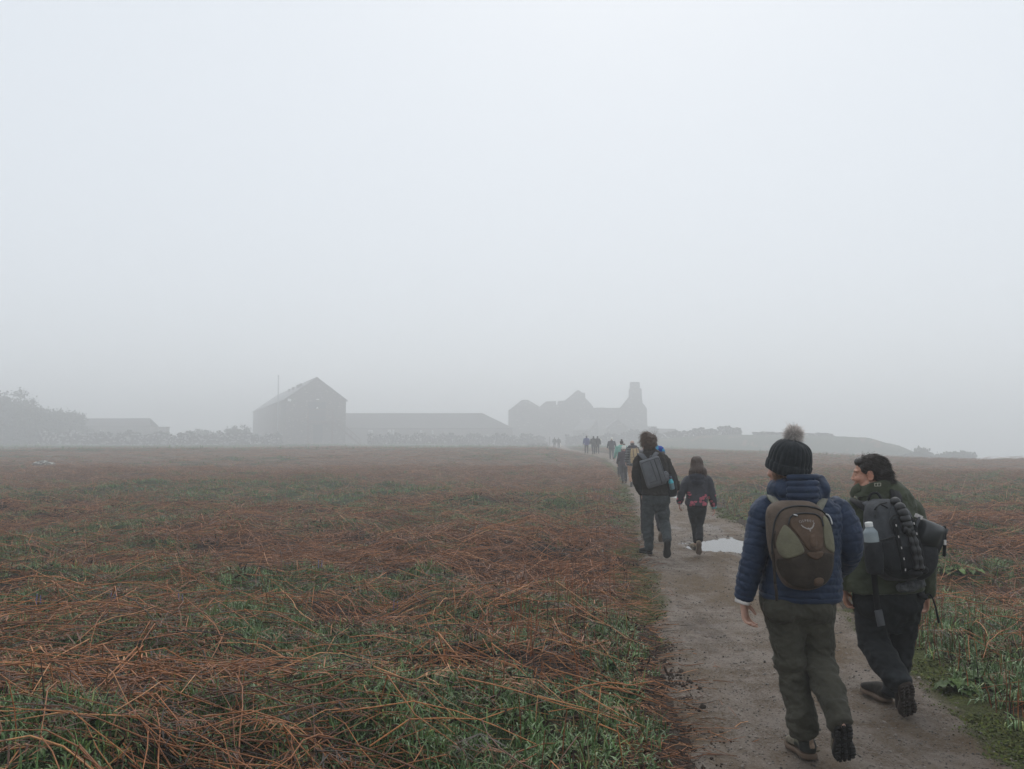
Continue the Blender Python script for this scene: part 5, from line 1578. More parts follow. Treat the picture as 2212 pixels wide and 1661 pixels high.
gj = garment('jacket', [tors, limb(Ls, 22, 6, .2), limb(Rs, 22, 6, .2)], .0046, m_green, p2, [folds(.0075, 7, 8, 31, 1.1), folds(.0035, 17, 21, 33, .7)], 3)
def collar_ring(a, b, y, Y, d, n=44, sag=0.0):
    A = np.linspace(0, 2 * math.pi, n, endpoint=False)
    c, rx = W((a + b) / 2, y, Y), M((b - a) / 2, Y)
    return np.stack([c[0] + rx * np.cos(A), c[1] + d / 2 * np.sin(A), c[2] - sag * np.maximum(0, np.sin(A)) + sag * .8 * np.minimum(0, np.cos(A)) + .004 * np.sin(A * 5)], -1)
RR = [collar_ring(1846, 1944, 1071, Y2, .19), collar_ring(1851, 1936, 1058, Y2 - .005, .175), collar_ring(1855, 1930, 1046, Y2 - .01, .168, sag=.02), collar_ring(1858, 1926, 1036, Y2 - .015, .165, sag=.05),
      collar_ring(1859, 1925, 1034.5, Y2 - .014, .160, sag=.05), collar_ring(1860, 1924, 1038, Y2 - .012, .150, sag=.05), collar_ring(1857, 1930, 1060, Y2, .15)]
n = 44; F = []
for i in range(len(RR) - 1):
    for a in range(n):
        b = (a + 1) % n
        F.append((i*n+a, i*n+b, (i+1)*n+b, (i+1)*n+a))
col_ = put('collar', (np.concatenate(RR), F), m_green, gj)
put('collar', [tube([W(1856, 1052, Y2 - .03), W(1845, 1060, Y2 + .02), W(1839, 1070, Y2 + .05)], np.array([(.011, .028), (.010, .030), (.007, .026)]), 16, (1, 0, 0), 4)], m_green, gj)['label'] = 'collar flap standing out at the left'
m_logo = plain('collar_logo', (.40, .38, .30), .7)
lc = [(1889.5, 1044), (1902.5, 1043.3), (1902.5, 1049.5), (1889.5, 1050.2)]
yl = Y2 - .112
pl = [W(a, b, yl) for a, b in lc]
lg_ = [strap([pl[i], pl[(i+1) % 4]], .0028, .004, (0, -1, 0), 1) for i in range(4)] + [strap([(pl[0] + pl[1]) / 2, (pl[2] + pl[3]) / 2], .0028, .004, (0, -1, 0), 1)]
put('emblem', lg_, m_logo, col_, False)
hips = rings([(1846, 1988, 1262, Y2, .25), (1846, 1988, 1300, Y2, .25), (1852, 1984, 1325, Y2, .23), (1872, 1966, 1350, Y2, .15)], 40, 5, .7)
Rg = [(1953, 1312, Y2, 33), (1950, 1355, Y2 + .03, 28), (1946, 1400, Y2 + .06, 24), (1941, 1440, Y2 + .05, 22), (1932, 1475, Y2 + .04, 21), (1925, 1502, Y2 + .03, 20)]
Lg = [(1884, 1312, Y2, 34), (1884, 1350, Y2, 32), (1889, 1390, Y2 - .01, 31), (1908, 1424, Y2 - .12, 30), (1930, 1455, Y2 - .21, 28), (1946, 1480, Y2 - .27, 24)]
m_blackgrey = attr_mat('black_grey_trousers', rough=.8, spec=.2, var=.35, vscale=14)
def calf_grey(me):  # blends the left lower leg from black to mottled grey
    co, no = coords(me)
    d, s = polyline_s(co, LP(Lg)[0])
    dr, sr = polyline_s(co, LP(Rg)[0])
    w = sm(.40, .62, s + .07 * fbm(co * 9, 3)) * (d < dr + .01) * (.55 + .6 * np.clip(fbm(co * 7 + 4, 3), 0, 1))
    set_col(me, np.array((.011, .012, .013)) * (1 - w[:, None]) + np.array((.050, .056, .062)) * w[:, None])
tr2 = garment('trousers', [hips, limb(Rg, 24, 6, .15), limb(Lg, 24, 7, .15), ell(W(1886, 1308, Y2 - .05), (.09, .085, .09)), ell(W(1952, 1308, Y2 - .05), (.09, .085, .09))], .0048, m_blackgrey, p2, [folds(.008, 8, 10, 41, .9), folds(.004, 18, 22, 43, .5)], 4, calf_grey)
m_boot = attr_mat('dark_boot', rough=.85, spec=.2, var=.4, vscale=50)
colb = lambda L: np.where((L[:, 2] < .15)[:, None], (.05, .036, .026), (.026, .022, .019))
hl = GS(1922, 1521)
shoe(p2, hl + (0, 0, .004), hl + (-.05, .25, .004), (0, 0, 1), .265, .106, m_boot, m_solebr, J2['Ran'], False, .005, .09, col=colb)
shoe(p2, W(1960, 1480, Y2 - .33), W(1964, 1553, Y2 - .21), (-.10, 1, .4), .262, .112, m_boot, plain('muddy_sole', (.030, .021, .016), .85, var=.5, scale=40), J2['Lan'] + (0, .02, 0), True, .0045, .09, col=colb)

# ---------------- her grey trekking pack
m_pk = fabric('charcoal_nylon', (0.050, 0.053, 0.058), .7, .2, 14, 700, .3, .05, .3)
m_pkd = fabric('black_nylon', (0.019, 0.020, 0.022), .75, .2, 14, 700, .3, .05, .35)
m_pkb = fabric('black_webbing', (0.010, 0.0105, 0.0115), .8, .1)
m_grey = fabric('grey_webbing', (0.085, 0.088, 0.095), .75, .15)
yp = Y2 - .28
s2 = yp / FPX
def q2(zx, zy): return ((1539 + .2601 * zx - 1937) * s2, (1172 - (891 + .2601 * zy)) * s2)
o_ = W(1937, 1172, yp); o_[1] = Y2 - .145
bp2 = empty('backpack', o_, 'charcoal trekking pack on the back of the walker in the green jacket', 'backpack', 'backpacks')
rg2 = []
for zy, a, b, dp in ((1405, 1470, 1660, .12), (1370, 1410, 1700, .17), (1310, 1360, 1725, .20), (1220, 1312, 1722, .21), (1120, 1292, 1712, .21), (1000, 1300, 1695, .20), (900, 1312, 1685, .19), (830, 1322, 1660, .175), (785, 1345, 1628, .15), (755, 1385, 1590, .12), (738, 1430, 1540, .08)):
    (xa, z), (xb, _) = q2(a, zy), q2(b, zy)
    rg2.append((z, (xa + xb) / 2, (xb - xa) / 2, dp))
sh2 = Shell(o_, (1, 0, 0), (0, .08, 1), (0, -1, .08), rg2, 2.8, 7, .004)
pt2 = lambda L: [q2(a, b) for a, b in L]
put('pack_body', sh2.mesh(), m_pk, bp2)
put('lower_panel', sh2.patch(pt2([(1340, 1130), (1480, 1120), (1620, 1120), (1700, 1130), (1715, 1280), (1680, 1360), (1560, 1392), (1440, 1370), (1370, 1300)]), .003), m_pkd, bp2)
put('side_pocket', sh2.patch(pt2([(1302, 1090), (1380, 1068), (1462, 1038), (1490, 1150), (1512, 1320), (1440, 1335), (1375, 1290), (1330, 1210)]), .016), m_pkd, bp2)
put('side_pocket', [ell(sh2.P(*q2(1762, 1225), .09), (.088, .075, .13), rot(0, 0, 14)), ell(sh2.P(*q2(1790, 1180), .07), (.075, .06, .09), rot(0, 0, 25))], m_pkd, bp2)['label'] = 'bulging black pocket on the right side'
put('top_panel', sh2.patch(pt2([(1490, 790), (1600, 800), (1652, 880), (1665, 1000), (1560, 1040), (1455, 1010), (1440, 900)]), .007), m_pk, bp2)
put('zip', [sh2.line(pt2([(1348, 880), (1372, 812), (1410, 782), (1470, 770)]), .004, .004), sh2.line(pt2([(1452, 1000), (1440, 920), (1475, 880), (1520, 868), (1600, 872), (1650, 900)]), .004, .009), sh2.line(pt2([(1302, 1092), (1380, 1068), (1462, 1038)]), .006, .016)], m_zip, bp2)
for pc_ in [sh2.web(pt2([(1375, 800), (1350, 830)]), .008, .004, .01), sh2.web(pt2([(1410, 785), (1452, 815)]), .008, .004, .01)]: put('zip_pull', pc_, m_pkb, bp2)
put('webbing', [sh2.web(pt2([(1470, 905), (1480, 1040), (1500, 1180), (1522, 1330)]), .030, .004, .017), sh2.web(pt2([(1640, 900), (1665, 1040), (1690, 1180), (1708, 1310)]), .028, .004, .010)], m_pkb, bp2)
tick = [sh2.web(pt2([(x, y), (x + 2, y + 18)]), .0055, .002, .022) for x, y in ((1479, 945), (1489, 1035), (1502, 1122), (1515, 1208), (1527, 1295))] + [sh2.web(pt2([(x, y), (x + 2, y + 18)]), .0055, .002, .015) for x, y in ((1648, 930), (1664, 1012), (1697, 1190), (1710, 1275))] + [sh2.web(pt2([(1590, 893), (1625, 895)]), .006, .002, .012)]
for pc_ in tick: put('reflective_mark', pc_, m_cuff, bp2, False)
put('haul_loop', tube([sh2.P(*q2(1380, 745), .04), sh2.P(*q2(1400, 700), .05), sh2.P(*q2(1450, 690), .05), sh2.P(*q2(1485, 735), .045)], .008, 10, (0, 1, 0), 5), m_pkb, bp2)
put('front_strap', [sh2.line(pt2([(1595, 985), (1640, 1020), (1690, 1075)]), .004, .012), sh2.line(pt2([(1575, 1000), (1600, 1090), (1640, 1200), (1660, 1300)]), .004, .03), ell(sh2.S(*q2(1575, 1005), .02), (.030, .016, .018)), ell(sh2.S(*q2(1610, 1330), .02), (.042, .024, .024)), ell(sh2.S(*q2(1685, 1310), .015), (.034, .022, .026))], m_pkb, bp2)
over([(1886, 1108, Y2 - .20), (1870, 1095, Y2 - .175), (1855, 1086, Y2 - .13), (1847, 1082, Y2 - .05), (1852, 1086, Y2 + .07)], .062, m_pkb, bp2, 'shoulder_strap', .018)
over([(1893, 1104, Y2 - .235), (1878, 1094, Y2 - .20), (1868, 1084, Y2 - .175)], .038, m_grey, bp2, 'load_strap', .006)
over([(1848, 1086, Y2 - .10), (1860, 1090, Y2 - .15), (1888, 1103, Y2 - .225)], .010, m_grey, bp2, 'piping', .008)
over([(1938, 1090, Y2 - .20), (1937, 1076, Y2 - .17), (1933, 1064, Y2 - .115), (1930, 1058, Y2 - .03), (1934, 1068, Y2 + .06)], .058, m_pkb, bp2, 'shoulder_strap', .018)
over([(1938, 1096, Y2 - .235), (1936, 1078, Y2 - .20)], .05, m_grey, bp2, 'load_strap', .006)
put('hanging_strap', [strap([sh2.P(*q2(1345, 1260), .10), W(1888, 1240, Y2 - .235), W(1893, 1290, Y2 - .19), W(1898, 1322, Y2 - .18)], .036, .005, (0, -1, 0), 4)], m_pkb, bp2)
put('hanging_strap', [strap([W(1897, 1318, Y2 - .187), W(1900, 1332, Y2 - .187), W(1904, 1352, Y2 - .182)], .046, .006, (0, -1, 0), 3)], m_grey, bp2)['label'] = 'grey end of the hanging strap'
put('loose_strap', [tube([W(1999, 1290, Y2 - .10), W(2006, 1283, Y2 - .12), W(2014, 1291, Y2 - .12), W(2021, 1312, Y2 - .11), W(2028, 1344, Y2 - .1)], np.array([.006, .006, .005, .006, .008]), 8, (1, 0, 0), 4), tube([W(1988, 1284, Y2 - .12), W(1998, 1290, Y2 - .10)], np.array([.018, .02]), 10, (0, 0, 1), 3)], m_pkb, bp2)
m_camo = fabric('crumpled_grey_cloth', (0.075, 0.078, 0.080), .8, .6, 30, 400, .2, 0, .5)
garment('rain_cover', [tube([W(1942, 1270, Y2 - .19), W(1966, 1268, Y2 - .19), W(1990, 1258, Y2 - .17)], np.array([.022, .034, .03]), 14, (0, 0, 1), 5)], .006, m_camo, bp2, [folds(.008, 20, 25, 6, .8)], 1)

# things carried on it
m_bottle, nt, p = new_mat('bottle_plastic')
p.inputs['Base Color'].default_value = (.50, .57, .60, 1); p.inputs['Roughness'].default_value = .18
p.inputs['Transmission Weight'].default_value = .55; p.inputs['IOR'].default_value = 1.25
def bottle(name, base, axis, prof, mat, parent=None):
    P = [np.asarray(base) + nrm(axis) * h for h, r in prof]
    return tube(P, np.array([r for h, r in prof]), 24, (1, 0, 0), 3, .2)
b0_ = W(1886, 1185, Y2 - .345); ax = W(1876, 1128, Y2 - .335) - b0_; hB = np.linalg.norm(ax)
bt1 = empty('bottle', b0_, 'clear plastic bottle with a white cap in the side pocket of the charcoal pack', 'bottle', 'bottles')
put('bottle_body', bottle('b', b0_, ax, [(0, .037), (hB * .12, .041), (hB * .55, .042), (hB * .68, .036), (hB * .78, .024), (hB * .84, .021)], None), m_bottle, bt1)
put('cap', bottle('c', b0_, ax, [(hB * .83, .022), (hB * .92, .0225), (hB * .99, .022)], None), plain('white_cap', (.70, .70, .68), .5), bt1)
put('side_pocket', tube([W(1891, 1236, Y2 - .335), W(1888, 1205, Y2 - .342), W(1885, 1171, Y2 - .338)], np.array([(.046, .05), (.054, .055), (.050, .050)]), 22, (1, 0, 0), 4, .15), m_pkd, bp2)
put('contents', bottle('d', b0_, ax, [(.004, .033), (hB * .10, .037), (hB * .33, .037), (hB * .40, .034)], None), plain('pale_drink', (.50, .45, .38), .6), bt1)
# jointed tripod strapped down the middle
tp = empty('tripod', sh2.S(*q2(1600, 1310), .03), 'black bendy ball jointed tripod strapped to the charcoal pack', 'tripod')
bd = [ell(sh2.S(*q2(a, b), .030), (r, r, r * .92), None, 16, 10) for a, b, r in ((1527, 762, .030), (1537, 808, .0315), (1546, 855, .033), (1556, 902, .034), (1566, 950, .034))]
put('leg', bd, m_buckle, tp)
for dx in (0, 1):
    pts = [(1570 + dx * 22, 1000), (1590 + dx * 24, 1090), (1604 + dx * 28, 1190), (1612 + dx * 36, 1290)]
    pc = catmull(np.array(pt2(pts)), 4)
    put('leg', [tube([sh2.S(a, b, .030 + .008 * dx) for a, b in pc], .017 + .003 * np.sin(np.arange(len(pc)) * 2.2), 12, (1, 0, 0), 3)], m_buckle, tp)
put('head_mount', [box(sh2.S(*q2(1566, 985), .035), (.05, .035, .035)), tube([sh2.S(*q2(1566, 965), .035), sh2.S(*q2(1570, 1010), .04)], .018, 12, (1, 0, 0), 2)], m_buckle, tp)
# roll top bag hung at the right side
yd = Y2 - .26
cs = [W(1981, 1116, yd), W(2038, 1140, yd + .02), W(2037, 1198, yd + .02), W(1979, 1172, yd)]
db = empty('dry_bag', (cs[0] + cs[2]) / 2, 'black roll top dry bag hanging at the right of the charcoal pack', 'bag')
P, Rr, ups = [], [], []
for t, th in ((0, .060), (.06, .076), (.3, .080), (.6, .060), (.85, .024), (1, .010)):
    a, b = cs[0] * (1 - t) + cs[1] * t, cs[3] * (1 - t) + cs[2] * t
    P.append((a + b) / 2); Rr.append((th, np.linalg.norm(a - b) / 2 * (1 + .02 * math.sin(t * 3))))
put('bag_body', tube(P, np.array(Rr), 36, (0, 1, 0), 6, .15, 2.6), plain('wet_tarpaulin', (.018, .019, .021), .42, var=.3, scale=14), db)
put('roll_closure', tube([cs[1] + (.004, -.004, .005), (cs[1] + cs[2]) / 2 + (.006, -.006, 0), cs[2] + (.004, -.004, -.005)], .010, 10, (0, 1, 0), 3), m_pkb, db)
put('strap', [tube([cs[0] + (-.012, -.05, .0), W(1977, 1150, yd - .06), cs[3] + (-.008, -.05, 0), W(1989, 1196, yd - .02)], .007, 8, (0, 1, 0), 4), ], m_grey, db)
for pc_ in [box(cs[0] + (-.006, -.03, .004), (.040, .02, .022), rot(0, 0, 25)), box(cs[2] + (.006, -.012, .075), (.012, .02, .03))]: put('buckle', pc_, m_cuff, db, False)
# ================================================================== the man and the girl further on
m_brown = fabric('dark_brown_fleece', (0.024, 0.020, 0.017), .9, .2, 10, 300, .3, .1, .2)
m_teal = fabric('slate_trousers', (0.040, 0.047, 0.049), .8, .2, 8, 400, .2, .1, .25)
m_pgrey = fabric('grey_canvas', (0.105, 0.110, 0.120), .75, .12, 12, 500, .2, .05, .15)
m_dshoe = plain('dark_shoe', (.018, .017, .017), .8)
Y3 = 11.2
b3 = GS(1418, 1198)
p3 = person((b3[0], Y3, b3[2]), 'man with windblown brown hair in a dark jacket carrying a slim grey backpack')
J3 = dict(Lsh=W(1381, 993, Y3), Lel=W(1373, 1037, Y3 - .05), Lwr=W(1387, 1066, Y3 + .10), Rsh=W(1432, 988, Y3), Rel=W(1456, 1030, Y3 - .02), Rwr=W(1463, 1058, Y3 + .06),
          Lhip=W(1402, 1075, Y3), Lkn=W(1400, 1130, Y3 + .06), Lan=W(1401, 1184, Y3 + .02), Rhip=W(1431, 1075, Y3), Rkn=W(1435, 1128, Y3 + .03), Ran=W(1441, 1166, Y3 - .33),
          head=W(1400, 957, Y3 + .08))
H3R = rot(14, -18, 8)
body_mesh(p3, J3, 1.75, H3R, 1.0, .007, (.42, .23, .17), [(J3['Lwr'], (.1, .2, -1), (1, 0, 0), -1, 1, .8), (J3['Rwr'], (-.30, .15, -1), (-1, .1, .1), 1, 1, 1.1)])
hc = J3['head']
cap = [xf(ell((0, -.030, .040), (.090, .108, .098)), H3R, hc), xf(ell((0, -.08, -.02), (.082, .06, .075)), H3R, hc), xf(ell((-.03, -.03, .10), (.06, .07, .05)), H3R, hc)]
cme = fuse_mesh(cap, .006, 2)
displace(cme, lambda co, no: .008 * fbm(co * 22, 3, 6) + .004 * ridged(co * 45, 2))
co_, no_ = coords(cme)
rg = np.random.default_rng(31)
i_ = rg.integers(len(co_), size=1600)
P, R = strands(co_[i_], no_[i_] * .35 + (-.45, -.1, -.55) + rg.normal(0, .35, (len(i_), 3)), .075, .0018, (-.25, 0, -.35), 5, .6, 13)
hair_obj(p3, as_part(cme), P, R, (.105, .060, .036))
tors = rings([(1391, 1417, 972, Y3 + .03, .16), (1387, 1423, 979, Y3 + .02, .19), (1379, 1435, 987, Y3, .25), (1376, 1441, 1003, Y3, .29), (1380, 1443, 1028, Y3, .29), (1386, 1447, 1050, Y3, .27), (1386, 1448, 1068, Y3, .28)], 40, 5, .12)
Ls = [(1386, 989, Y3, 9), (1379, 997, Y3, 11), (1374.5, 1017, Y3 - .03, 9.5), (1374, 1037, Y3 - .05, 8.5), (1380, 1054, Y3 + .03, 7.5), (1386, 1065, Y3 + .09, 6.5)]
Rs = [(1428, 986, Y3, 9), (1436, 994, Y3, 11), (1446, 1013, Y3, 9.5), (1455, 1032, Y3 - .02, 8.5), (1461, 1047, Y3 + .03, 7.3), (1463.5, 1057, Y3 + .06, 6)]
garment('jacket', [tors, limb(Ls, 20, 5, .2), limb(Rs, 20, 5, .2)], .0075, m_brown, p3, [folds(.008, 6, 8, 51, .9), folds(.004, 16, 20, 53, .6)], 3)
garment('collar', [rings([(1388, 1420, 983, Y3 + .01, .20), (1390, 1417, 972, Y3 + .03, .175), (1391, 1415, 964, Y3 + .05, .165)], 30, 5, .2)], .006, m_brown, p3, [folds(.005, 10, 25, 55)], 2)
hips = rings([(1389, 1446, 1062, Y3, .24), (1388, 1447, 1076, Y3, .25), (1392, 1446, 1087, Y3, .22), (1400, 1438, 1096, Y3, .14)], 36, 5, .6)
Lg = [(1403, 1080, Y3, 14.5), (1400, 1105, Y3 + .03, 13), (1400, 1130, Y3 + .06, 11.5), (1401, 1155, Y3 + .04, 10.5), (1402, 1176, Y3 + .02, 9.5), (1402, 1188, Y3 + .02, 8.5)]
Rg = [(1432, 1080, Y3, 14.5), (1433, 1104, Y3 + .02, 13), (1435, 1126, Y3 + .02, 11.5), (1438, 1145, Y3 - .14, 10.5), (1441, 1160, Y3 - .27, 9.5), (1442, 1168, Y3 - .33, 8)]
garment('trousers', [hips, limb(Lg, 22, 5, .2), limb(Rg, 22, 5, .2), ell(W(1417, 1092, Y3), (.05, .07, .09))], .0075, m_teal, p3, [folds(.012, 6, 9, 61, .8), folds(.006, 15, 24, 63, .5)], 3)
hl = GS(1407, 1198)
shoe(p3, hl, hl + (-.12, .24, 0), (0, 0, 1), .28, .105, m_dshoe, m_sole, J3['Lan'], False, .007, .085)
shoe(p3, W(1443, 1168, Y3 - .40), W(1441, 1211, Y3 - .28), (-.02, 1, .35), .285, .108, m_dshoe, m_sole, J3['Ran'] + (0, .02, 0), False, .007, .085)
# his grey backpack, hanging askew
yp = Y3 - .27
tl_, tr_, brr, bl_ = [W(a, b, Y3 - .15) for a, b in ((1379, 995), (1422, 985), (1438, 1042), (1398, 1057))]
cc = (tl_ + tr_ + brr + bl_) / 4
X3 = nrm((tr_ - tl_) + (brr - bl_)); Z3 = nrm((tl_ + tr_) - (bl_ + brr)); Z3 = nrm(Z3 - X3 * np.dot(X3, Z3)); D3 = np.cross(X3, Z3)
hw3, hz3 = np.linalg.norm((tr_ - tl_) + (brr - bl_)) / 4, np.linalg.norm((tl_ + tr_) - (bl_ + brr)) / 4
bp3 = empty('backpack', cc, 'slim grey rectangular backpack hanging askew on the man with windblown hair', 'backpack', 'backpacks')
sh3 = Shell(cc, X3, Z3, D3, [(-hz3, 0, hw3 * .82, .07), (-hz3 * .96, 0, hw3 * .94, .09), (-hz3 * .7, 0, hw3, .115), (0, 0, hw3, .125), (hz3 * .75, 0, hw3, .115), (hz3 * .95, 0, hw3 * .97, .10), (hz3, 0, hw3 * .9, .07)], 5, 5, .003)
put('pack_body', sh3.mesh(), m_pgrey, bp3)
q3 = lambda u, v: (u * hw3, v * hz3)
put('zip', [sh3.line([q3(-.02, .82), q3(.02, .2), q3(.06, -.62)], .0045, .003)], m_zip, bp3)
put('zip', [sh3.line([q3(.42, .9), q3(.44, .0), q3(.46, -.9)], .0065, .003)], m_zip, bp3)
put('zip', [sh3.line([q3(-.92, .80), q3(-.5, .86), q3(.2, .88), q3(.82, .86), q3(.88, .7), q3(.90, .0), q3(.92, -.7)], .004, .003)], m_zip, bp3)
put('zip', [sh3.line([q3(-.7, -.62), q3(-.1, -.60), q3(.06, -.62)], .003, .002)], m_zip, bp3)
put('carry_loop', [tube([sh3.P(*q3(.1, .99), .05), sh3.P(q3(.25, 0)[0], hz3 + .03, .05), sh3.P(*q3(.42, .99), .05)], .007, 8, D3, 4)], m_pgrey, bp3)
garment('gathered_pocket', [ell(sh3.P(*q3(1.02, -.55), .06), (.05, .05, .075))], .007, m_pgrey, bp3, [folds(.012, 20, 40, 3)], 1)
over([(1394, 992, Y3 - .17), (1386, 983, Y3 - .13), (1382, 980, Y3 - .05), (1381, 983, Y3 + .08)], .07, m_pgrey, bp3, 'shoulder_strap', .012)
over([(1410, 990, Y3 - .17), (1416, 981, Y3 - .14), (1421, 977, Y3 - .06), (1422, 981, Y3 + .08)], .055, m_pgrey, bp3, 'shoulder_strap', .012)
# shoulder bag at his right hip, bottle in its pocket
sb = empty('shoulder_bag', W(1450, 1049, Y3 - .08), 'black shoulder bag at the right hip of the man with windblown hair', 'bag')
garment('bag_body', [tube([W(1448, 1030, Y3 - .02), W(1449, 1050, Y3 - .04), W(1450, 1067, Y3 - .02)], np.array([(.07, .08), (.085, .10), (.075, .08)]), 24, (1, 0, 0), 4, .5, 3)], .007, m_pkb, sb, [folds(.006, 12, 16, 2)], 2)
put('strap', [strap([W(1444, 1034, Y3 - .13), W(1432, 1010, Y3 - .17), W(1420, 990, Y3 - .15), W(1410, 979, Y3 - .11), W(1402, 975, Y3 - .06)], .04, .005, (0, -1, .2), 4)], m_pkb, sb)
bb, ba = W(1452.5, 1057, Y3 - .155), W(1447, 1029, Y3 - .15)
btl = empty('bottle', bb, 'turquoise drinking bottle in the pocket of the black shoulder bag', 'bottle', 'bottles')
hB = np.linalg.norm(ba - bb)
put('bottle_body', bottle('b', bb, ba - bb, [(0, .030), (hB * .05, .034), (hB * .48, .034)], None), plain('bottle_grey_blue', (.075, .15, .17), .4), btl)
put('upper', bottle('b', bb, ba - bb, [(hB * .47, .035), (hB * .60, .035), (hB * .68, .027), (hB * .80, .024)], None), plain('turquoise', (.05, .42, .50), .4), btl)
put('cap', bottle('b', bb, ba - bb, [(hB * .79, .026), (hB * .9, .027), (hB, .024)], None), plain('navy_cap', (.02, .03, .06), .5), btl)

Y4 = 11.7
b4 = GS(1508, 1186)
p4 = person((b4[0], Y4, b4[2]), 'girl with a brown bob in a navy hooded jacket with a flowered hem')
J4 = dict(Lsh=W(1487, 1036, Y4), Lel=W(1473, 1062, Y4 - .02), Lwr=W(1467, 1088, Y4 + .04), Rsh=W(1526, 1038, Y4), Rel=W(1537, 1066, Y4 - .02), Rwr=W(1543, 1097, Y4 + .01),
          Lhip=W(1495, 1094, Y4), Lkn=W(1501, 1132, Y4 + .05), Lan=W(1503, 1174, Y4 + .03), Rhip=W(1516, 1094, Y4), Rkn=W(1512, 1133, Y4 + .03), Ran=W(1511, 1167, Y4 - .20),
          head=W(1505, 1003, Y4 + .02))
H4R = rot(-6, -6, 0)
body_mesh(p4, J4, 1.36, H4R, .93, .007, (.48, .27, .21), [(J4['Lwr'], (.1, .1, -1), (1, 0, 0), -1, .82, .6), (J4['Rwr'], (.02, .05, -1), (-1, .1, 0), 1, .82, .5)])
hc = J4['head']
cap = [xf(ell((0, -.028, .036), (.088, .104, .092)), H4R, hc), xf(tube([(0, -.04, .05), (0, -.05, -.03), (.004, -.055, -.09), (.006, -.05, -.125)], np.array([(.080, .075), (.092, .085), (.126, .092), (.118, .075)]), 30, (1, 0, 0), 4, .5), H4R, hc)]
cme = fuse_mesh(cap, .006, 2)
displace(cme, lambda co, no: .004 * fbm(np.stack([co[:, 0] * 26, co[:, 1] * 26, co[:, 2] * 6], -1), 3, 8) + .0025 * ridged(np.stack([co[:, 0] * 60, co[:, 1] * 60, co[:, 2] * 8], -1), 2))
co_, no_ = coords(cme)
i_ = rg.integers(len(co_), size=1500)
P, R = strands(co_[i_] + no_[i_] * .001, no_[i_] * .08 + (0, 0, -1.0) + rg.normal(0, .06, (len(i_), 3)), .07, .0016, (.02, 0, -.1), 5, .22, 17)
hair_obj(p4, as_part(cme), P, R, (.085, .047, .030))
# jacket: flowers printed round the hem
m_flow, nt, p = new_mat('flowered_navy')
tc = node(nt, 'ShaderNodeTexCoord').outputs['Object']
sx = node(nt, 'ShaderNodeSeparateXYZ', {0: tc})
vo = node(nt, 'ShaderNodeTexVoronoi', {'Vector': node(nt, 'ShaderNodeMapping', {'Vector': tc, 'Scale': (1, .12, 1)}).outputs[0], 'Scale': 21.0, 'Randomness': .9})
pk = node(nt, 'ShaderNodeSeparateColor', {0: vo.outputs['Color']})
hem_z = float(W(1503, 1092, Y4)[2] - b4[2])
hgt = node(nt, 'ShaderNodeMapRange', {0: sx.outputs[2], 1: hem_z, 2: hem_z + .22, 3: 1.5, 4: 0.0}).outputs[0]
on = node(nt, 'ShaderNodeMath', {0: pk.outputs[0], 1: hgt}, operation='LESS_THAN').outputs[0]
dsk = node(nt, 'ShaderNodeMath', {0: vo.outputs['Distance'], 1: node(nt, 'ShaderNodeMapRange', {0: pk.outputs[1], 3: .32, 4: .55}).outputs[0]}, operation='LESS_THAN').outputs[0]
f = node(nt, 'ShaderNodeMath', {0: on, 1: dsk}, operation='MULTIPLY').outputs[0]
side = node(nt, 'ShaderNodeMapRange', {0: sx.outputs[0], 1: -.10, 2: .13}).outputs[0]
warm = mixc(nt, pk.outputs[1], (.16, .022, .05), (.46, .09, .13))
cold = mixc(nt, pk.outputs[1], (.03, .05, .09), (.11, .34, .44))
isb = node(nt, 'ShaderNodeMath', {0: pk.outputs[2], 1: node(nt, 'ShaderNodeMath', {0: side, 1: .78}, operation='MULTIPLY').outputs[0]}, operation='LESS_THAN').outputs[0]
fc = mixc(nt, isb, warm, cold)
nt.links.new(mixc(nt, f, (.017, .018, .028), fc), p.inputs['Base Color'])
p.inputs['Roughness'].default_value = .7
n2 = node(nt, 'ShaderNodeTexNoise', {'Vector': tc, 'Scale': 24.0, 'Detail': 3.0, 'Distortion': .8}).outputs[0]
nt.links.new(node(nt, 'ShaderNodeBump', {'Height': n2, 'Strength': .3, 'Distance': .02}).outputs[0], p.inputs['Normal'])
m_navy2 = fabric('dark_navy', (0.017, 0.018, 0.029), .7, .15, 9, 400, .2, .1, .3)
tors = rings([(1494, 1517, 1017, Y4, .15), (1488, 1524, 1025, Y4, .20), (1483, 1530, 1034, Y4, .23), (1482, 1529, 1050, Y4, .25), (1483, 1528, 1072, Y4, .26), (1481, 1527, 1086, Y4, .27), (1482, 1526, 1092, Y4, .26)], 36, 5, .12)
Ls = [(1489, 1032, Y4, 8), (1484, 1039, Y4, 10), (1476, 1055, Y4 - .01, 9), (1471, 1070, Y4 - .01, 8.5), (1468, 1084, Y4 + .03, 7)]
Rs = [(1523, 1032, Y4, 8), (1529, 1039, Y4, 10), (1535, 1056, Y4 - .01, 9), (1539, 1075, Y4 - .02, 8), (1542, 1093, Y4, 6.5)]
j4 = garment('jacket', [tors, limb(Ls, 20, 5, .2), limb(Rs, 20, 5, .2)], .0075, m_flow, p4, [folds(.007, 8, 9, 71, .8)], 3)
garment('hood', [ell(W(1506, 1031, Y4 - .07), (.115, .10, .075)), ell(W(1507, 1041, Y4 - .115), (.10, .055, .06)), ell(W(1505, 1023, Y4 + .0), (.12, .10, .04))], .0065, m_navy2, j4, [folds(.006, 12, 18, 73)], 3)
m_aqua = fabric('aqua_cuff', (.16, .34, .35), .9)
put('cuff', limb([(1468, 1083, Y4 + .03, 6.2), (1467.5, 1088, Y4 + .035, 5.6)], 16, 2, .1), fabric('grey_cuff', (.10, .14, .17), .9), j4)
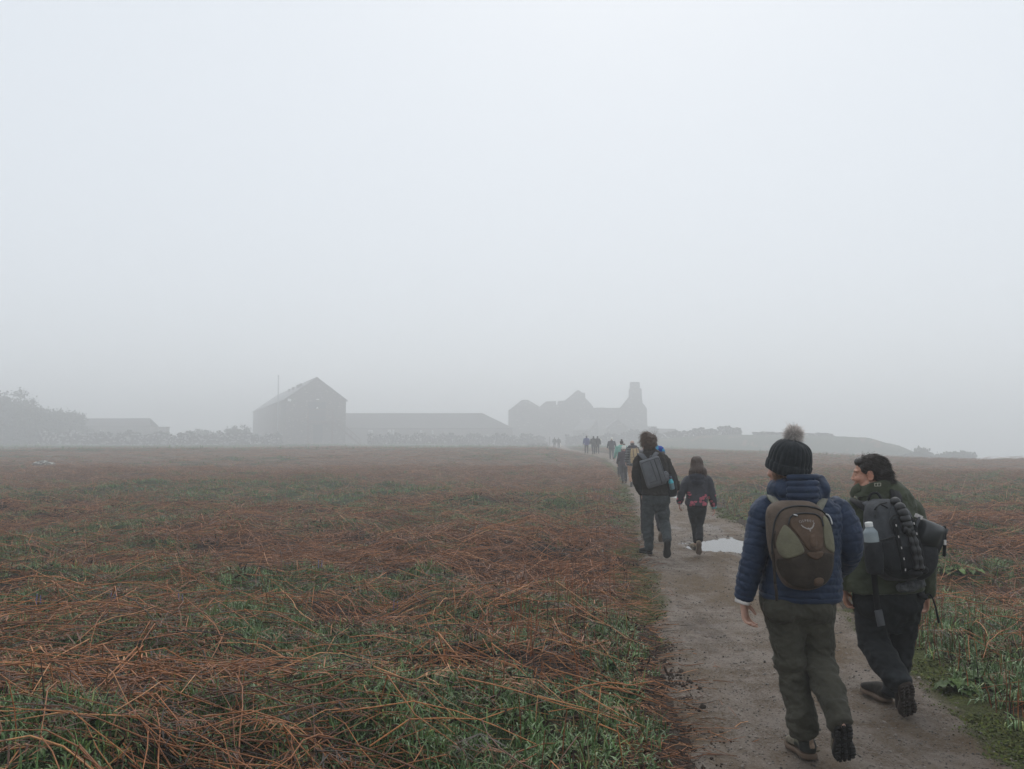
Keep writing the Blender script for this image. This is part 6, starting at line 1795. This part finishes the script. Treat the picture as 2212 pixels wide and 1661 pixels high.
put('cuff', limb([(1542, 1092, Y4, 6), (1543, 1098, Y4 + .005, 5.4)], 16, 2, .1), m_aqua, j4)
hips = rings([(1485, 1526, 1084, Y4, .19), (1485, 1526, 1094, Y4, .20), (1487, 1524, 1103, Y4, .18), (1494, 1517, 1110, Y4, .11)], 32, 5, .6)
Lg = [(1495, 1098, Y4, 10.5), (1497, 1116, Y4 + .03, 9), (1501, 1134, Y4 + .05, 8), (1504, 1154, Y4 + .04, 8), (1505, 1172, Y4 + .03, 7)]
Rg = [(1516, 1098, Y4, 10.5), (1514, 1116, Y4 + .02, 9), (1511, 1134, Y4 + .03, 8), (1511, 1152, Y4 - .09, 8), (1511, 1168, Y4 - .20, 7)]
garment('trousers', [hips, limb(Lg, 20, 5, .2), limb(Rg, 20, 5, .2)], .0075, m_black, p4, [folds(.006, 8, 14, 75)], 3)
hl = GS(1504, 1186)
m_beige = plain('beige_trainer', (.26, .21, .14), .8)
m_bsole = plain('tan_sole', (.13, .095, .068), .8, var=.25)
shoe(p4, hl, hl + (-.03, .21, 0), (0, 0, 1), .22, .085, m_beige, m_bsole, J4['Lan'], False, .007, .075, ar=.036)
shoe(p4, W(1511, 1172, Y4 - .26), W(1510, 1199, Y4 - .17), (.03, 1, .45), .215, .09, m_beige, m_bsole, J4['Ran'] + (0, .02, 0), False, .007, .075, ar=.036)

# ================================================================== walkers further up the path
def walker(px, Y, H, label, top, legs, hair=None, hat=None, lift=0, sway=0.0, wide=1.0, skirt=0.0, yaw=0, voxel=.016, arms=.35, z=None, bald=False, shoecol=None, skin=(.42, .24, .17)):
    k = H / 1.70
    x = (px - CX) / FPX * Y
    z = float(surf_z(x, Y)) if z is None else z
    o = np.array((x, Y, z))
    pr = person(o, label)
    Pt = lambda a, b, c: o + np.array((a, b, c)) * k
    st = .16
    J = dict(Lsh=Pt(-.19 * wide, 0, 1.40), Rsh=Pt(.19 * wide, 0, 1.40), Lel=Pt(-.27 * wide, -.04 + sway, 1.13), Rel=Pt(.27 * wide, -.04 - sway, 1.13), Lwr=Pt(-.29 * wide, .06 + 2 * sway, .87), Rwr=Pt(.29 * wide, .06 - 2 * sway, .87),
             Lhip=Pt(-.10, 0, .90), Rhip=Pt(.10, 0, .90), Lkn=Pt(-.10, st * .7, .49), Rkn=Pt(.10, .02, .48), Lan=Pt(-.10, st, .09), Ran=Pt(.09, -st * 1.6, .19), head=Pt(sway * .3, .02, 1.56))
    if lift:                                                     # the other foot is the lifted one
        J['Lan'], J['Ran'] = Pt(-.09, -st * 1.6, .19), Pt(.10, st, .09); J['Lkn'], J['Rkn'] = Pt(-.10, .02, .48), Pt(.10, st * .7, .49)
    HR = rot(yaw, -6, 0)
    body_mesh(pr, J, H, HR, 1.0 * k, min(voxel, .012), skin, [(J['Lwr'], (0, .1, -1), (1, 0, 0), -1, k, .6), (J['Rwr'], (0, .1, -1), (-1, 0, 0), 1, k, .6)], simple=True)
    mT, hem = top
    w = .205 * wide
    T = [(.09, .09, 1.475), (.15, .12, 1.44), (w, .14, 1.37), (w * 1.02, .155, 1.22), (w * .98, .15, 1.05), (w * (1.0 + skirt * .6), .155 + skirt * .04, .92), (w * (1.0 + skirt), .16 + skirt * .06, hem)]
    parts = [tube([Pt(0, 0, c) for a, b, c in T], np.array([(a, b) for a, b, c in T]) * k, 28, (1, 0, 0), 4, .15)]
    for s in 'LR':
        parts.append(tube([J[s+'sh'] + (0, 0, .01), (J[s+'sh'] + J[s+'el']) / 2, J[s+'el'], J[s+'wr'] + (0, 0, .03)], np.array([.075, .068, .06, .048]) * k, 14, (1, 0, 0), 4, .3))
    garment('jacket', parts, voxel, mT, pr, [folds(.008, 6, 8, int(px) % 50, .8)], 2)
    parts = [tube([Pt(0, 0, .98), Pt(0, 0, .90), Pt(0, 0, .80)], np.array([(.17, .12), (.18, .13), (.13, .11)]) * k, 24, (1, 0, 0), 3, .5)]
    for s in 'LR':
        parts.append(tube([J[s+'hip'], (J[s+'hip'] + J[s+'kn']) / 2, J[s+'kn'], (J[s+'kn'] + J[s+'an']) / 2, J[s+'an'] + (0, 0, .01)], np.array([.10, .088, .074, .070, .062]) * k, 14, (1, 0, 0), 3, .2))
    garment('trousers', parts, voxel, legs, pr, [folds(.008, 7, 10, int(px) % 41, .6)], 2)
    for s in 'LR':
        a = J[s+'an']
        low = (s == 'L') != bool(lift)
        d = np.array((0, .20, -.02)) if low else np.array((0, .07, -.15))
        put('shoe', tube([a + (0, -.05 * k, -.035 * k), a + d * .5 * k + (0, 0, -.035 * k), a + d * k + (0, 0, -.035 * k)], np.array([(.045, .05), (.048, .042), (.035, .025)]) * k, 14, (1, 0, 0), 4), shoecol or m_dshoe, pr)
    hcn = J['head']
    if hair is not None:
        hp = [xf(ell((0, -.026, .036), (.084, .098, .090)), HR, hcn, k)]
        if hair[1]: hp.append(xf(ell((0, -.05, -.05), (.08, .06, .08)), HR, hcn, k))
        if len(hair) > 2: hp.append(xf(ell((0, -.05, .14), (.045, .045, .045)), HR, hcn, k))
        garment('hair', hp, .010, plain('far_hair', hair[0], .6), pr, [lambda co, no: .005 * fbm(co * 30, 2)], 1)
    if hat is not None:
        mh, bob = hat
        ht = knit_hat(pr, hcn + HR @ np.array((0, -.01, .0)) * k, HR, .108 * k, .175 * k, 20, mh, .05, seg=80)
        if bob: pompom(ht, hcn + np.array((0, -.01, .21)) * k, .055 * k, bob, 300, .004)
    return pr, J, k, Pt
m_plum = fabric('plum_coat', (0.034, 0.022, 0.032), .85, .15)
m_darkgrey = fabric('dark_grey_trousers', (0.028, 0.027, 0.031), .85, .15)
m_mint = fabric('mint_jacket', (0.20, 0.42, 0.36), .8, .1)
m_blue = fabric('cobalt_jacket', (0.045, 0.06, 0.20), .8, .1)
m_midnight = fabric('midnight_jacket', (0.022, 0.024, 0.038), .8, .1)
m_jeans = fabric('grey_jeans', (0.075, 0.088, 0.10), .85, .15)
m_tan = fabric('tan_leg', (0.36, 0.20, 0.12), .8, .12)
m_char = fabric('charcoal_jacket', (0.020, 0.020, 0.021), .85, .1)
m_cream = fabric('cream_wool', (0.72, 0.70, 0.64), .95, .1, 60, 300, .6)
m_pink = fabric('dusty_pink', (0.30, 0.085, 0.095), .9)
# plum coat and cream bobble hat
pr, J, k, Pt = walker(1346.5, 32.5, 1.53, 'woman in a long plum coat and cream bobble hat', (m_plum, .84), m_darkgrey, None, (m_cream, (.20, .14, .11)), 1, .05, .95, .10, 10)
put('scarf', tube([Pt(-.09, -.01, 1.44), Pt(0, -.04, 1.45), Pt(.09, -.01, 1.44)], np.array([(.045, .05), (.05, .06), (.045, .05)]) * k, 14, (0, 0, 1), 5), m_pink, pr)
# plaid shirt and sand coloured pack
m_plaid, nt, p = new_mat('plaid_shirt')
tc = node(nt, 'ShaderNodeTexCoord').outputs['Object']
w1 = node(nt, 'ShaderNodeTexWave', {'Vector': tc, 'Scale': 3.4, 'Distortion': .6}, bands_direction='Z').outputs[1]
w2 = node(nt, 'ShaderNodeTexWave', {'Vector': tc, 'Scale': 3.4, 'Distortion': .6}, bands_direction='X').outputs[1]
c = mixc(nt, ramp(nt, w1, .62, .85), (.018, .019, .021), (.17, .17, .17))
nt.links.new(mixc(nt, ramp(nt, w2, .75, .92), c, (.11, .115, .12)), p.inputs['Base Color']); p.inputs['Roughness'].default_value = .9
pr, J, k, Pt = walker(1365.5, 29.6, 1.75, 'bald man in a plaid shirt and tan trousers with a sand coloured backpack', (m_plaid, .78), m_tan, None, None, 1, -.03, .86, .18, 0, skin=(.46, .30, .24), shoecol=plain('grey_shoe', (.06, .055, .052), .8))
garment('hair', [xf(ell((0, -.045, -.012), (.082, .070, .052)), rot(0, -6, 0), J['head'], k)], .008, plain('grey_hair', (.10, .09, .085), .7), pr, [], 1)
put('collar', tube([Pt(-.13, -.02, 1.44), Pt(0, -.07, 1.45), Pt(.13, -.02, 1.44)], np.array([(.06, .07), (.065, .08), (.06, .07)]) * k, 14, (0, 0, 1), 5), m_midnight, pr)
m_sand = fabric('sand_canvas', (0.40, 0.29, 0.15), .8, .12)
m_tanw = fabric('brown_webbing', (0.13, 0.085, 0.05), .8)
c0 = Pt(.04, -.155, 1.13)
bp4 = empty('backpack', c0, 'sand coloured roll top pack with brown straps on the man in plaid', 'backpack', 'backpacks')
sh4 = Shell(c0, (1, 0, .04), (-.03, 0, 1), (0, -1, 0), [(-.27 * k, -.01, .10, .12), (-.25 * k, -.01, .145, .17), (-.1, -.005, .158, .19), (.05, 0, .155, .18), (.17, .005, .145, .15), (.235, .01, .135, .11), (.26, .01, .12, .07)], 3.5, 9, .006)
put('pack_body', sh4.mesh(40), m_sand, bp4)
for u in (-.06, .075):
    put('strap', sh4.web([(u, .25), (u, .1), (u + .005, -.05), (u + .005, -.2)], .028, .006, .006), m_tanw, bp4)
put('pocket', sh4.patch([(-.13, -.06), (.13, -.06), (.13, -.23), (-.12, -.23)], .02), m_sand, bp4)
put('strap', sh4.web([(-.14, -.05), (0, -.055), (.14, -.05)], .022, .006, .02), m_tanw, bp4)
for sx in (-1, 1):
    put('shoulder_strap', strap([Pt(.04 + sx * .08, -.15, 1.37), Pt(.02 + sx * .10, -.10, 1.44), Pt(.02 + sx * .11, .02, 1.45)], .05, .014, (0, -.6, .7), 4), m_tanw, bp4)
# mint jacket
pr, J, k, Pt = walker(1341.5, 38.0, 1.80, 'person in a mint green jacket ahead of the cream hat', (m_mint, .86), m_darkgrey, ((.03, .02, .016), 0, 1), None, 0, .04, 1.0, .05)
c0 = Pt(.06, -.16, 1.17)
bp5 = empty('backpack', c0, 'grey brown rucksack edged in mint on the person in mint green', 'backpack', 'backpacks')
sh5 = Shell(c0, (1, 0, 0), (0, 0, 1), (0, -1, 0), [(-.24, 0, .09, .10), (-.22, 0, .14, .15), (0, 0, .155, .17), (.16, 0, .14, .14), (.23, 0, .09, .08)], 2.6, 4, .006)
put('pack_body', sh5.mesh(32), fabric('grey_brown_pack', (.085, .082, .072), .8), bp5)
put('piping', sh5.line([(-.145, -.15), (-.15, .05), (-.11, .18), (0, .215), (.11, .18), (.15, .05)], .014, .004), m_mint, bp5)
m_fade = fabric('haze_paled_cloth', (.13, .13, .125), .85)  # clothes lightened, the fog's paling put into their colour
# faded figures
walker(1320.5, 63, 1.72, 'walker alone on the path in a midnight blue jacket and pale hat', (m_midnight, .80), m_jeans, None, (m_cream, None), 0, .05, 1.1, .10, voxel=.02)
walker(1266.5, 76, 1.72, 'faded walker in a cobalt blue jacket, left of a dark pair', (m_blue, .82), m_darkgrey, ((.03, .025, .022), 1), None, 0, .02, 1.05, .05, voxel=.02)
pr, J, k, Pt = walker(1281.5, 74, 1.72, 'faded walker in black with a rucksack, left of the dark pair', (m_char, .80), m_char, ((.025, .022, .02), 1), None, 1, .02, 1.05, .0, voxel=.02)
c0 = Pt(0, -.15, 1.2)
bp6 = empty('backpack', c0, 'dark rucksack faded by the fog on the walker in black', 'backpack', 'backpacks')
sh6 = Shell(c0, (1, 0, 0), (0, 0, 1), (0, -1, 0), [(-.26, 0, .10, .12), (-.2, 0, .16, .17), (.1, 0, .16, .17), (.24, 0, .11, .1)], 3, 4, .006)
put('pack_body', sh6.mesh(28), fabric('moss_pack', (.036, .036, .028), .85), bp6)
pr, J, k, Pt = walker(1290, 76, 1.70, 'faded walker in black holding a white bag, right of the dark pair', (m_char, .84), m_char, ((.03, .026, .022), 1), None, 0, .03, 1.0, .05, voxel=.02)
wb = empty('bag', J['Rwr'] + (.05, 0, .5), 'small white bag held up by a faded walker in black', 'bag', 'small white bags')
garment('bag_body', [ell(J['Rwr'] + (.02, -.02, .47), (.09, .06, .11))], .014, m_cream, wb, [folds(.02, 12, 16, 2)], 1)
walker(1197.5, 125, 1.72, 'faintest walker by the gateway, the left one of two', (m_fade, .82), m_fade, ((.05, .045, .04), 0), None, 0, .02, 1.05, .0, voxel=.024)
pr, J, k, Pt = walker(1206.5, 125, 1.72, 'faintest walker by the gateway with a white bag hanging low', (m_fade, .82), m_fade, ((.05, .045, .04), 0), None, 1, .02, 1.0, .0, voxel=.024)
wb = empty('bag', J['Rwr'] + (0, 0, -.3), 'small white bag hanging low beside the gateway walker', 'bag', 'small white bags')
garment('bag_body', [tube([J['Rwr'] + (0, 0, -.05), J['Rwr'] + (0, 0, -.25), J['Rwr'] + (0, 0, -.5)], np.array([.03, .10, .12]), 12, (1, 0, 0), 3)], .016, m_cream, wb, [folds(.02, 12, 16, 2)], 1)
# somebody walking just ahead of the man, nearly all hidden by him
pr, J, k, Pt = walker(1407.0, 13.4, 1.80, 'walker in grey nearly hidden in front of the man, blue wrap at the neck', (fabric('pale_grey_jacket', (.15, .145, .15), .8), .85), m_darkgrey, ((.05, .03, .02), 1), None, 0, .02, .66, .0, voxel=.012, shoecol=m_bsole)
garment('neck_wrap', [tube([Pt(-.02, -.05, 1.43), Pt(.08, -.07, 1.455), Pt(.14, -.04, 1.44), Pt(.18, .0, 1.385)], np.array([.035, .045, .045, .03]) * k, 14, (0, 0, 1), 5)], .007, attr_mat('blue_cyan_print', rough=.8), pr, [folds(.012, 20, 26, 5)], 1,
        lambda me: set_col(me, np.where((fbm(coords(me)[0] * 16, 2, 3) > .05)[:, None], (.06, .42, .72), (.012, .06, .36))))
# ================================================================== single plants one can point to
m_lf = attr_mat('broad_leaves', rough=.6, spec=.25, var=.3, vscale=40)
def leaf_plant(name, c, n, L, wd, label, cat, seed, col=(.075, .125, .028), rise=.55, group=None, stem=0.0, teeth=0.0):
    rg = np.random.default_rng(seed)
    c = np.array((c[0], c[1], float(surf_z(c[0], c[1]))))
    o = empty(name, c, label, cat, group)
    for i in range(n):
        a = 2 * math.pi * i / n * 2.4 + rg.normal(0, .3); l = L * rg.uniform(.6, 1.2); w = wd * rg.uniform(.75, 1.2)
        el = rise * rg.uniform(.5, 1.4)
        z0 = stem * (i / n)
        d = np.array((math.cos(a), math.sin(a), 0)); s = np.array((-d[1], d[0], 0))
        m = 12
        V, F = [], []
        for q in range(m + 1):
            t = q / m
            r = l * t * math.cos(el * (1 - t * .7)) ; z = l * (math.sin(el) * t - .75 * math.sin(el) * t ** 2.2 - .12 * t * t) + z0
            ww = w * (math.sin(math.pi * min(1, .06 + t * .96)) ** .75 if t < .98 else .03) * (.25 + .75 * sm(.0, .30, t)) * (1 + teeth * (q % 2))
            tilt = .35 + .1 * math.sin(q * 1.7 + seed)
            for k in (-1, -.5, 0, .5, 1):
                V.append(c + d * (r + .02 * abs(k) * w) + s * ww * k + (0, 0, z + tilt * ww * abs(k) + .008 * math.sin(q * 2.1 + k * 3 + i)))
        for q in range(m):
            for k in range(4):
                F.append((q*5+k, q*5+k+1, (q+1)*5+k+1, (q+1)*5+k))
        me = mesh_from(V, F)
        cc = np.array(col) * rg.uniform(.65, 1.35) * np.array([[1.25 if j % 5 == 2 else 1.0] for j in range(len(V))])
        set_col(me, cc)
        link('leaf', me, m_lf, o)
    if stem:
        put('stem', tube([c - (0, 0, .01), c + (0, 0, stem)], [.004, .003], 6, (1, 0, 0), 1), m_lf2, o)
    return o
m_lf2 = plain('plant_stem', (.06, .09, .03), .7)
GD = 'broad leaved docks by the path'
for k, (px, py, n, L, lb) in enumerate(((2075, 1490, 13, .17, 'broad leaved dock at the right edge of the path, nearest the camera'), (2132, 1478, 12, .19, 'leafy dock at the right margin behind the nearest one'), (2160, 1412, 11, .17, 'dock at the right margin in front of the long grass'),
        (2062, 1262, 14, .20, 'bright green dock just right of the charcoal pack'), (2036, 1222, 12, .19, 'bright leafy clump beside the dry bag'), (2098, 1255, 12, .18, 'broad leaved plant among stems right of the bright dock'), (2140, 1282, 10, .17, 'pale green plant at the right among the fallen stems'), (2155, 1205, 10, .17, 'furthest broad leaved clump at the right margin'))):
    g_ = GS(px, py)
    leaf_plant('dock_plant', g_, n, L, L * .30, lb, 'plant', 40 + k, (.060, .105, .020) if k > 2 else (.050, .088, .018), .75, GD)
GN = 'small nettles at the left edge of the path'
for k, (px, py, n, L, lb) in enumerate(((1357, 1518, 16, .075, 'small dark green nettle by the left lip of the path'), (1322, 1452, 14, .06, 'small nettle among stems left of the path'), (1268, 1440, 12, .06, 'leafy sprig left of the small nettle'), (1228, 1498, 10, .055, 'leafy sprig half hidden under fallen stems'), (805, 1628, 12, .075, 'broad leafed sprig at the bottom edge in the grass'))):
    g_ = GS(px, py)
    leaf_plant('nettle', g_, n, L, L * .38, lb, 'plant', 60 + k, (.040, .080, .028), .5, GN, .10, .25)
# bluebells
m_bell = plain('bluebell', (.12, .12, .27), .6)
for k, (px, py, lb) in enumerate(((242, 1306, 'lilac blue bluebell spike at the left, the taller of two'), (80, 1312, 'small bluebell spike near the left edge of the picture'), (388, 1306, 'faint bluebell right of the tall lilac one'), (690, 1228, 'bluebell far out among the stems'), (853, 1322, 'bluebell nearest the middle of the field'))):
    g_ = GS(px, py + 14)
    rg = np.random.default_rng(80 + k)
    o = empty('bluebell', g_, lb, 'flower', 'bluebells in the grass')
    h = .17
    put('stem', tube([g_ - (0, 0, .01), g_ + (.005, 0, h * .8), g_ + (.02, 0, h)], [.0022, .002, .0015], 6, (1, 0, 0), 3), m_lf2, o)
    for i in range(7):
        b = g_ + (.018 * (i % 2 * 2 - 1) + .006, rg.normal(0, .006), h * (.55 + .07 * i))
        put('bell', tube([b + (0, 0, .012), b, b - (0, 0, .012)], [.002, .0045, .006], 8, (1, 0, 0), 2, .2), m_bell, o)
# ================================================================== the fog
m_haze = bpy.data.materials.new('haze')
m_haze.use_nodes = True
nt = m_haze.node_tree
nt.nodes.clear()
ho = nt.nodes.new('ShaderNodeOutputMaterial')
pv = nt.nodes.new('ShaderNodeVolumePrincipled')
pv.inputs['Color'].default_value = (0.950, 0.964, 0.978, 1)
pv.inputs['Density'].default_value = HAZE_DENSITY
pv.inputs['Anisotropy'].default_value = 0.38
nt.links.new(pv.outputs[0], ho.inputs['Volume'])
zlo = float(ZZ.min()) - 1.0
V, F = box((0, 300, (zlo + 27.0) / 2), (1400, 720, 27.0 - zlo))
haze = put('haze', (V, F), m_haze, None, False)
tag(haze, 'thick white fog lying over the whole field', 'fog', kind='stuff')
